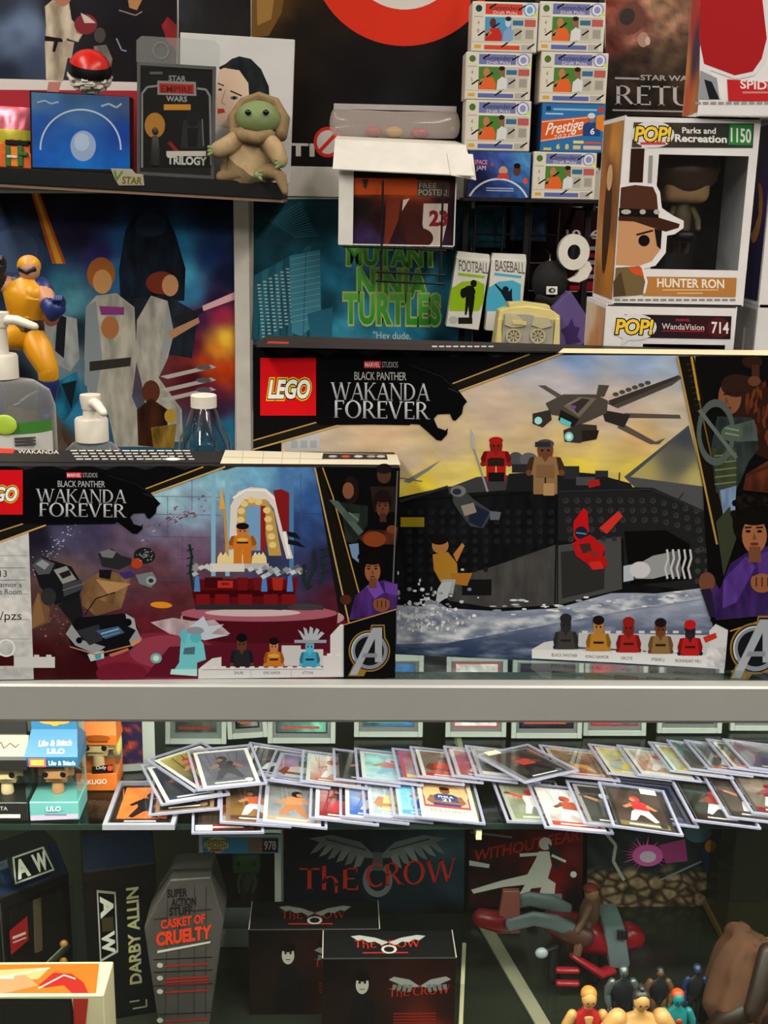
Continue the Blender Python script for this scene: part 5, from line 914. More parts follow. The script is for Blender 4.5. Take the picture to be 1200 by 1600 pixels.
# wire basket
rt3 = root('wire_basket', 'black wire basket under and in front of the white carton', 'basket', ((l + r_) / 2, YB2 + .06, zb - .06))
bm = bmesh.new(); xs = [l + .04 + i * .06 for i in range(4)]; R2 = [.0022, .0022]; zf = zb - .0026
for x in xs: add_loft(bm, [(x, 2.575, zf), (x, YB2 - .02, zf)], R2, 6, False)
xa, xb = q(598, 300, YB2 - .02).x, q(692, 300, YB2 - .02).x
for x in (xa, xb): add_loft(bm, [(x, YB2 - .02, q(600, 438).z), (x, YB2 - .02, q(600, 282).z)], R2, 6, False)
for zz in (q(600, 424).z, q(600, 438).z, zf): add_loft(bm, [(xa - .01, YB2 - .02, zz), (xb + .01, YB2 - .02, zz - .004)], R2, 6, False)
for x in (l + .01, r_ - .01): add_loft(bm, [(x, YB2 - .02, zf), (x, 2.575, zf)], R2, 6, False)
add_loft(bm, [(l + .01, YB2 - .02, zf), (r_ - .01, YB2 - .02, zf)], R2, 6, False); bm_obj('wires', bm, M_WIRE, rt3)

# comics slipped behind the rack wires
for lab, Q, c1, c2 in (('dark teal comic behind the rack wires, left one', [(728, 322), (792, 324), (790, 388), (726, 386)], '#1c4a5c', '#0e2028'), ('dark blue comic behind the rack wires, right one', [(798, 322), (856, 324), (854, 378), (797, 376)], '#2a4a68', '#101c2c')):
    o = onY(*Q[3], 2.52); pl = PL(o, (1, 0, 0), (0, 0, 1)); pts = [pl.hit(*k) for k in Q]; rt = root('comic_book', lab, 'comic', pl.pt(pts[2][0] / 2, pts[3][1], 0), 'comics on the rack'); prism('cover', pl, pts, -.004, 0, M_CARTON, rt); p = Print(pl); p.blob([(Q[0][0] + 2, Q[0][1] + 2), (Q[1][0] - 2, Q[1][1] + 2), (Q[2][0] - 2, Q[2][1] - 2), (Q[3][0] + 2, Q[3][1] - 2)], c1, c2, 3, .05, .05); p.build('cover_print', rt)
# ------------------------------------------------------------------ hanging packs and rack items
def quadbox(name, label, cat, quad, Y, d, material, group=None, bevel=.001):
    """upright prism whose front has the given photo corners (tl, tr, br, bl) on the plane at depth Y"""
    o = onY(*quad[-1], Y); pl = PL(o, (1, 0, 0), (0, 0, 1)); pts = [pl.hit(*k) for k in quad]
    rt = root(name, label, cat, pl.pt(sum(k[0] for k in pts) / len(pts), min(k[1] for k in pts), -d / 2), group)
    prism('carton', pl, pts, -d, 0, material, rt, bevel); return rt, pl, Print(pl, base=.0003)
M_PK = mat('pack_white', '#cfcdc6', .5)
for nm, Q, c, cx in (('FOOTBALL', [(713, 402), (766, 407), (748, 516), (697, 510)], '#8fb41c', 0), ('BASEBALL', [(768, 405), (823, 407), (812, 522), (758, 516)], '#4aa8c8', 57)):
    rt, pl, p = quadbox('sports_pack', f'white pack lettered {nm} with a dark player on a {"green" if cx == 0 else "light blue"} splash', 'card pack', Q, 2.40, .03, M_PK, 'sports packs hanging on the rack')
    tq = [Q[0], Q[1], (Q[1][0] - 1, Q[1][1] - 9), (Q[0][0] + 3, Q[0][1] - 9)]; prism('hang_flap', pl, [pl.hit(*k) for k in tq], -.028, -.004, M_PK, rt)
    X0, X1 = Q[0], Q[1]; p.text(nm, 717 + cx, 423, 763 + cx, 428, 17, '#4a4844', .0, 0, .95); p.poly([(716 + cx, 426), (758 + cx, 431), (757 + cx, 435), (715 + cx, 430)], c)
    p.poly([(706 + cx, 450), (722 + cx, 440), (744 + cx, 438), (757 + cx, 444), (756 + cx, 470), (748 + cx, 486), (728 + cx, 486), (702 + cx, 486), (703 + cx, 466)], c)
    if cx == 0:
        for e_ in ((740, 443, 5, 6), (733, 456, 10, 10), (724, 458, 5, 8)): p.ell(*e_, '#14160f', 12)
        p.poly([(728, 462), (742, 462), (740, 480), (737, 496), (733, 496), (732, 478), (729, 492), (726, 492)], '#14160f'); p.rect(716, 496, 738, 506, '#1c1c1a'); p.ell(708, 500, 7, 6, '#b0aca4')
    else:
        p.ell(790, 452, 5, 5, '#14202a', 12); p.poly([(774, 443), (786, 454), (796, 455), (800, 450), (800, 466), (806, 484), (796, 484), (790, 470), (782, 456), (773, 445)], '#14202a')
    p.build('front_print', rt, P_GLOSS)
    hk = pl.pt(*pl.hit((Q[0][0] + Q[1][0]) / 2, Q[0][1] - 6), -.015); loft('peg_hook', [hk, hk + Vector((0, .055, .004))], [.002, .002], M_WIRE, rt, 6)
zr = onY(858, 440, 2.42)
# black cap hanging
cq = lambda px, py, c=0: onY(px, py, 2.40) + Vector((0, -c, 0))
rt = root('black_cap', 'black cap with a small white patch hanging on the rack', 'cap', cq(858, 476))
ell('crown', cq(859, 440), (.036, .03, .042), mat('cap_cloth', '#0e0d0d', .85, bump=.3, vscale=120), rt, 22, 14); loft('brim', [cq(838, 466, .02), cq(858, 474, .032), cq(880, 464, .02)], [(.006, .012), (.008, .016), (.006, .012)], mat('cap_cloth'), rt)
pc = PL(cq(858, 452, .0318), (1, -.02, 0), (0, .15, 1)); box('patch', pc, -.011, .011, -.008, .008, -.004, .001, M_PK, rt, .0005); p = Print(pc.off(.001), px=False); p.ell(0, 0, .007, .005, '#2a2a2a'); p.ell(.001, 0, .003, .003, '#b0aca8'); p.build('patch_print', rt)
loft('hang_loop', [cq(860, 413, -.005), cq(861, 400, -.01), cq(857, 392, -.03)], [.0025, .0025, .002], mat('chrome', '#b8b8ba', .15, 1), rt, 8)
# white tape dispenser
rt = root('tape_dispenser', 'white plastic tape dispenser with a round dark hub hanging on the rack', 'tape dispenser', cq(902, 442))
pt_ = PL(onY(897, 394, 2.37), (1, 0, 0), (0, 0, 1)); bm = bmesh.new(); M_TD = mat('dispenser_white', '#d4d0c6', .35)
for i in range(28):
    t0, t1 = 2 * math.pi * i / 28, 2 * math.pi * (i + 1) / 28; q = lambda t, rr: (rr * math.cos(t), rr * math.sin(t) * 1.12); add_prism(bm, pt_, [q(t0, .013), q(t1, .013), q(t1, .031), q(t0, .031)], -.02, 0)
bm_obj('ring', bm, M_TD, rt, True); pts = [pt_.hit(*k) for k in ((890, 410), (908, 404), (922, 410), (926, 420), (918, 436), (905, 442), (890, 440), (888, 437), (900, 432), (906, 424), (902, 414))]; prism('tail', pt_, pts, -.018, -.002, M_TD, rt, .001)
lathe('hub', pt_.pt(0, 0, -.012), [(.0001, -.012), (.012, -.012), (.012, .012), (.0001, .012)], M_BLK, rt, 16)
# narrow ledge behind the counter with a cream toy and a purple box
lz = onY(820, 548, 2.24).z; lx0, lx1 = onY(700, 548, 2.24).x, onY(1010, 548, 2.24).x
rt = root('ledge_cabinet', 'narrow dark ledge cabinet against the rack behind the counter', 'cabinet', ((lx0 + lx1) / 2, 2.29, 0)); box('body', XY, lx0, lx1, 2.225, 2.33, 0, lz - .02, M_CARTON, rt, .001); box('top_board', XY, lx0 - .01, lx1 + .01, 2.215, 2.335, lz - .02, lz, M_BLK, rt, .001)
YT = 2.25; pt_ = PL((0, YT, lz), (1, 0, 0), (0, 0, 1)); q = lambda px, py: pt_.hit(px, py); M_CRM = mat('cream_plastic', '#cfc27c', .4); M_CRG = mat('grey_cream_plastic', '#9c988a', .45)
rt = root('cream_toy', 'cream plastic toy housing with two spoked wheels on its front', 'toy', pt_.pt(q(825, 500)[0], 0, -.02))
pts = [(q(772, 540)[0], .0004), (q(876, 540)[0], .0004), q(876, 494), q(862, 484), q(826, 479), q(796, 481), q(781, 486)]; prism('shell', pt_, pts, -.05, -.006, M_CRM, rt, .0015)
pts2 = [(q(782, 540)[0], .0005), (q(864, 540)[0], .0005), q(866, 500), q(826, 491), q(788, 490)]; prism('face_plate', pt_, pts2, -.006, -.002, M_CRG, rt, .0008); prism('top_ridge', pt_, [q(797, 481), q(796, 474), q(822, 473), q(860, 478), q(862, 484), q(826, 479)], -.045, -.01, M_CRM, rt, .001)
for x0, x1 in ((774, 784), (864, 875)): prism('side_rail', pt_, [(q(x0, 540)[0], .0006), (q(x1, 540)[0], .0006), q(x1, 498), q(x0 + 4, 498)], -.006, .001, M_CRM, rt, .0008)
prism('relief_panel', pt_, [q(789, 492), q(806, 492), q(816, 500), q(822, 510), q(800, 512), q(788, 508)], -.002, .002, mat('cream_light', '#b8ae8c', .45), rt, .0006); prism('relief_panel', pt_, [q(834, 494), q(858, 496), q(862, 510), q(846, 514), q(830, 508)], -.002, .002, mat('cream_light'), rt, .0006); prism('relief_bar', pt_, [q(800, 500), q(822, 502), q(822, 508), q(800, 506)], .002, .004, M_CRM, rt)
for cx in (802, 840):
    c = q(cx, 525); bm = bmesh.new()
    for i in range(24):
        t0, t1 = 2 * math.pi * i / 24, 2 * math.pi * (i + 1) / 24; k = lambda t, rr: (c[0] + rr * math.cos(t), c[1] + rr * math.sin(t)); add_prism(bm, pt_, [k(t0, .0115), k(t1, .0115), k(t1, .0145), k(t0, .0145)], -.002, .003)
    w_ = bm_obj('wheel', bm, mat('cream_light'), rt)
    for i in range(8): t = i * math.pi / 4; d_ = Vector((math.cos(t), math.sin(t))); n_ = Vector((-d_.y, d_.x)) * .0012; prism('spoke', pt_, [(c[0] + d_.x * .003 + n_.x, c[1] + d_.y * .003 + n_.y), (c[0] + d_.x * .012 + n_.x, c[1] + d_.y * .012 + n_.y), (c[0] + d_.x * .012 - n_.x, c[1] + d_.y * .012 - n_.y), (c[0] + d_.x * .003 - n_.x, c[1] + d_.y * .003 - n_.y)], -.002, .002, mat('cream_light'), w_)
rt, pl, p = quadbox('purple_box', 'purple angular box with a darker star shape beside the cream toy', 'box', [(888, 457), (893, 457), (922, 501), (924, 519), (906, 545), (874, 545), (864, 482)], 2.285, .03, mat('purple_plastic', '#54407c', .5)); p.poly([(876, 516), (888, 508), (893, 497), (898, 510), (906, 512), (902, 526), (908, 534), (894, 538), (884, 538), (882, 526)], '#3a2a58'); p.build('front_print', rt)

# ------------------------------------------------------------------ boxed vinyl figures at the right
M_POPW = mat('pop_white', '#d2d0d2', .45); M_SKIN = mat('vinyl_skin', '#b08a64', .4); M_HAT = mat('vinyl_brown', '#4a3024', .45); M_COAT = mat('vinyl_khaki', '#5c5038', .5); M_VEST = mat('vinyl_orange', '#b8441c', .45); M_TINT = mat('front_film', '#ffffff', .05, clear=.03, tint='#e8ecee')
def popbox(label, X, Y, Z, Wd, Hh, yaw=0, hdr=.03, ftr=.034, lft=.036, fig=True, body=M_POPW, group='boxed vinyl figures stacked on the counter', inner='#1c1a1c', cat='boxed figure', D=.09):
    pl = vplane((X, Y, Z), yaw); rt = root('boxed_vinyl_figure', label, cat, pl.pt(Wd / 2, 0, -D / 2), group); t = .0012
    bm = bmesh.new(); add_box(bm, pl, 0, t, 0, Hh, -D, 0); add_box(bm, pl, t, Wd - t, 0, t, -D, 0); add_box(bm, pl, t, Wd - t, Hh - t, Hh, -D, 0); add_box(bm, pl, Wd - t, Wd, 0, Hh, -D, -.001); bm_obj('carton', bm, body, rt)
    bm = bmesh.new(); add_box(bm, pl, t, Wd - t, t, Hh - t, -D, -D + t); bm_obj('back_card', bm, mat('inner' + inner, inner, .6), rt)
    bm = bmesh.new(); frame(bm, pl, t, Wd, 0.0, Hh, lft, .008, ftr, hdr, -t, 0); f = bm_obj('front_panel', bm, body, rt)
    sheet('front_film', pl, lft, Wd - .008, ftr, Hh - hdr, -.0006, M_TINT, rt); return rt, pl
def popfig(rt, pl, cx, cz, s, skin, hat, body, legs, hair=None):
    q = lambda a, b, c=0: pl.pt(cx + a * s, cz + b * s, c)
    g = loft('figure', [q(0, .0, -.045), q(0, .35, -.045), q(0, .62, -.045)], [(.16 * s, .13 * s), (.17 * s, .13 * s), (.12 * s, .1 * s)], body, rt)
    for sg in (-1, 1):
        loft('leg', [q(sg * .1, -.28, -.045), q(sg * .1, 0, -.045)], [.075 * s, .08 * s], legs, g); loft('arm', [q(sg * .17, .5, -.045), q(sg * .26, .3, -.04), q(sg * .2, .15, -.025)], [.06 * s, .06 * s, .05 * s], body, g)
    bm = bmesh.new(); add_box(bm, pl.off(0), cx - .42 * s, cx + .42 * s, cz + .6 * s, cz + 1.28 * s, -.045 - .3 * s, -.045 + .3 * s); bmesh.ops.bevel(bm, geom=bm.edges[:], offset=.16 * s, segments=4, affect='EDGES', profile=.5); bm_obj('head', bm, skin, g, True)
    for sg in (-1, 1): ell('eye', q(sg * .22, .98, -.045 + .3 * s), (.06 * s, .012 * s, .075 * s), M_EYE, g, 14, 8)
    if hat:
        loft('hat_brim', [q(0, 1.2, -.045), q(0, 1.24, -.045)], [(.62 * s, .5 * s), (.6 * s, .48 * s)], hat, g, 24); loft('hat_crown', [q(0, 1.24, -.045), q(0, 1.45, -.045)], [(.38 * s, .34 * s), (.34 * s, .3 * s)], hat, g, 20)
    if hair: ell('hair', q(0, 1.18, -.05), (.46 * s, .36 * s, .22 * s), hair, g)
def pop_logo(p, x0, y, x1, h, sub=None):
    w_ = x1 - x0; cx = (x0 + x1) / 2; p.ell(cx, y - h * .45, w_ * .6, h * .95, '#c8c8cc', 24); p.poly([(cx - w_ * .3, y + h * .2), (cx - w_ * .1, y + h * .4), (cx - w_ * .36, y + h * .9)], '#c8c8cc')
    for c, o_ in (('#161410', .09), ('#e0bc3c', .03)): p.text('POP!', x0, y, x1, y + 1, h, c, o_, .15, .95)
    if sub: p.rect(cx - w_ * .35, y + h * .1, cx + w_ * .35, y + h * .28, sub)
YP = 1.115; HP = .164; xl = onY(957, 475, YP).x; WP = onY(1161, 478, YP).x - xl
xs2 = onY(1192, 400, YP + .01).x
for (nm, xx, yy, n0) in (('pale grey boxed vinyl figure at the bottom of the left stack, behind the building-set box', xl - .004, YP, 0), ('plain boxed vinyl figure at the bottom of the right stack, behind the building-set box', xs2, YP + .008, 0)): popbox(nm, xx, yy, ZT + .0006, WP, HP - .0004)
rt, pl = popbox('white boxed vinyl figure numbered 714, under the hunter box', xl - .006, YP - .002, ZT + .0006 + HP, WP, HP - .0004, inner='#2a0c10', hdr=.036)
p = Print(pl); p.poly([(976, 491), (1143, 494), (1141, 530), (973, 527)], '#1c1a20'); p.field([(1020, 494), (1120, 495), (1119, 529), (1019, 527)], 10, 4, idw([(1030, 510, '#231c22'), (1110, 520, '#33161c')], 2)); p.text('WandaVision', 1034, 514, 1100, 516, 9, '#c8b8bc', .01); p.line([(1034, 517), (1100, 518)], 1.5, '#a01c28'); p.text('MARVEL', 1056, 502, 1078, 502, 4, '#c03038'); p.ell(1123, 512, 18, 16, '#4a1c20', 24); p.text('714', 1112, 520, 1138, 521, 17, '#d8d4d4', .02); pop_logo(p, 962, 521, 1020, 22)
p.build('front_print', rt); s_ = Print(PL(pl.pt(0, 0, 0), -pl.n, pl.v)); 
def side_print(rt, pl, H_, D, cps, name='side_print', n=None):
    sp = PL(pl.pt(-.0001, 0, -D), pl.n, pl.v); S = Print(sp, px=False); cp = [(a * D, b * H_, c) for a, b, c in cps]; S.field([(.004, H_ - .004), (D - .004, H_ - .004), (D - .004, .004), (.004, .004)], 14, 24, idw(cp, 4 / 1.3, .1, 60)); S.build(name, rt)
side_print(rt, pl, HP, .09, [(.2, .9, '#c8b8a0'), (.5, .7, '#b07a4c'), (.8, .5, '#a84c40'), (.4, .3, '#8a8278'), (.6, .1, '#c8c0b8')])
zR = ZT + .0006 + 2 * HP; HR = .1685
rt, pl = popbox('boxed vinyl figure lettered HUNTER RON with a brown hat, numbered 1150', xl, YP, zR, WP, HR, hdr=.033, ftr=.033, lft=.032)
popfig(rt, pl, WP * .58, .062, .052, M_SKIN, M_HAT, M_COAT, M_HAT); loft('camera_prop', [pl.pt(WP * .53, .062, -.03), pl.pt(WP * .62, .062, -.03)], [.006, .006], M_BLK, rt)
p = Print(pl)
p.field([(990, 191), (1178, 193), (1176, 231), (987, 230)], 24, 6, idw([(1000, 210, '#4a4038'), (1060, 210, '#3a3430'), (1100, 210, '#2c2c2c'), (1170, 210, '#2a3a30')], 2, .2, .05)); p.poly([(1140, 194), (1176, 195), (1174, 227), (1138, 226)], '#2c7a3c'); p.text('1150', 1142, 221, 1173, 223, 21, '#d4d8d4', .02)
p.text('Parks and', 1066, 208, 1118, 209, 9, '#d8d6d4', .02); p.text('Recreation', 1055, 221, 1135, 223, 11, '#d8d6d4', .03); pop_logo(p, 992, 220, 1048, 22, '#b83c44')
p.poly([(986, 232), (1007, 232), (1004, 285), (983, 285)], '#2c1a12'); p.poly([(1014, 243), (1020, 243), (1018, 290), (1012, 290)], '#8a8888')
p.poly([(1006, 432), (1151, 434), (1149, 464), (1004, 462)], '#a8743c'); p.text('HUNTER RON', 1027, 448, 1131, 450, 13, '#dcd6cc', .025); p.rect(1035, 452, 1122, 454, '#c8a878'); p.rect(1058, 457, 1098, 459, '#c8a878')
for k in range(16): p.rect(960 + k * 12, 467, 969 + k * 12, 470, '#7c7a7a')
p.poly([(969, 288), (990, 285), (1024, 287), (1031, 300), (1034, 325), (1050, 336), (1068, 345), (1068, 356), (1054, 366), (1042, 368), (1040, 395), (1024, 415), (1006, 420), (1012, 440), (1008, 458), (958, 466), (962, 400)], '#d4d2d4')
p.poly([(970, 293), (992, 289), (1020, 292), (1026, 305), (1028, 328), (968, 325)], '#4a2c20'); p.poly([(967, 325), (1028, 328), (1029, 340), (967, 338)], '#15110f')
for x_ in (978, 1004, 1026): p.ell(x_, 331, 8 if x_ == 978 else 5, 4, '#a8a4a0', 10)
p.poly([(966, 338), (1029, 340), (1062, 350), (1060, 356), (1040, 362), (1020, 356), (990, 346), (966, 345)], '#3a2218'); p.poly([(966, 345), (990, 346), (1020, 356), (1032, 362), (1030, 392), (1018, 408), (996, 416), (962, 414)], '#b88a64'); p.poly([(1022, 357), (1034, 360), (1032, 390), (1026, 384)], '#1c1412'); p.ell(1006, 376, 9, 9, '#141012', 16); p.line([(994, 367), (1020, 360)], 3, '#2a1a14')
p.poly([(962, 418), (1000, 416), (1008, 440), (1004, 460), (958, 464)], '#6a5a3c'); p.poly([(980, 418), (1002, 418), (1006, 432), (990, 428)], '#c84c24'); p.poly([(958, 440), (970, 424), (978, 462), (958, 464)], '#4a3c28'); p.build('front_print', rt)
side_print(rt, pl, HR, .09, [(.2, .92, '#8a5a2c'), (.6, .85, '#c88a3c'), (.5, .7, '#5c3418'), (.3, .6, '#a86a30'), (.6, .45, '#6a4020'), (.4, .35, '#c89058'), (.7, .2, '#b07028'), (.3, .08, '#8a5a28')])
S = Print(PL(pl.pt(-.0002, 0, -.09), pl.n, pl.v), px=False); S.ell(.045, .075, .016, .05, '#3a2416'); S.ell(.045, .115, .012, .012, '#c8a078'); S.build('side_figure', rt)
# right stack
rt, pl = popbox('pale boxed vinyl figure in the middle of the right stack', xs2, YP + .008, ZT + .0006 + HP, WP, HP - .0004); side_print(rt, pl, HP, .09, [(.5, .5, '#8a8688'), (.2, .9, '#9a9698'), (.8, .1, '#7c787a')]); S = Print(PL(pl.pt(-.0002, 0, -.09), pl.n, pl.v), px=False); S.text('J', .05, .12, .062, .12, .02, '#c8c4c4', .02); S.build('side_letter', rt)
rt, pl = popbox('boxed vinyl figure with a purple side, top of the right stack', xs2, YP + .008, zR, WP, HR, inner='#1a1030'); side_print(rt, pl, HR, .09, [(.5, .9, '#3c2450'), (.2, .7, '#2a1640'), (.7, .6, '#44286a'), (.4, .3, '#20143c'), (.7, .15, '#1c1a44')]); S = Print(PL(pl.pt(-.0002, 0, -.09), pl.n, pl.v), px=False); S.ell(.06, .085, .016, .028, '#b8803c', 18); S.ell(.062, .085, .004, .006, '#1a1010', 10); S.ell(.05, .09, .014, .024, '#2a1a4a', 16); S.build('side_figure', rt)
# top box, red
x3 = onY(1091, 170, YP - .004).x
rt, pl = popbox('boxed vinyl figure with a big red head pictured, resting across both stacks', x3, YP - .004, zR + HR + .0004, WP, HP, yaw=R_(-7), hdr=.02, ftr=.024, lft=.07, inner='#3a5a78'); p = Print(pl)
p.poly([(1096, -40), (1192, -30), (1203, 60), (1196, 95), (1180, 118), (1150, 124), (1110, 110), (1128, 155), (1092, 155)], '#ccccd0'); p.poly([(1096, -40), (1188, -28), (1198, 60), (1190, 92), (1176, 112), (1148, 118), (1100, 100), (1092, 60)], '#9c1c20'); p.poly([(1094, 110), (1120, 122), (1124, 155), (1090, 155)], '#8a8c92'); p.poly([(1100, 124), (1112, 128), (1124, 155), (1108, 155)], '#1a1c22'); p.poly([(1136, 124), (1206, 128), (1206, 158), (1138, 158)], '#b02428'); p.text('SPIDER', 1157, 138, 1222, 141, 13, '#d8d0d0', .02); p.rect(1160, 143, 1206, 146, '#b88080')
for k in range(10): p.rect(1086 + k * 12, 159, 1095 + k * 12, 163, '#8a8888')
p.build('front_print', rt); side_print(rt, pl, HP, .09, [(.5, .95, '#c88a4c'), (.3, .8, '#b0402c'), (.6, .7, '#c83c2c'), (.4, .55, '#a82c28'), (.6, .4, '#24264c'), (.5, .3, '#1c1c3c'), (.4, .15, '#b84c24'), (.7, .1, '#a86a30'), (.2, .3, '#c8783c')])

# ------------------------------------------------------------------ bottles behind the small box
M_PET = mat('clear_bottle', '#ffffff', .05, clear=.05, tint='#e2e8ea'); M_GEL = mat('clear_gel', '#ffffff', .08, clear=.07, tint='#cfd4d2', cloudy=True); M_CAPW = mat('cap_white', '#d8d2c6', .4); M_LBL = mat('label_white', '#c8c8c4', .5); M_LGRN = mat('label_green', '#3a7a2c', .5)
def base_at(px, py, Y): v = onY(px, py, Y); return Vector((v.x, Y, ZT + .0004)), v.z - ZT
b, h = base_at(318, 617, 1.37)
rt = root('water_bottle', 'clear ribbed plastic water bottle with a white cap', 'bottle', b); prof = [(.026, 0), (.031, .004), (.0315, .05)]
for i in range(8): z = .05 + i * .008; prof += [(.0315, z), (.0298, z + .004)]
z0 = .118; prof += [(.0315, z0), (.0315, z0 + .012), (.029, z0 + .024), (.022, z0 + .038), (.015, h - .018), (.0125, h - .014), (.0125, h - .012)]
bo = lathe('bottle_body', b, prof, M_PET, rt, 32); lathe('bottle_cap', b, [(.0151, h - .0145), (.0151, h - .001), (.014, h), (.0001, h)], M_CAPW, rt, 30); 
bm = bmesh.new()
for k in range(10): t = k * .628; add_loft(bm, [b + Vector((.031 * math.cos(t), .031 * math.sin(t), z0 + .008)), b + Vector((.027 * math.cos(t + .3), .027 * math.sin(t + .3), z0 + .028)), b + Vector((.018 * math.cos(t + .5), .018 * math.sin(t + .5), z0 + .045))], [.0013, .0013, .001], 6)
bm_obj('swirl_ribs', bm, M_PET, bo, True)
def pump(label, px, ytop, Y, R0, ysh, yaw, lab=None, sy=.75):
    b, h = base_at(px, ytop, Y); s = onY(px, ysh, Y).z - ZT; rt = root('pump_bottle', label, 'bottle', b, 'clear pump bottles')
    lathe('bottle_body', b, [(R0 * .94, 0), (R0, .005), (R0, s - .03), (R0 * .9, s - .012), (R0 * .62, s - .002), (.017, s), (.017, s + .004)], M_GEL, rt, 32, 1, sy)
    lathe('collar', b, [(.0185, s + .001), (.0185, s + .025), (.017, s + .027), (.0001, s + .027)], M_CAPW, rt, 28); hp = h - s
    lathe('pump_stem', b, [(.0095, s + .026), (.0085, h - .014), (.0001, h - .014)], M_CAPW, rt, 18); q = lambda a, z: b + Vector((a * math.cos(yaw), a * math.sin(yaw), z))
    lathe('pump_head', b, [(.010, h - .016), (.012, h - .004), (.0115, h), (.0001, h)], M_CAPW, rt, 20); loft('nozzle', [q(0, h - .008), q(.022, h - .008), q(.042, h - .014)], [(.007, .006), (.006, .005), (.0045, .004)], M_CAPW, rt)
    return rt, b, s, h
pump('clear pump bottle with a white pump head, centre behind the smaller box', 141, 617, 1.32, .036, 690, R_(-60))
rt, b, s, h = pump('big clear sanitizer bottle with a green and white label, at the left edge', -4, 488, 1.30, .056, 592, R_(-12))
def label_arc(name, z0, z1, m_, k=1.003): 
    bm = bmesh.new(); n = 20; R1 = .056 * k; rings = []
    for i in range(n + 1): t = R_(-165 + 150 * i / n); rings.append([bm.verts.new(b + Vector((R1 * math.cos(t), R1 * .75 * math.sin(t), z))) for z in (z0, z1)])
    for i in range(n): bm.faces.new((rings[i][0], rings[i + 1][0], rings[i + 1][1], rings[i][1]))
    return bm_obj(name, bm, m_, rt, True)
zz = lambda py: onY(30, py, 1.26).z - ZT
label_arc('label', .01, zz(668), M_LBL); label_arc('label_band', zz(680), zz(662), M_LGRN, 1.008); ell('label_lime', b + Vector((.012, -.0425, zz(664))), (.013, .002, .011), mat('lime_print', '#a8c83c', .5), rt)
bm = bmesh.new()
for i, zq in enumerate((686, 691, 696)): add_box(bm, PL(b + Vector((.03, -.0365, zz(zq))), (1, .35, 0), (0, 0, 1)), -.01, .012, -.0008, .0008, -.001, .0015)
bm_obj('label_lines', bm, mat('label_ink', '#3a3c3a', .6), rt)

# ------------------------------------------------------------------ costumed statue on rock (plain stand-in)
YST = 1.44; q = lambda px, py, c=0: onY(px, py, YST) + Vector((0, -c, 0)); M_YEL = mat('suit_yellow', '#d8960c', .4); M_BLU = mat('suit_blue', '#1a2c6a', .4); M_NAVY = mat('suit_navy', '#10141f', .45); M_SK2 = mat('statue_skin', '#c08a68', .5); M_ROCK = mat('statue_rock', '#4a3a2c', .8, var=.3, bump=.6); M_BELT = mat('belt_brown', '#3a2416', .5)
bs = q(35, 700); rt = root('costumed_statue', 'statue of a muscular man in a yellow and blue suit on a rock, left edge', 'statue', (bs.x, YST, ZT))
bm = bmesh.new(); bmesh.ops.create_icosphere(bm, subdivisions=4, radius=1); top = q(35, 640).z
for v in bm.verts: n_ = noise.fractal(v.co * 1.6, 1, 2, 4); v.co = Vector((v.co.x * (.062 + .012 * n_) + bs.x, v.co.y * (.05 + .012 * n_) + YST, ZT + .001 + (v.co.z * .5 + .5) * (top - ZT) + max(0, v.co.z) * .02 * n_))
bm_obj('rock_base', bm, M_ROCK, rt)
bm = bmesh.new(); add_loft(bm, [q(41, 520), q(40, 508), q(40, 496), q(42, 480, .003), q(44, 462, .006), q(45, 448, .004), q(46, 440)], [(.021, .015), (.021, .015), (.02, .015), (.024, .018), (.028, .02), (.025, .016), (.012, .012)], 20)
for sx_ in (33, 55):
    add_ell(bm, q(sx_, 458, .016), (.0125, .008, .011))
    for yy in (474, 484, 494): add_ell(bm, q(41 + (sx_ - 44) * .5, yy, .012), (.0065, .006, .0052), 12, 8)
bm_obj('torso', bm, M_YEL, rt, True); loft('trunks', [q(40, 512), q(42, 524), q(45, 534, .004)], [(.0215, .016), (.02, .016), (.009, .01)], M_NAVY, rt); loft('belt', [q(40, 506), q(40, 512)], [(.0225, .017), (.0225, .017)], M_BELT, rt); box('buckle', PL(q(37, 509, .019), (1, 0, 0), (0, 0, 1)), -.006, .006, -.004, .004, -.002, .002, mat('buckle', '#8a7448', .35, .8), rt, .0005)
hd = ell('head', q(47, 420, .004), (.0125, .0135, .016), M_SK2, rt); loft('neck', [q(46, 442), q(47, 430)], [.0095, .009], M_SK2, rt); ell('hood', q(46, 415, .002), (.0138, .0146, .0125), M_YEL, rt); loft('mask', [q(36, 420, .012), q(47, 424, .0165), q(57, 420, .012)], [(.003, .004), (.0032, .003), (.003, .004)], M_NAVY, rt)
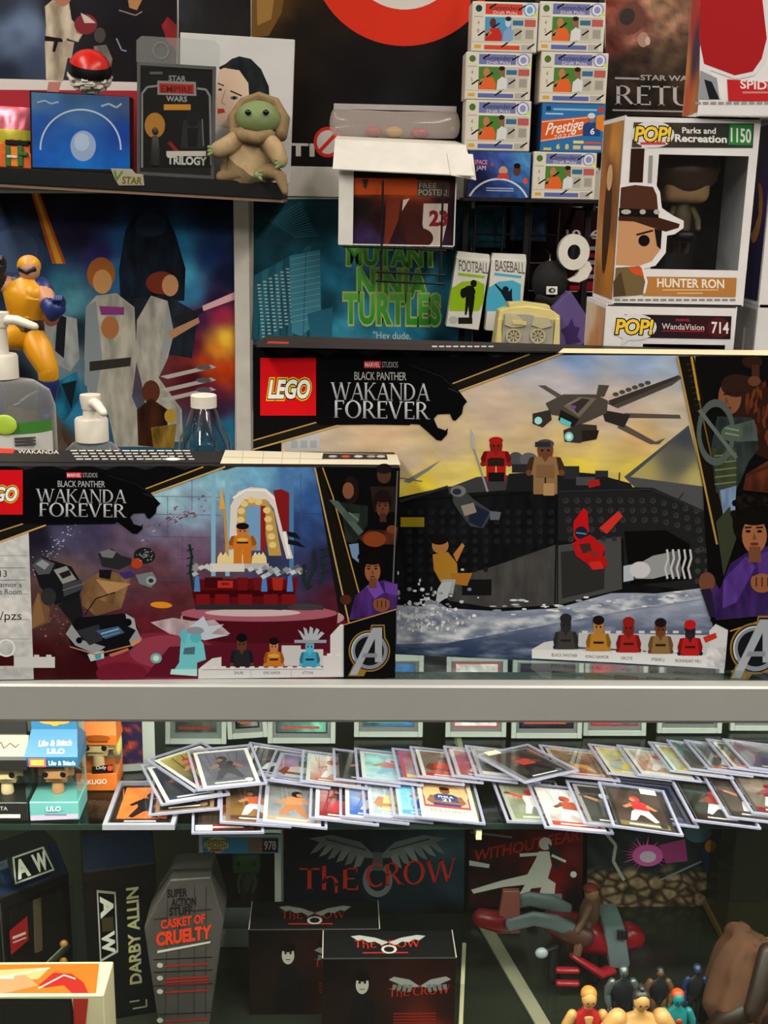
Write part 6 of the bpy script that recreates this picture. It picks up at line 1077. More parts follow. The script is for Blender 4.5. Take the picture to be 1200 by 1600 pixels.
for pts_, rr, nm, m_ in (([q(63, 452, .004), q(74, 462, .01), q(82, 472, .018)], [.0115, .0115, .0095], 'upper_arm', M_SK2), ([q(82, 474, .02), q(92, 484, .026), q(100, 478, .03)], [.010, .012, .009], 'forearm', M_BLU), ([q(27, 450, .002), q(16, 446, .004), q(6, 442, .006)], [.0115, .011, .0095], 'upper_arm', M_SK2), ([q(6, 442, .006), q(-4, 428, .012), q(4, 416, .014)], [.0098, .0105, .0085], 'forearm', M_NAVY), ([q(64, 450, .002), q(69, 455, .004)], [.0135, .0125], 'shoulder', M_BLU), ([q(27, 448, .002), q(23, 448, .002)], [.0135, .0125], 'shoulder', M_BLU),
    ([q(33, 526, .002), q(16, 520, .02), q(-2, 526, .035)], [.0165, .017, .0135], 'thigh', M_YEL), ([q(-2, 528, .035), q(-4, 556, .03), q(-3, 580, .026)], [.0125, .0125, .009], 'shin', M_YEL), ([q(51, 528, .002), q(66, 548, .012), q(80, 575, .016)], [.0165, .0165, .0125], 'thigh', M_YEL), ([q(80, 577, .016), q(80, 592, .012)], [.0125, .0115], 'shin', M_YEL), ([q(80, 594, .012), q(74, 620, .006), q(72, 640, .004)], [.0128, .0118, .0095], 'boot', M_BLU), ([q(72, 642, .004), q(78, 648, .02)], [.009, .0075], 'boot', M_BLU), ([q(-3, 582, .026), q(0, 612, .02), q(4, 640, .016)], [.0118, .0115, .009], 'boot', M_BLU)):
    loft(nm, pts_, rr, m_, rt)
for hx_, hy, c in ((103, 468, .032), (6, 408, .015)):
    bm = bmesh.new(); add_ell(bm, q(hx_, hy, c), (.0075, .007, .008), 12, 8)
    for i in range(4): add_loft(bm, [q(hx_ - 5 + i * 3.4, hy - 3, c + .003), q(hx_ - 5 + i * 3.4, hy - 8, c + .007), q(hx_ - 5 + i * 3.2, hy - 4, c + .010)], [.0023, .0023, .002], 8)
    add_loft(bm, [q(hx_ - 7, hy + 3, c), q(hx_ - 8, hy - 3, c + .006)], [.0026, .0022], 8); bm_obj('fist', bm, M_NAVY if hx_ < 50 else M_BLU, rt, True)
p = Print(vplane(q(40, 500, .0235)), base=.0)
# ------------------------------------------------------------------ cards on the glass shelf
M_RIM = mat('holder_rim', '#b4b0c8', .25, clear=.42, tint='#dcdce8', cloudy=True); M_COVER = mat('holder_cover', '#ffffff', .06, clear=.02, tint='#f2f2f6'); M_CB = mat('card_stock', '#c8c4bc', .6); M_SLAB = mat('slab_plastic', '#8f9490', .2, spec=.6); M_MAG = mat('magnet_case', '#8c8a96', .15, spec=.6)
def athlete(p, cx, by, s, jersey, pants, skin, helm, pose=0, flip=1):
    """small generic player: pose 0 running, 1 standing arms crossed, 2 throwing"""
    X = lambda a: cx + flip * a * s; Y = lambda b: by + b * s; P = lambda L, c: p.poly([(X(a), Y(b)) for a, b in L], c)
    if pose == 1:
        P([(-.62, 0), (.62, 0), (.6, .9), (.34, 1.1), (-.34, 1.1), (-.6, .9)], jersey); P([(-.62, .1), (-.9, .4), (-.72, .95), (-.5, .9)], skin); P([(.62, .1), (.9, .4), (.72, .95), (.5, .9)], skin); P([(-.8, .3), (.8, .2), (.8, .44), (-.8, .5)], skin); p.ell(X(0), Y(1.4), .24 * s, .32 * s, skin, 14); p.ell(X(0), Y(1.6), .25 * s, .16 * s, helm, 12)
    elif pose == 2:
        P([(-.3, 0), (-.05, 0), (0, .6), (.1, .6), (.3, 0), (.52, .05), (.34, .9), (-.2, .9)], pants); P([(-.28, .85), (.36, .85), (.42, 1.5), (-.3, 1.55)], jersey); P([(.36, 1.5), (.9, 1.75), (.95, 1.6), (.42, 1.25)], skin); P([(-.28, 1.5), (-.7, 1.3), (-.6, 1.15), (-.2, 1.25)], skin); p.ell(X(.05), Y(1.78), .22 * s, .25 * s, helm, 14); p.ell(X(1.0), Y(1.72), .14 * s, .1 * s, '#6a3418', 10)
    else:
        P([(-.6, .1), (-.42, 0), (-.05, .5), (.1, .55), (.35, .05), (.6, .0), (.42, .75), (.2, 1.0), (-.3, .95)], pants); P([(-.34, .9), (.3, .95), (.44, 1.5), (-.2, 1.6), (-.42, 1.3)], jersey); P([(.35, 1.45), (.75, 1.1), (.62, .98), (.3, 1.2)], skin); P([(-.34, 1.45), (-.72, 1.05), (-.58, .95), (-.25, 1.2)], skin); p.ell(X(.12), Y(1.8), .23 * s, .26 * s, helm, 14); p.ell(X(.22), Y(1.74), .13 * s, .14 * s, skin, 10)
def card_art(p, A, W=.063, H=.088):
    bg1, bg2, border, jer, pants, skin, helm, pose, bar = A
    n = random.random() * 50
    p.rect(0, 0, W, H, border); b = .0045
    f = lambda x, y: tuple(k * (1 + .25 * noise.fractal(Vector((x * 60, y * 60, n)), 1, 2, 3)) for k in mixc(hx(bg1), hx(bg2), y / H))
    p.field([(b, H - b), (W - b, H - b), (W - b, b), (b, b)], 10, 14, f)
    for i in range(5): x = random.uniform(.008, .05); p.line([(x, .012), (x + random.uniform(-.012, .016), H - .008)], .0012, bg1)
    athlete(p, W * .52, .016, .027 if pose != 1 else .03, jer, pants, skin, helm, pose, random.choice((-1, 1)))
    p.rect(b, b, W - b, .014, bar); p.rect(.014, .0075, W - .014, .0105, '#d8d4cc'); p.ell(W - .011, .0105, .0045, .0045, border, 12)
def card(label, x, y, rot, A, lift=0, tilt=7, pitch=0, sticker=None, L=.0985, mag=False, grp='sports cards in clear holders on the glass shelf', custom=None, bottom='left'):
    Wd = .0765; th = R_(tilt); r_ = R_(rot); ph = R_(pitch)
    zl = ZS + .0008 + lift + Wd * max(0, math.sin(th))
    B = onZ(x, y, zl)
    u = Vector((math.cos(r_) * math.cos(th), math.sin(r_) * math.cos(th), -math.sin(th))); v0 = Vector((-math.sin(r_), math.cos(r_), 0)); v = (v0 * math.cos(ph) - Vector((0, 0, 1)) * math.sin(ph)); v = (v - u * v.dot(u)).normalized()
    pl = PL(B, u, v); rt = root('trading_card', label, 'trading card', pl.pt(Wd / 2, L / 2, 0), grp)
    t = .0022 if not mag else .006; w_ = .0036 if not mag else .006
    bm = bmesh.new(); frame(bm, pl, 0, Wd, 0, L, w_ * .8, w_ * .8, w_ * .8, w_ * .5, 0, t); bm_obj('holder_rim', bm, M_RIM if not mag else M_MAG, rt)
    sheet('holder_cover', pl, w_ * .8, Wd - w_ * .8, w_ * .8, L - w_ * .5, t - .0002, M_COVER, rt)
    oa, ob = (Wd - .063) / 2, (L - .088) / 2 * .8; cp = PL(pl.pt(oa, ob, .0009 if not mag else .003), u, v)
    c = box('card', cp, 0, .063, 0, .088, -.0004, 0, M_CB, rt, 0); p = Print(cp, px=False, base=.00005, eps=6e-6)
    (custom or card_art)(p, A); p.build('card_print', c, P_CARD)
    if sticker: box('price_sticker', pl, sticker[0], sticker[0] + .018, sticker[1], sticker[1] + .011, t, t + .0004, mat('sticker_cream', '#ddd4b4', .6), rt, 0)
random.seed(17)
O, Rd, Wh, Bk, Bl, Gy, Gn, Yl, Tn, Ma, Nv, Cy = '#d0642c', '#b82c2c', '#d4d0c8', '#161416', '#3a5cac', '#6c6c70', '#3a6a38', '#d8b840', '#a8845c', '#7a1c24', '#1c2440', '#8cc4d8'
S1, S2 = '#b07850', '#6a4028'
FR = [  # x, y of lower left corner, rotation, art, extra
 ('orange card of dark silhouettes in a thick magnetic case, far left of the front row', 160, 1297, 0, (O, '#e8843c', '#15120f', Bk, Bk, Bk, Bk, 0, Bk), dict(mag=True, tilt=0)),
 ('brown card in a clear holder lying half on the orange magnetic-case card', 232, 1276, 5, ('#4a3428', '#6a4a38', '#8a6a50', Rd, Wh, S2, Bk, 0, Bk), dict(tilt=-3, lift=.009)),
 ('black and tan card with two cream price stickers at the shelf edge', 299, 1304, 6, ('#2a2420', '#6a4a30', '#241c18', O, Wh, S1, Rd, 2, '#8a2c1c'), dict(sticker=(.004, .004), tilt=3)),
 ('gold patterned card behind the one with two price stickers', 343, 1287, 5, ('#8a6430', '#3a2c28', '#7a5a40', '#b8542c', Wh, S1, Bk, 0, '#4a2c20'), dict(tilt=7, lift=.003)),
 ('grey burst card with an orange figure, left of the red and white swoosh card', 400, 1286, 1, ('#8a8a90', '#6a6660', '#b4b4bc', '#c87c4c', '#b06a3c', S1, Bk, 0, '#a88c6c'), {}),
 ('red and white swoosh card with a dark player', 482, 1280, 0, ('#8a2428', '#b4b0ac', Wh, '#2c2c34', Rd, S2, Bk, 0, Ma), {}),
 ('blue and white crowded card between the swoosh card and a silver card', 530, 1278, 0, (Bl, '#c8ccd8', Wh, Bl, Wh, S1, Nv, 0, Bl), {}),
 ('silver grey card with a pale yellow figure', 568, 1277, 1, ('#b8bcc0', '#8a949a', '#c4c8cc', '#c8b87c', Wh, S1, '#8a8c8c', 1, '#9ca8b0'), {}),
 ('cyan and white foil card left of the basketball portrait card', 614, 1277, 1, (Cy, '#6aa8c8', '#a8d0e0', Wh, Bl, S1, Wh, 0, '#5a98c0'), {}),
 ('cream card of a basketball player with folded arms in blue jersey 21', 650, 1279, 1, ('#c8905c', '#d8c8a0', '#d8d0b8', Nv, Nv, '#8a5434', '#1c1210', 1, '#d4ccb4'), dict(phila=True)),
 ('grey foil card of a batter outlined in orange', 792, 1286, 3, ('#7c7c70', '#8a8a6a', '#9a9a8c', Wh, Wh, '#c84c2c', Rd, 2, '#7a8a5c'), dict(tilt=4)),
 ('white striped card with a red base and a helmeted player', 851, 1295, 2, ('#b8a8a4', '#d4ccc4', '#c8c4c4', '#a84c2c', Wh, S2, '#b83c24', 0, '#c83c28'), {}),
 ('dark grey framed card behind the big red-player card', 912, 1289, 1, ('#3a3834', '#2c2a28', '#8a8682', '#5c5a58', '#4a4846', S1, Wh, 2, '#3a3836'), {}),
 ('dark brown card with a player in red, biggest at right shelf edge, price sticker', 957, 1293, -3, ('#3a2c28', '#4a3830', '#2a2220', Rd, Wh, S1, Rd, 0, '#6a5c2c'), dict(sticker=(.046, .082), lift=.0075)),
 ('dark blue card with a yellow player half hidden by the big red-player card', 985, 1283, 0, (Bk, Nv, '#4a4858', Yl, Nv, S2, Wh, 0, Nv), dict(tilt=7, lift=0, hide=True)),
 ('black card with a player and a round orange badge, right part of the front row', 1082, 1284, -1, ('#2c2624', '#1c2a1c', '#15110f', '#8a2c24', Wh, S2, Rd, 0, '#2a1c18'), {}),
 ('brown card with a small dark player, second from the right in the front row', 1136, 1279, -1, ('#54443c', '#33281f', '#2a2420', '#4a3c38', Wh, S1, Wh, 2, '#2c241f'), {}),
 ('brown card with red and white players, far right of the front row', 1174, 1272, -1, ('#6a5c50', '#7a6a5c', '#4a3c34', Ma, Wh, S2, Ma, 0, Ma), {}),
]
def phila(p, A):
    W, H = .063, .088; p.rect(0, 0, W, H, '#d6cdb4'); p.rect(.005, .024, W - .005, H - .005, '#a83c44'); p.rect(.007, .026, W - .007, H - .007, '#b9a68c'); p.ell(W / 2, .056, .026, .028, '#d8b07c', 24)
    athlete(p, W / 2, .028, .025, '#24346c', '#24346c', '#8a5434', '#1c1210', 1); p.text('PHILA', .023, .047, .040, .047, .0045, '#d8d8dc', .03); p.text('21', .027, .039, .036, .039, .006, '#d8d8dc', .03); p.rect(.006, .024, W - .006, .029, '#a83c44'); p.text('FEATURES', .012, .014, W - .012, .014, .006, '#6a6478')
for lab, x, y, rot, A, ex in FR:
    ex = dict(ex); ph = ex.pop('phila', False); ex.pop('hide', None)
    card(lab, x, y, rot, A, custom=phila if ph else None, **ex)
# loose cards on top at the left
card('white framed dark card lying askew under two others, left', 252, 1260, 22, (Bk, '#2c3448', Wh, Bl, Bk, S2, Bk, 0, '#1c2434'), lift=.019, tilt=2)
card('white and red framed card turned sideways on top of the left pile', 303, 1239, 40, ('#1c1a1c', '#b8a050', Wh, '#b83c44', Yl, S1, Rd, 0, Rd), lift=.025, tilt=1)
card('dark grey card of a crouching figure on top of the left pile', 309, 1237, 14, ('#4a4850', '#6a6674', Wh, '#2c2a30', '#3a343a', '#8a5c48', Bk, 0, '#5a5660'), lift=.030, tilt=1)
BR = [
 ('white bordered dark card at the left end of the back row', 372, 1212, -4, (Bk, '#3a2c3c', Wh, '#4a4a5c', Wh, S2, Bk, 0, '#2c2c4c')),
 ('white and purple card of a round-framed player, back row', 411, 1224, -6, ('#c4bcc0', '#8a7ca8', '#c8c4d0', Wh, Wh, S2, Bk, 1, '#6a5c9c')),
 ('red and white team card beside the purple one, back row', 468, 1226, -1, ('#b87c74', '#c8bcb8', '#c4bcb8', Wh, Wh, S1, Rd, 0, '#a8604c')),
 ('black card of a leaping player, back row', 521, 1223, 0, (Bk, '#1c1a1c', '#2c2a2c', '#2a2422', Bk, S1, Bk, 0, '#3a302a')),
 ('pale ice-blue card beside the black leaping player, back row', 557, 1222, 0, ('#b4ccd4', '#9cb8c4', Wh, '#c87c70', '#8ab4c8', S1, Wh, 0, '#a8c4cc')),
 ('red and blue bordered card right of the ice-blue card', 622, 1222, 1, ('#8a8a9c', '#b04c44', '#b83c3c', Wh, Rd, S1, Nv, 0, '#c8b87c')),
 ('red and white framed card of a player in red jersey, back row', 652, 1219, 1, ('#7c7470', '#8a6a60', Wh, '#c83428', Rd, S2, '#4a1c18', 1, Rd)),
 ('crimson card partly hidden by a striped card, back row', 706, 1218, 0, ('#a82c34', '#8a2c3c', '#b8a4a8', '#c43c3c', Wh, S1, Rd, 0, '#7a2434')),
 ('black and white striped card with a round badge, back row', 742, 1217, 0, ('#4a4644', '#2a2624', '#9a9490', '#8a8480', Bk, S1, Wh, 2, '#d0c8bc')),
 ('gold and brown foil card of two players, back row', 868, 1216, 1, ('#6a4c38', '#8a6a34', '#b8a88c', '#4a3428', '#b88430', S2, '#3a2c28', 0, '#a83c28')),
 ('yellow and pale blue card beside the gold foil card', 948, 1214, 0, ('#8aa0b8', '#c8b43c', '#c8c0a8', '#b8c0c8', Yl, S1, Yl, 0, '#c8b04c')),
 ('cream card with a white jersey and letter shape, back row', 996, 1216, 0, ('#a86c60', '#c8bca8', Wh, '#c4b4a4', Wh, S1, '#b83c34', 0, '#d4ccb8')),
 ('white bordered card with a yellow-green lower half', 1046, 1210, -1, ('#b8a4a0', '#a8982c', Wh, Rd, '#a89c30', S1, Rd, 0, '#b8a83c')),
 ('dark olive card of a small player, back row right', 1077, 1207, -1, ('#33302a', '#3c3a2c', '#4a463c', '#4a4a4a', '#8a864c', S2, Wh, 0, '#5c5c34')),
 ('dark card of a player in orange, back row right', 1106, 1207, -1, ('#3a3c3c', '#4a4844', '#8a8488', O, Wh, S1, '#c84c24', 0, '#a84828')),
 ('brown and green card with a white diagonal, back row right', 1140, 1205, -2, ('#4a342c', '#5c6a3c', '#c4bcb4', '#8a7c5c', Gn, S2, '#3a2420', 2, '#a84c34')),
 ('dark green team card, far right of the back row', 1170, 1205, -1, ('#4a2c30', '#2a3c2c', '#54505c', '#1c4430', Bk, S2, '#2c2c2c', 0, '#33302c')),
]
for i, (lab, x, y, rot, A) in enumerate(BR): card(lab, x, y - 4, rot, A, lift=.0125, pitch=6.5, tilt=7 if i not in (1,) else 5)
card('black card of a diving player lying askew over the striped card, price sticker', 820, 1225, 27, ('#2a2624', '#3c3028', '#6a6668', '#b83c28', Bk, S2, '#7a2c20', 0, Bk), lift=.028, pitch=6, tilt=2, sticker=(.012, .088))

# ------------------------------------------------------------------ graded slabs standing at the back of the shelf
SL = [('dark card slab with a red detail, far left of the standing slabs', 258, 354, 1163, ('#2a3430', '#54584c', '#5c6a68', '#8a2c24'), 0), ('black and white slab lettered JUDGE, leaning', 356, 420, 1156, ('#1c1a1a', '#b8b4b0', '#15120f', '#a84c34'), 4), ('slab with a green and blue foil card', 418, 524, 1162, ('#3a4c48', '#6ac0a0', '#2c3034', '#a83c34'), 0),
 ('slab with a rainbow foil strip', 553, 660, 1152, ('#2c3c44', '#3a7cc8', '#4a5458', '#4ac87c'), 0), ('slab with a white card and red lines', 696, 790, 1152, ('#c8c4bc', '#d0ccc4', '#b03c44', '#3a7c9c'), 0), ('dark purple slab with small pale lettering', 799, 908, 1154, ('#241c30', '#1c1626', '#141018', '#b8502c'), 0),
 ('slab with a red and teal card', 911, 1008, 1150, ('#b02c34', '#3a6a70', '#8a2c2c', '#c8c4c0'), 0), ('slab with a black card and teal script', 1027, 1126, 1146, ('#101416', '#182024', '#0c1012', '#3ab0b8'), 0), ('slab with a red, white and blue card, far right', 1141, 1240, 1142, ('#8a3444', '#4a5c9c', '#b8b4bc', '#c8c4cc'), 0)]
for lab, x0, x1, yb, C, rl in SL:
    o = onZ(x0, yb, ZS + .002 + (.0045 if rl else 0)); W_ = onZ(x1, yb, ZS).x - o.x; pl = vplane(o, 0, R_(10), R_(rl)); Hh = .125
    rt = root('graded_card', lab, 'graded card', pl.pt(W_ / 2, 0, -.003), 'graded card slabs standing at the shelf back')
    bm = bmesh.new(); frame(bm, pl, 0, W_, 0, Hh, .006, .006, .007, .028, -.006, 0); bmesh.ops.bevel(bm, geom=bm.edges[:], offset=.0006, segments=1, affect='EDGES'); bm_obj('slab_rim', bm, M_SLAB, rt)
    sheet('slab_cover', pl, .006, W_ - .006, .007, Hh - .028, -.001, M_COVER, rt)
    p = Print(pl.off(-.004), px=False); cw = W_ - .012; p.rect(.006, .007, W_ - .006, Hh - .028, '#6a6e6a'); p.rect(.010, .012, W_ - .010, Hh - .03, C[2])
    f = lambda x, y, C=C: tuple(k * (1 + .4 * noise.fractal(Vector((x * 90, y * 90, x0)), 1, 2, 3)) for k in mixc(hx(C[0]), hx(C[1]), min(1, max(0, (x - .01) / cw)))); p.field([(.012, Hh - .032), (W_ - .012, Hh - .032), (W_ - .012, .014), (.012, .014)], 16, 20, f); p.ell(W_ * .4, .04, .014, .012, C[3], 14); p.rect(.016, .018, W_ - .02, .021, C[3])
    if 'JUDGE' in lab: p.text('JUDGE', .014, .024, W_ - .012, .026, .011, '#d8d4d0', .03)
    if 'script' in lab: p.line([(.018, .026), (.026, .034), (.03, .026), (.038, .033), (.044, .026), (W_ - .016, .031)], .0022, C[3])
    if 'lettering' in lab: p.rect(.02, .03, W_ - .02, .032, '#c8c0c8'); p.rect(.02, .044, W_ - .012, .047, '#c8702c')
    p.build('card_print', rt, P_CARD)

# ------------------------------------------------------------------ keychain figure boxes at the left of the shelf
M_FILM = mat('blister_film', '#ffffff', .08, clear=.04, tint='#eef2f0'); M_VIN = mat('vinyl_tan', '#b47c54', .4); M_HBLK = mat('vinyl_hair', '#2a2624', .4); M_INN = mat('tray_grey', '#8a8a82', .5)
def keybox(label, x0, x1, yb, Hh, D, head, base, skin, hair, tab=True, edge=None, hcol=None):
    o = onZ(x0, yb, ZS + .0006); W_ = onZ(x1, yb - 2, ZS).x - o.x; pl = vplane(o, 0); rt = root('keychain_box', label, 'boxed figure', pl.pt(W_ / 2, 0, -D / 2), 'keychain figure boxes on the glass shelf'); hb = .022; ht = Hh * .52
    box('base_carton', pl, 0, W_, 0, hb, -D, 0, base, rt, .001)
    bs_ = sheet('blister_window', pl, .0005, W_ - .0005, hb, ht, -.0006, M_FILM, rt); sheet('blister_side', PL(pl.pt(W_ - .0008, 0, 0), -pl.n, pl.v), 0, D, hb, ht, 0, M_FILM, bs_)
    box('back_card', pl, 0, W_, hb, Hh, -D, -D + .0015, M_INN, rt, 0)
    bm = bmesh.new(); YZs = [(ht, 0), (ht + .012, .001), (Hh * .8, -D * .45), (Hh, -D * .5), (Hh, -D * .5 - .002), (Hh * .8, -D * .6), (ht + .02, -D + .002), (ht, -D + .002)]
    A = [bm.verts.new(pl.pt(-.002 + (.004 if b_ > Hh * .7 else 0), b_, c_)) for b_, c_ in YZs]; B = [bm.verts.new(pl.pt(W_ + .002 - (.004 if b_ > Hh * .7 else 0), b_, c_)) for b_, c_ in YZs]; bm.faces.new(A); bm.faces.new(B[::-1])
    for i in range(len(A)): j = (i + 1) % len(A); bm.faces.new((A[i], A[j], B[j], B[i]))
    bm_obj('header_card', bm, head, rt)
    q = lambda a, b, c: pl.pt(W_ * .5 + a, hb + b, c); g = loft('figure', [q(0, .002, -D / 2), q(0, .014, -D / 2)], [(.007, .006), (.006, .005)], skin, rt); bm = bmesh.new(); add_box(bm, pl, W_ * .5 - .019, W_ * .5 + .019, hb + .015, hb + .043, -D / 2 - .014, -D / 2 + .014); bmesh.ops.bevel(bm, geom=bm.edges[:], offset=.008, segments=3, affect='EDGES'); bm_obj('head', bm, skin, g, True)
    for sg in (-1, 1): ell('eye', q(sg * .0095, .028, -D / 2 + .0142), (.0032, .001, .0036), M_EYE, g, 12, 8)
    ell('hair', q(0, .04, -D / 2 - .003), (.023, .015, .009), hair, g); 
    for sg in (-1, 1): ell('hair', q(sg * .02, .026, -D / 2 - .006), (.006, .009, .018), hair, g)
    return rt, pl, W_, hb, ht
B_BLUE = mat('header_blue', '#1f5a80', .45); B_BLK = mat('header_black', '#1a181a', .45); B_OR = mat('header_orange', '#c8641c', .45); B_TEAL = mat('base_teal', '#5c9898', .45)
rt, pl, W_, hb, ht = keybox('blue keychain figure box lettered LILO on the shelf', 47, 125, 1282, .122, .045, B_BLUE, B_TEAL, M_VIN, M_HBLK)
p = Print(pl.off(.0012)); p.text('LILO', 73, 1267, 95, 1267, 7, '#d8dcdc', .02); p.poly([(48, 1274), (122, 1271), (122, 1279), (48, 1282)], '#b0a0b8'); p.rect(70, 1272, 104, 1274, '#6a5c8c'); p.build('base_print', rt)
hp = PL(pl.pt(0, ht, .0003), pl.u, pl.v); p = Print(PL(pl.pt(0, ht, .0016), pl.u, (0, math.sin(.0), 1)), px=False); p.rect(.003, .001, .021, .011, '#c84c58'); p.rect(.005, .003, .019, .009, '#d8b040'); p.text('Lilo & Stitch', .024, .003, W_ - .001, .003, .005, '#c8dce4', .02); p.build('header_print', rt)
sl = PL(pl.pt(0, ht + .012, .0012), pl.u, (pl.v * (.122 * .8 - ht - .012) + pl.n * (-.045 * .45 - .001)).normalized()); p = Print(sl, px=False); p.text('Lilo & Stitch', .012, .012, W_ - .006, .013, .006, '#d4e4ea', .03); p.text('LILO', .022, .004, .04, .004, .005, '#d4e4ea', .03); p.field([(.001, .01), (W_ - .001, .01), (W_ - .001, .001), (.001, .001)], 8, 3, lambda x, y: mixc(hx('#3a8cb4'), hx('#a8ccd4'), max(0, noise.noise(Vector((x * 90, y * 120, 2)))))) if False else None; p.build('slope_print', rt)
tp = PL(pl.pt(0, .122 * .8, -.045 * .448 + .0005), pl.u, (pl.v + pl.n * -.09).normalized()); p = Print(tp, px=False, base=.0006); p.ell(W_ * .52, .009, .016, .0032, '#d87c3c', 18); p.ell(W_ * .52, .009, .006, .005, '#d87c3c', 14); p.build('hang_hole', rt)
rt, pl, W_, hb, ht = keybox('black keychain figure box with a cream top, at the left edge of the shelf', -34, 46, 1283, .116, .045, B_BLK, B_BLK, mat('vinyl_pale', '#d0b48c', .4), mat('vinyl_grey_hair', '#4a4a4e', .4)); sl = PL(pl.pt(0, ht + .012, .0012), pl.u, (pl.v * (.116 * .8 - ht - .012) + pl.n * (-.045 * .45 - .001)).normalized()); p = Print(sl, px=False); p.rect(-.001, .004, W_ + .001, .028, '#a48f7a'); p.line([(.02, .014), (.026, .02), (.03, .013), (.036, .019), (.042, .014), (W_ - .008, .018)], .0012, '#4a3a34'); p.build('slope_print', rt); p = Print(pl.off(.0012)); p.rect(0, 1272, 32, 1278, '#c8c4bc'); p.text('TA', 0, 1266, 12, 1266, 6, '#a8a4a0'); p.build('base_print', rt)
o_ = onZ(128, 1234, ZS)
rt, pl, W_, hb, ht = keybox('orange keychain figure box lettered BAKUGO behind the blue one', 118, 184, 1236, .11, .04, B_OR, B_OR, mat('vinyl_cream', '#c8a878', .4), mat('vinyl_blond', '#c8b868', .4)); p = Print(pl.off(.0012)); p.text('BAKUGO', 124, 1226, 167, 1224, 7, '#e0ccb8', .03); p.build('base_print', rt); p = Print(pl.off(.0002)); p.poly([(143, 1198), (176, 1194), (177, 1207), (144, 1209)], '#15120f'); p.ell(172, 1200, 4.5, 4.5, '#b83c34', 12); p.text('Only', 150, 1202, 166, 1201, 5, '#d8d4d0'); p.build('seal_sticker', rt); p = Print(PL(pl.pt(0, ht, .0016), pl.u, pl.v), px=False); p.rect(.018, .004, W_ - .008, .007, '#6a2c10'); p.ell(W_ * .6, .009, .014, .004, '#8a4418', 14); p.build('header_print', rt)
# standing slab with orange flecked pattern beside it
o = onZ(186, 1206, ZS + .002); pl = vplane(o, R_(8), R_(8)); rt = root('graded_card', 'purple and orange patterned slab beside the orange keychain box', 'graded card', pl.pt(.024, 0, 0), 'graded card slabs standing at the shelf back'); W_ = .06; bm = bmesh.new(); frame(bm, pl, -.02, .042, 0, .11, .005, .014, .008, .02, -.006, 0); bm_obj('slab_rim', bm, M_SLAB, rt); p = Print(pl.off(-.003), px=False); p.field([(-.015, .09), (.028, .09), (.028, .008), (-.015, .008)], 12, 20, lambda x, y: mixc(hx('#241c3c'), hx('#b8401c'), min(1, max(0, noise.fractal(Vector((x * 90, y * 90, 3)), 1, 2, 4) * 1.6 - .1)))); p.build('card_print', rt, P_CARD)
# ------------------------------------------------------------------ bottom deck of the case
def deckY(py, px=600): return onZ(px, py, ZD).y
def deckbox(name, label, cat, x0, x1, y0, Y, d, material, yaw=0, group=None, z0=None, py_mid=None):
    """box standing on the deck: front at depth Y, photo x range and top y"""
    z = (z0 or ZD) + .0006; ym = py_mid or (y0 + 60); l = onY(x0, ym, Y); W_ = onY(x1, ym, Y).x - l.x; pl = vplane((l.x, Y, z), yaw); Hh = onY((x0 + x1) / 2, y0, Y).z - z
    rt = root(name, label, cat, pl.pt(W_ / 2, 0, -d / 2), group); box('carton', pl, 0, W_, 0, Hh, -d, 0, material, rt, .001); return rt, pl, W_, Hh
def crow_mark(p, cx, cy, s, c='#9a9a98'):
    """spread-wing emblem"""
    for sg in (-1, 1):
        X = lambda a: cx + sg * a * s
        for k in range(6):                      # feathers, longest at the wing tip
            a0, a1 = .18 + k * .13, .30 + k * .15; p.poly([(X(a0), cy - (.12 + k * .035) * s), (X(a0 + .14), cy - (.2 + k * .03) * s), (X(a1 + .12), cy + (.16 - k * .05) * s), (X(a1), cy + (.12 - k * .05) * s)], c if k % 2 else '#6a6a6c')
        p.poly([(X(0), cy - .02 * s), (X(.3), cy - .3 * s), (X(.8), cy - .42 * s), (X(1.2), cy - .36 * s), (X(.95), cy - .27 * s), (X(.5), cy - .2 * s), (X(.2), cy - .02 * s)], c); p.line([(X(.2), cy - .16 * s), (X(.9), cy - .35 * s)], s * .03, '#3a3a3c')
    p.poly([(cx - .08 * s, cy - .12 * s), (cx + .08 * s, cy - .12 * s), (cx + .1 * s, cy + .2 * s), (cx - .1 * s, cy + .2 * s)], '#4a4a4c')
    p.ring(cx, cy + .36 * s, .26 * s, .3 * s, .09 * s, c, -60, 240, 20)
CR = '#a8281c'
rt, pl, W_, Hh = deckbox('crow_box', 'wide dark box lettered THE CROW at the back of the case', 'collector box', 445, 727, 1287, 1.435, .05, M_CARTON, py_mid=1370)
p = Print(pl); p.field([(447, 1290), (726, 1290), (724, 1452), (447, 1452)], 30, 20, idw([(460, 1300, '#101820'), (560, 1300, '#18242c'), (640, 1300, '#1c3038'), (700, 1310, '#2c4450'), (720, 1380, '#1c2c38'), (600, 1380, '#14202a'), (460, 1400, '#0c1420'), (560, 1440, '#08080c'), (700, 1440, '#0a0e12')], 3, .15, .05))
crow_mark(p, 590, 1342, 90, '#5c6064'); p.gain = 1.45; p.text('THE', 468, 1390, 560, 1390, 34, CR, serif=True); p.text('CROW', 572, 1386, 714, 1376, 36, CR, serif=True); p.build('front_print', rt)
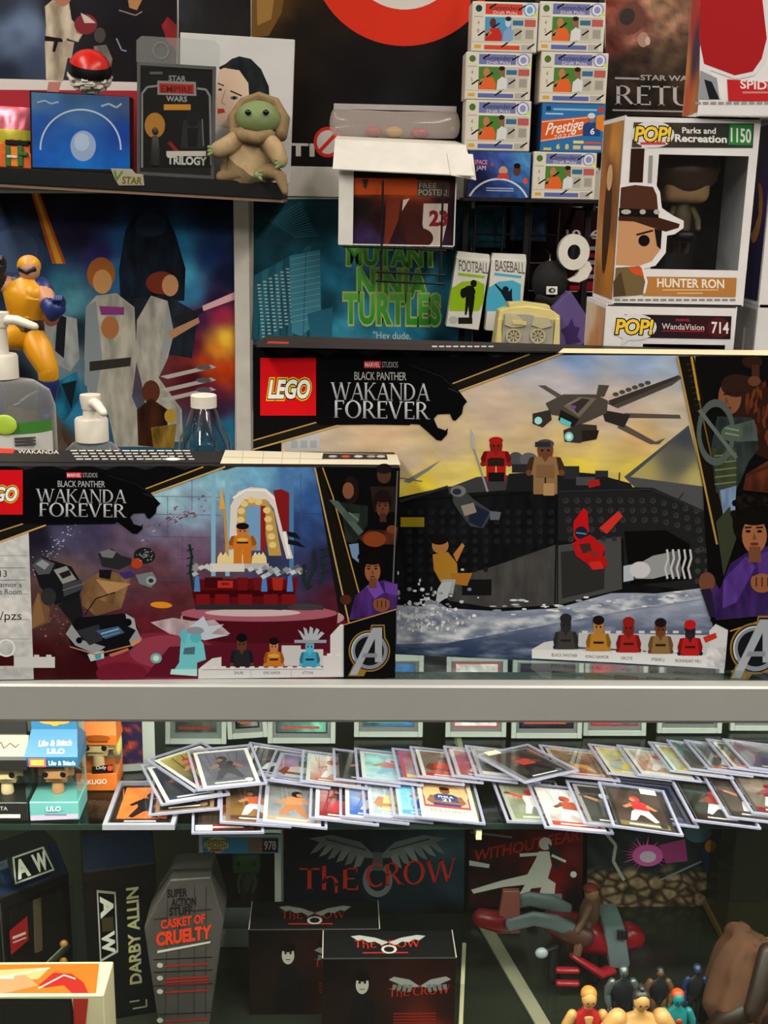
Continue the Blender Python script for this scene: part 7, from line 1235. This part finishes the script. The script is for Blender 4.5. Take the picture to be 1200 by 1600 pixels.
for lab, x0, x1, Yf, Yb in (('smaller THE CROW figure box standing behind the front one', 389, 592, 1.229, 1.287), ('THE CROW figure box with a lit lid, nearest the glass', 503, 712, 1.1735, 1.226)):
    rt, pl, W_, Hh = deckbox('crow_box', lab, 'collector box', x0, x1, 1452 if Yf > 1.2 else 1497, Yf, Yb - Yf, M_CARTON, group='small crow boxes', py_mid=1540)
    p = Print(pl, px=False); p.field([(0.001, Hh - .001), (W_ - .001, Hh - .001), (W_ - .001, .001), (.001, .001)], 16, 12, idw([(0, Hh, '#0c0a0a'), (W_, Hh, '#1a0a0a'), (W_ * .8, .02, '#6a2414'), (W_ * .4, .03, '#1c1210'), (0, 0, '#1a140f'), (W_, .05, '#240c0c')], 2.5, .2, 40))
    cx = W_ * .3; p.poly([(cx - .016, 0.002), (cx - .013, .062), (cx - .004, .07), (cx + .006, .07), (cx + .014, .06), (cx + .02, 0.002)], '#121012'); p.ell(cx, .082, .0075, .0125, '#a8a29a', 16); p.ell(cx, .093, .009, .007, '#0c0a0a', 12)
    for sg in (-1, 1): p.ell(cx + sg * .003, .085, .0016, .0018, '#141010', 8)
    p.line([(cx - .003, .076), (cx + .003, .076)], .001, '#3a1a1a')
    q = Print(pl, px=False); px0 = W_ * .5; p.text('THE CROW', px0, Hh * .56, W_ * .96, Hh * .6, .011, CR, serif=True); 
    mx, my = px0 + W_ * .23, Hh * .68
    for sg in (-1, 1):
        p.poly([(mx, my), (mx + sg * .012, my + .009), (mx + sg * .03, my + .013), (mx + sg * .036, my + .009), (mx + sg * .026, my + .004), (mx + sg * .012, my - .002)], '#8a8a88')
        for k in range(4): p.poly([(mx + sg * (.008 + k * .006), my + .002), (mx + sg * (.013 + k * .006), my + .003), (mx + sg * (.014 + k * .006), my - .008 + k * .001), (mx + sg * (.010 + k * .006), my - .007 + k * .001)], '#6c6c6a')
    for i in range(4): p.rect(px0 + .006, Hh * (.36 - i * .035), W_ * .86, Hh * (.372 - i * .035), '#8a2018')
    p.build('front_print', rt); t = Print(PL(pl.pt(0, Hh, 0), pl.u, -pl.n), px=False); D_ = Yb - Yf; t.text('THE CROW', W_ * .24, D_ * .36, W_ * .74, D_ * .38, D_ * .26, CR, serif=True); t.rect(W_ * .3, D_ * .16, W_ * .64, D_ * .2, '#a02018')
    for sg in (-1, 1): t.poly([(W_ * .5, D_ * .55), (W_ * .5 + sg * .015, D_ * .72), (W_ * .5 + sg * .034, D_ * .82), (W_ * .5 + sg * .044, D_ * .78), (W_ * .5 + sg * .036, D_ * .62), (W_ * .5 + sg * .03, D_ * .66), (W_ * .5 + sg * .024, D_ * .55), (W_ * .5 + sg * .016, D_ * .58), (W_ * .5 + sg * .008, D_ * .45)], '#9a9894')
    t.ring(W_ * .5, D_ * .3, .009, .008, .003, '#a8a6a0'); t.build('lid_print', rt)
    bm = bmesh.new(); add_box(bm, PL(pl.pt(0, Hh, 0), pl.u, -pl.n), 0, .0012, 0, D_, 0, .0006); add_box(bm, PL(pl.pt(0, Hh, 0), pl.u, -pl.n), W_ - .0012, W_, 0, D_, 0, .0006); bm_obj('worn_edge', bm, mat('worn_edge', '#a89c90', .7), rt)
# boxed figure 978
Yp = 1.36; l = onY(312, 1380, Yp); Wp = onY(439, 1380, Yp).x - l.x; Hp = onY(376, 1303, Yp).z - ZD
rt, pl = popbox('boxed vinyl figure with a light blue header numbered 978, behind the coffin box', l.x, Yp, ZD + .0006, Wp, Hp, hdr=.027, ftr=.028, lft=.012, inner='#141a14', group='boxed vinyl figures in the case'); popfig(rt, pl, Wp * .55, .06, .045, mat('vinyl_green', '#2c6a2c', .5), None, mat('vinyl_olive', '#4a4a2c', .5), M_HAT)
p = Print(pl); p.poly([(316, 1308), (436, 1308), (435, 1333), (317, 1334)], '#3a8cc0'); p.poly([(388, 1309), (411, 1309), (411, 1332), (388, 1332)], '#8a6c60'); p.rect(410, 1310, 434, 1331, '#3a1418'); p.text('978', 413, 1327, 431, 1327, 13, '#d0ccd0', .02); pop_logo(p, 322, 1326, 354, 13, '#a83440'); p.build('front_print', rt)
# coffin-shaped box
Yk = onZ(290, 1628, ZD).y; pk = PL((onY(290, 1500, Yk).x, Yk, ZD + .0006), (1, 0, 0), (0, 0, 1)); k_ = [pk.hit(*a) for a in ((266, 1375), (329, 1371), (349, 1440), (324, 1640), (252, 1640), (225, 1450))]; k_[3] = (k_[3][0], 0); k_[4] = (k_[4][0], 0)
M_WOOD = mat('coffin_wood', '#3c3836', .6, var=.35, vscale=18, bump=.3); rt = root('coffin_box', 'grey coffin-shaped box lettered CASKET OF CRUELTY', 'toy box', pk.pt(0, 0, -.03)); prism('carton', pk, k_, -.055, 0, M_WOOD, rt, .0012)
p = Print(pk)
for x0, x1 in ((262, 258), (282, 278), (304, 303), (322, 321)): p.line([(x0, 1385), (x1, 1590)], 1, '#2c2826')
for t, x0, x1, y, h in (('SUPER', 262, 292, 1402, 12), ('ACTION', 268, 306, 1416, 12), ('STUFF', 265, 300, 1430, 12)): p.text(t, x0, y, x1, y - 2, h, '#1a1616', .03)
p.line([(300, 1423), (330, 1420)], 1.5, '#2a2422'); p.line([(240, 1436), (262, 1434)], 1.5, '#2a2422'); p.text('CASKET OF', 252, 1451, 320, 1441, 13, '#c0301c', .04); p.text('CRUELTY', 245, 1477, 329, 1465, 19, '#c8381c', .05); p.poly([(246, 1485), (329, 1470), (329, 1473), (246, 1489)], '#b8b0a8')
for y, n in ((1508, 1), (1528, 3), (1549, 1), (1594, 1)):
    for i in range(n): p.poly([(258, y + i * 5), (326, y - 4 + i * 5), (326, y - 1 + i * 5), (258, y + 3 + i * 5)], '#8a2420')
    p.ell(250, y, 5, 4, '#a8a098', 10); p.line([(240, y - 9), (332, y - 13)], 1.2, '#1a1614')
p.build('front_print', rt)
# wrestling figure boxes: tall black cartons with sloping glossy tops
def wrestle(label, ex, ey, top, W_, D_, yaw, prints):
    o = onZ(ex, ey, ZD + .0006); pl = vplane(o, yaw); Hh = pl.hit(ex, top)[1]; rt = root('wrestling_figure_box', label, 'toy box', pl.pt(W_ / 2, 0, -D_ / 2), 'wrestling figure boxes')
    A = [(0, 0), (-D_, 0), (-D_, Hh + .03), (-D_ * .45, Hh + .028), (0, Hh)]; bm = bmesh.new()
    a = [bm.verts.new(pl.pt(0, b, c)) for c, b in A]; b2 = [bm.verts.new(pl.pt(W_, b, c)) for c, b in A]; bm.faces.new(a); bm.faces.new(b2)
    for i in range(5): j = (i + 1) % 5; bm.faces.new((a[i], a[j], b2[j], b2[i]))
    bmesh.ops.bevel(bm, geom=bm.edges[:], offset=.001, segments=1, affect='EDGES'); bm_obj('carton', bm, M_CARTON, rt)
    s = Vector(pl.pt(0, Hh + .028, -D_ * .45) - pl.pt(0, Hh, 0)); sp = PL(pl.pt(0, Hh, 0), pl.u, s); bm = bmesh.new(); add_box(bm, sp, .002, W_ - .002, .002, s.length - .002, 0, .0006); bm_obj('sloping_top', bm, mat('top_gloss_navy', '#0e1c34', .12, spec=.7), rt)
    prints(rt, pl, W_, Hh); return rt, pl, Hh
def pr2(rt, pl, W_, Hh):
    p = Print(pl, px=False); cx = W_ * .3; y0, y1 = Hh * .42, Hh * .86
    p.poly([(W_ * .17, y0 - .004), (W_ * .43, y0 + .006), (W_ * .43, y1 - .002), (W_ * .17, y1 + .004)], '#a8a6a0'); p.poly([(W_ * .19, y0 + .000), (W_ * .41, y0 + .009), (W_ * .41, y1 - .005), (W_ * .19, y1)], '#0c0b0b')
    p.text('A', W_ * .38, y1 - .03, W_ * .38, y1 - .006, W_ * .16, '#d0ccc4', .05, 0, up=(-1, 0)) if False else p.text('A', W_ * .22, y1 - .008, W_ * .22, y1 - .032, W_ * .16, '#d0ccc4', .05, up=(1, 0)); p.text('W', W_ * .22, y0 + .034, W_ * .22, y0 + .008, W_ * .16, '#d0ccc4', .05, up=(1, 0)); p.rect(W_ * .22, y0 + .036, W_ * .38, y1 - .034, '#3a3420')
    p.text('DARBY ALLIN', W_ * .74, Hh * .22, W_ * .74, Hh * .86, W_ * .16, ['#b8ac70', '#a8a890'], .03, up=(-1, 0)); p.line([(W_ * .6, Hh * .05), (W_ * .8, Hh * .05), (W_ * .8, Hh * .1)], .002, '#a8a690'); p.line([(W_ * .56, Hh * .1), (W_ * .7, Hh * .1)], .002, '#a8a690'); p.build('front_print', rt)
wrestle('black wrestling figure box lettered DARBY ALLIN up its side', 142, 1598, 1362, .082, .075, R_(14), pr2)
def pr1(rt, pl, W_, Hh):
    p = Print(pl, px=False); p.rect(.002, Hh * .02, .004, Hh * .97, '#3a3834'); p.poly([(.008, Hh * .1), (W_ - .004, Hh * .1), (W_ - .004, Hh * .95), (.008, Hh * .92)], '#120f0e'); p.poly([(.012, Hh * .56), (.034, Hh * .62), (.034, Hh * .8), (.012, Hh * .74)], '#9c1c22'); p.rect(.015, Hh * .67, .031, Hh * .69, '#d0b8b4'); p.rect(.015, Hh * .64, .031, Hh * .65, '#d0b8b4')
    p.poly([(.04, Hh * .5), (.05, Hh * .5), (.052, Hh * .9), (.042, Hh * .9)], '#5a4a3c'); p.build('front_print', rt)
    pw = pl.off(.004); q = lambda a, b, c=0: pw.pt(a, b, c); d_ = loft('skateboard_prop', [q(.014, Hh * .26), q(.045, Hh * .36), q(.08, Hh * .47)], [(.0025, .012)] * 3, mat('board_art', '#6a6a5a', .5, var=.5, vscale=80), rt)
    for a, b in ((.022, .22), (.024, .36), (.072, .38), (.074, .51)): ell('board_wheel', q(a, Hh * b, .003), (.005, .004, .005), mat('wheel_orange', '#c8843c', .4), d_, 12, 8)
    sheet('front_film', pl, .006, W_ - .002, Hh * .08, Hh * .96, .018, M_FILM, rt)
    s = PL(pl.pt(.02, Hh + .012, .004), pl.u, (pl.v * .8 - pl.n * .5)); box('logo_plate', s, 0, .05, 0, .032, -.003, 0, M_CARTON, rt, .001); p = Print(s, px=False); p.poly([(.001, .001), (.049, .001), (.044, .031), (.006, .031)], '#a8a6a0'); p.poly([(.003, .003), (.047, .003), (.042, .029), (.008, .029)], '#0c0b0b'); p.text('A', .007, .006, .02, .006, .019, '#c8c4bc', .05); p.text('W', .028, .006, .043, .006, .019, '#c8c4bc', .05); p.build('logo_print', rt)
wrestle('black wrestling figure box with a small skateboard behind its window, left edge', 10, 1612, 1400, .088, .07, R_(38), pr1)
# orange box in the front corner
Yo = 1.095; rt, pl, W_, Hh = deckbox('orange_toy_box', 'orange toy box with red art and dark window, lower left corner', 'toy box', -80, 163, 1556, Yo, .058, mat('box_cream', '#cfc0a0', .5), py_mid=1580); t = Print(PL(pl.pt(0, Hh, 0), pl.u, -pl.n))
t.poly([(-80, 1508), (155, 1506), (150, 1552), (-80, 1552)], '#c86420'); t.poly([(-80, 1520), (78, 1512), (60, 1530), (-80, 1540)], '#c8a070'); t.poly([(-80, 1532), (40, 1524), (60, 1540), (10, 1552), (-80, 1552)], '#b8805c'); t.poly([(60, 1540), (84, 1520), (112, 1522), (130, 1535), (138, 1552), (112, 1552), (100, 1540), (70, 1544)], '#a02420'); t.line([(60, 1545), (100, 1524), (118, 1530)], 2, '#d8c8b8'); t.line([(0, 1528), (78, 1513)], 2, '#d8ccb8'); t.rect(-6, 1525, 22, 1530, '#d0c4a8'); t.build('top_print', rt)
p = Print(pl); p.poly([(-80, 1560), (112, 1560), (118, 1600), (118, 1700), (-80, 1700)], '#101012'); p.poly([(114, 1560), (138, 1560), (134, 1600), (118, 1640)], '#a82c24'); p.build('front_print', rt); sheet('front_film', pl, .004, W_ * .78, .01, Hh - .004, .0015, M_FILM, rt)
# ---------------- right side
rt, pl, W_, Hh = deckbox('comic_figure_box', 'dark red box lettered WITHOUT FEAR with a pale leaping figure', 'toy box', 731, 912, 1290, 1.44, .06, M_CARTON, py_mid=1360); p = Print(pl); p.gain = 1.4
p.field([(733, 1293), (911, 1293), (909, 1418), (733, 1418)], 24, 18, idw([(740, 1300, '#1c1214'), (790, 1310, '#3a1214'), (860, 1310, '#4a1418'), (900, 1320, '#54181c'), (740, 1400, '#2a1416'), (860, 1380, '#6a1418'), (800, 1400, '#1a1216'), (900, 1405, '#141012'), (760, 1350, '#241216')], 3, .25, .06)); p.text('WITHOUT FEAR', 742, 1346, 905, 1312, 17, '#8a2018', .02, .1)
p.poly([(736, 1390), (782, 1376), (824, 1366), (836, 1344), (842, 1330), (858, 1330), (862, 1352), (856, 1372), (868, 1380), (866, 1400), (846, 1412), (840, 1404), (846, 1386), (830, 1388), (812, 1418), (800, 1418), (820, 1382), (784, 1386), (740, 1396)], '#b4aca8'); p.ell(852, 1318, 10, 10, '#a89c98'); p.poly([(856, 1318), (876, 1330), (872, 1360), (864, 1350)], '#2a2224'); p.line([(812, 1336), (842, 1334)], 5, '#b4aca8'); p.line([(862, 1336), (884, 1346)], 4, '#b4aca8'); p.ell(896, 1366, 5, 5, '#c8c4c0'); p.rect(852, 1396, 878, 1406, '#6a6664'); p.line([(735, 1300), (800, 1308)], 3, '#5c6468'); p.poly([(733, 1344), (765, 1350), (764, 1356), (733, 1352)], '#a8a4a4'); p.build('front_print', rt)
rt, pl, W_, Hh = deckbox('rock_battle_box', 'box picturing cracked boulders and a bright pink burst', 'toy box', 915, 1136, 1283, 1.45, .05, M_CARTON, py_mid=1360); p = Print(pl)
def rocks(x, y):
    v = noise.voronoi(Vector((x * .045, y * .06, 0)))[0]; e = min(1, (v[1] - v[0]) * 3); c = mixc(hx('#241a14'), hx('#7a6450'), e); k = 1 + .3 * noise.fractal(Vector((x * .1, y * .1, 0)), 1, 2, 3); m = min(1, max(0, (y - 1352 + 14 * noise.noise(Vector((x * .03, 0, 0)))) / 16)); up = mixc(hx('#15171c'), hx('#2c3438'), .5 + .5 * noise.noise(Vector((x * .05, y * .05, 5)))); return mixc(up, tuple(k * q for q in c), m)
p.gain = 1.4; p.field([(917, 1286), (1135, 1286), (1133, 1432), (918, 1432)], 90, 60, rocks); random.seed(31)
for i in range(26): a = i / 26 * 6.283; r1 = random.uniform(22, 40); cx, cy = 1008, 1335; p.poly([(cx + 14 * math.cos(a - .14), cy + 10 * math.sin(a - .14)), (cx + r1 * 1.15 * math.cos(a), cy + r1 * .8 * math.sin(a)), (cx + 14 * math.cos(a + .14), cy + 10 * math.sin(a + .14))], random.choice(['#a83c7c', '#c8508c', '#8a2c64']))
p.ell(1012, 1336, 24, 17, '#c85090', 20); p.ell(1012, 1338, 13, 9, '#e0a0c0', 16); p.poly([(1030, 1320), (1070, 1310), (1074, 1345), (1040, 1348)], '#8a3468'); p.line([(945, 1300), (962, 1320), (958, 1345), (975, 1375)], 5, '#8a8680'); p.poly([(1096, 1330), (1110, 1310), (1124, 1322), (1126, 1370), (1118, 1415), (1106, 1415), (1104, 1370)], '#1c3450'); p.ell(1110, 1322, 9, 10, '#b8742c'); p.line([(1030, 1375), (1096, 1345)], 3, '#5c6c78'); p.rect(940, 1418, 980, 1423, '#a89c2c'); p.ell(1090, 1300, 22, 16, '#3c5060', 18); p.build('front_print', rt)
# clear tall box with gold base, right edge
rt, pl, W_, Hh = deckbox('clear_display_box', 'tall clear display box with a golden edge at the right', 'display box', 1142, 1250, 1290, 1.36, .09, mat('case_smoke', '#5c5c50', .12, clear=.12, tint='#8a8a7c', cloudy=True), py_mid=1380); box('gold_base', pl, -.002, W_ + .002, 0, .012, -.092, .002, mat('gold_card', '#8a6a38', .5), rt, .001); box('inner_card', pl, .01, W_ - .01, .013, Hh * .9, -.08, -.078, mat('inner_olive', '#4a4a3e', .6), rt, 0)
# brown-robed cloth figure with a tag
M_BR = mat('brown_cloth', '#4c2a14', .85, var=.2, vscale=50, bump=.4); M_BR2 = mat('brown_leather', '#24130a', .5, var=.2); Yr = 1.185; q = lambda px, py, c=0: onY(px, py, Yr) + Vector((0, -c, 0)); b0 = onZ(1165, 1590, ZD)
rt = root('robed_cloth_figure', 'brown cloth-robed toy slumped at the right edge with a white tag', 'toy', (q(1165, 1560).x, Yr, ZD)); zb = ZD + .052
bm = bmesh.new(); top = q(1172, 1462); c0 = q(1182, 1560); PR = []; RR = []
for k in range(15):
    t = k / 14; PR.append(Vector((c0.x + (top.x - c0.x) * t, Yr + .015 + .02 * t, zb + (top.z - .02 - zb) * t))); w_ = .048 * (1 - t) ** .75 + .016; RR.append((w_, w_ * .8))
add_loft(bm, PR, RR, 48)
for v in bm.verts:
    an = math.atan2(v.co.y - Yr - .02, v.co.x - c0.x); v.co += Vector((math.cos(an), math.sin(an), 0)) * (.003 * math.sin(an * 11 + v.co.z * 40) + .005 * noise.noise(v.co * 28))
bm_obj('robe', bm, M_BR, rt, True)
loft('robe_hem', [q(1108, 1600, .01) , q(1128, 1575, .02), q(1160, 1560, .02), q(1190, 1570, .02)], [(.008, .012), (.015, .015), (.018, .016), (.016, .014)], M_BR2, rt); loft('sleeve', [q(1195, 1480, .01), q(1178, 1520, .025), q(1160, 1548, .035)], [.011, .013, .010], M_BR2, rt)
for px in (1158, 1200): ell('boot', q(px, 1582, .035), (.016, .02, .013), mat('boot_tan', '#6a3c1e', .5), rt)
pt_ = PL(q(1144, 1598, .045), (1, 0, .1), (0, .1, 1)); box('price_tag', pt_, -.006, .008, -.004, .024, 0, .0006, M_PK, rt, 0)
# red and grey toy racer
Yv = 1.285; M_RED = mat('racer_red', '#8a1420', .3); M_GRY = mat('racer_grey', '#6c7c80', .4); M_DRK = mat('racer_dark', '#1c1c20', .4); q = lambda px, py, c=0: onY(px, py, Yv) + Vector((0, -c, 0))
rt = root('toy_racer', 'long red and grey toy hover racer on the deck', 'toy vehicle', (q(870, 1480).x, Yv, ZD))
loft('hull', [q(860, 1440), q(890, 1450), q(920, 1462), q(945, 1470)], [(.016, .012), (.022, .02), (.022, .022), (.018, .018)], M_RED, rt); loft('seat', [q(884, 1444, .01), q(908, 1452, .015)], [.016, .014], mat('racer_brown', '#4a2c20', .5), rt)
for dy, c in ((0, .018), (-9, -.012)):
    loft('boom', [q(792, 1432 + dy, c), q(830, 1422 + dy, c), q(862, 1428 + dy, c), q(888, 1440 + dy, c)], [(.004, .009), (.005, .01), (.006, .011), (.006, .01)], M_GRY, rt)
loft('nose_block', [q(752, 1434), q(780, 1440), q(794, 1446)], [(.011, .012), (.013, .014), (.009, .01)], M_RED, rt); prism('nose_fin', PL(q(774, 1455, .01), (1, 0, 0), (0, 0, 1)), [(0, 0), (.03, .0), (.027, .06), (.006, .06)], -.012, -.004, mat('racer_pink', '#a85c54', .4), rt, .001)
box('engine', PL(q(948, 1500, .02), (1, 0, .1), (-.2, 0, 1)), 0, .026, 0, .062, -.05, 0, M_GRY, rt, .004, 2); loft('engine_cap', [q(980, 1462), q(988, 1464)], [.018, .016], M_RED, rt); loft('wing', [q(890, 1478, .02), q(930, 1498, .03), q(948, 1500, .02)], [(.004, .01), (.006, .014), (.005, .01)], M_RED, rt)
for i in range(3): loft('vent', [q(960 + i * 6, 1438, .022), q(960 + i * 6, 1450, .022)], [.0018, .0018], M_DRK, rt, 8)
zf = q(880, 1505); 
for px in (868, 930): f_ = q(px, 1480, .0); loft('stand_leg', [f_, Vector((f_.x, f_.y, ZD + .009))], [.006, .008], M_DRK, rt)
for y in (1492, 1512): loft('side_step', [q(866, y, .03), q(894, y + 1, .03)], [(.005, .004), (.005, .004)], M_RED, rt)
ell('lamp', q(840, 1466, .03), (.008, .006, .007), mat('lamp_grey', '#9aa4a8', .3), rt); loft('lamp_arm', [q(840, 1466, .03), q(868, 1468, .015)], [.003, .003], M_DRK, rt)
g = loft('rider', [q(918, 1440, .0), q(922, 1420, 0), q(926, 1404, 0)], [(.012, .01), (.013, .01), (.01, .008)], mat('rider_tan', '#6a4a34', .5), rt); ell('head', q(924, 1394, .002), (.009, .009, .010), mat('rider_skin', '#a07858', .5), g); ell('hair', q(923, 1389, 0), (.0095, .0095, .007), mat('rider_red', '#7a2418', .5), g); loft('arm', [q(918, 1412, .008), q(906, 1424, .02), q(896, 1436, .024)], [.006, .005, .004], mat('rider_tan'), g); loft('leg', [q(916, 1440, .008), q(900, 1454, .022), q(896, 1472, .024)], [.007, .006, .005], mat('rider_tan'), g)
# loose metal strip on the deck
a, b = onZ(752, 1440, ZD), onZ(846, 1600, ZD); d_ = (b - a); pl = PL(a, d_, Vector((0, 0, 1)).cross(d_)); o = box('metal_strip', pl, 0, d_.length + .05, -.009, .009, .0006, .004, mat('strip_metal', '#b9b29a', .4, .5), None, .0005); setprops(o, 'flat grey metal strip lying across the deck toward the glass', 'metal strip')
# small dark figures behind the front row
M_S1, M_S2, M_S3 = mat('figure_silver', '#6c7074', .3, .6), mat('figure_black', '#17181c', .4), mat('figure_brown', '#5c4028', .5)
def toyfig(name, label, px, pyhead, Yf, mats, wide=1.0, heavy=0, group=None, arm=(0, 0)):
    """plastic action figure standing on the deck; mats: skin, torso, legs, hair"""
    sk, to, lg, ha = mats; hd = onY(px, pyhead, Yf); H_ = hd.z - ZD; x = hd.x; s = H_ / 7.3; P = lambda a, z, c=0: Vector((x + a * s * wide, Yf - c * s, ZD + .0006 + z * s))
    rt = root(name, label, 'action figure', (x, Yf, ZD), group); k = 1 + heavy
    loft('torso', [P(0, 3.5), P(0, 4.1, .1 * heavy), P(0, 4.9, .15 * heavy), P(0, 5.6), P(0, 5.95)], [(.72 * s * k, .45 * s * k), (.72 * s * k, .5 * s * k), (.85 * s * k, .52 * s * k), (.82 * s * k, .42 * s), (.35 * s, .3 * s)], to, rt, 18)
    ell('head', P(0, 6.72, .1), (.42 * s, .46 * s, .52 * s), sk, rt); ell('hair', P(0, 6.92, -.05), (.46 * s, .48 * s, .42 * s), ha, rt); loft('neck', [P(0, 5.9), P(0, 6.35)], [.26 * s, .24 * s], sk, rt)
    for sg in (-1, 1):
        ell('eye', P(sg * .16 / wide, 6.72, .54), (.06 * s, .03 * s, .05 * s), M_EYE, rt, 8, 6); loft('upper_arm', [P(sg * (.85 + .4 * heavy), 5.6), P(sg * (1.15 + .55 * heavy), 4.9), P(sg * (1.2 + .6 * heavy), 4.4, .1)], [.3 * s * k, .3 * s * k, .24 * s * k], sk if heavy or to is not sk else sk, rt); loft('forearm', [P(sg * (1.2 + .6 * heavy), 4.35, .1), P(sg * (1.15 + .55 * heavy), 3.7, .35), P(sg * (1.1 + .45 * heavy), 3.4, .5)], [.24 * s * k, .24 * s * k, .17 * s * k], sk, rt)
        bm = bmesh.new(); c = P(sg * (1.08 + .45 * heavy), 3.2, .55); add_ell(bm, c, (.2 * s, .17 * s, .22 * s), 10, 8)
        for i in range(4): add_loft(bm, [c + Vector(((i - 1.5) * .1 * s, -.1 * s, -.1 * s)), c + Vector(((i - 1.5) * .1 * s, -.16 * s, -.3 * s)), c + Vector(((i - 1.5) * .09 * s, -.06 * s, -.4 * s))], [.06 * s, .06 * s, .05 * s], 6)
        add_loft(bm, [c + Vector((-sg * .16 * s, -.08 * s, .05 * s)), c + Vector((-sg * .2 * s, -.2 * s, -.12 * s))], [.07 * s, .055 * s], 6); bm_obj('hand', bm, sk, rt, True)
        loft('thigh', [P(sg * .4 * k, 3.5), P(sg * .5 * k, 2.7, .1), P(sg * .52 * k, 2.0, .1)], [.4 * s * k, .38 * s * k, .28 * s * k], lg, rt); loft('shin', [P(sg * .52 * k, 2.0, .1), P(sg * .54 * k, 1.2, -.02), P(sg * .54 * k, .45)], [.28 * s * k, .27 * s * k, .17 * s * k], lg, rt); ell('foot', P(sg * .56 * k, .24, .3), (.24 * s, .5 * s, .24 * s), lg, rt, 12, 8)
    return rt, P, s
M_FS, M_FR, M_FB, M_FT, M_FW = mat('figure_skin', '#d09a5c', .4), mat('figure_red', '#b01c20', .35), mat('figure_blond', '#c87c30', .45), mat('figure_teal', '#1c7c80', .4), mat('figure_white', '#cfc8bc', .5)
rt, P, s = toyfig('action_figure', 'action figure in a red vest with orange hair, front of the deck', 921, 1545, 1.085, (M_FS, M_FR, M_FR, M_FB), group='action figures on the deck'); loft('chest', [P(0, 5.0, .42), P(0, 5.7, .38)], [(.12 * s, .1 * s), (.26 * s, .08 * s)], M_FS, rt); loft('belt', [P(0, 3.55), P(0, 3.75)], [(.76 * s, .5 * s), (.76 * s, .5 * s)], M_DRK, rt)
rt, P, s = toyfig('action_figure', 'heavy bare-chested sumo wrestler figure with a white belt', 1003, 1548, 1.072, (M_FS, M_FS, M_FS, M_HBLK), 1.0, .75, 'action figures on the deck'); loft('belt', [P(0, 3.5), P(0, 3.95)], [(1.34 * s, .86 * s), (1.36 * s, .9 * s)], M_FW, rt); loft('apron_knot', [P(0, 3.75, .95), P(0, 3.3, 1.0)], [(.3 * s, .1 * s), (.22 * s, .08 * s)], M_FR, rt); ell('topknot', P(0, 7.4, -.1), (.18 * s, .3 * s, .14 * s), M_HBLK, rt); ell('pectoral', P(-.5, 5.2, .75), (.5 * s, .25 * s, .3 * s), M_FS, rt); ell('pectoral', P(.5, 5.2, .75), (.5 * s, .25 * s, .3 * s), M_FS, rt); ell('belly', P(0, 4.3, .65), (.85 * s, .5 * s, .6 * s), M_FS, rt)
rt, P, s = toyfig('action_figure', 'teal armoured action figure with an orange crest, beside the sumo figure', 1060, 1548, 1.115, (M_FT, M_FT, M_FT, mat('figure_orange', '#b8481c', .4)), group='action figures on the deck'); ell('chest_disc', P(.1, 5.1, .5), (.24 * s, .08 * s, .24 * s), mat('figure_orange'), rt)
for lab, px, py, Yf, mm, hv in (('silver masked small figure standing behind the sumo figure', 975, 1510, 1.19, (M_S1, M_S2, M_S2, M_S1), .3), ('black and brown small figure right of the silver masked one', 1032, 1512, 1.20, (M_S3, M_S2, M_S3, M_S2), .2), ('dark blue small figure behind the teal one', 1090, 1508, 1.205, (mat('figure_navy', '#1c2c4c', .4), M_S2, M_S2, mat('figure_navy')), .1)): toyfig('small_figure', lab, px, py, Yf, mm, 1.0, hv, 'small dark figures on the deck')
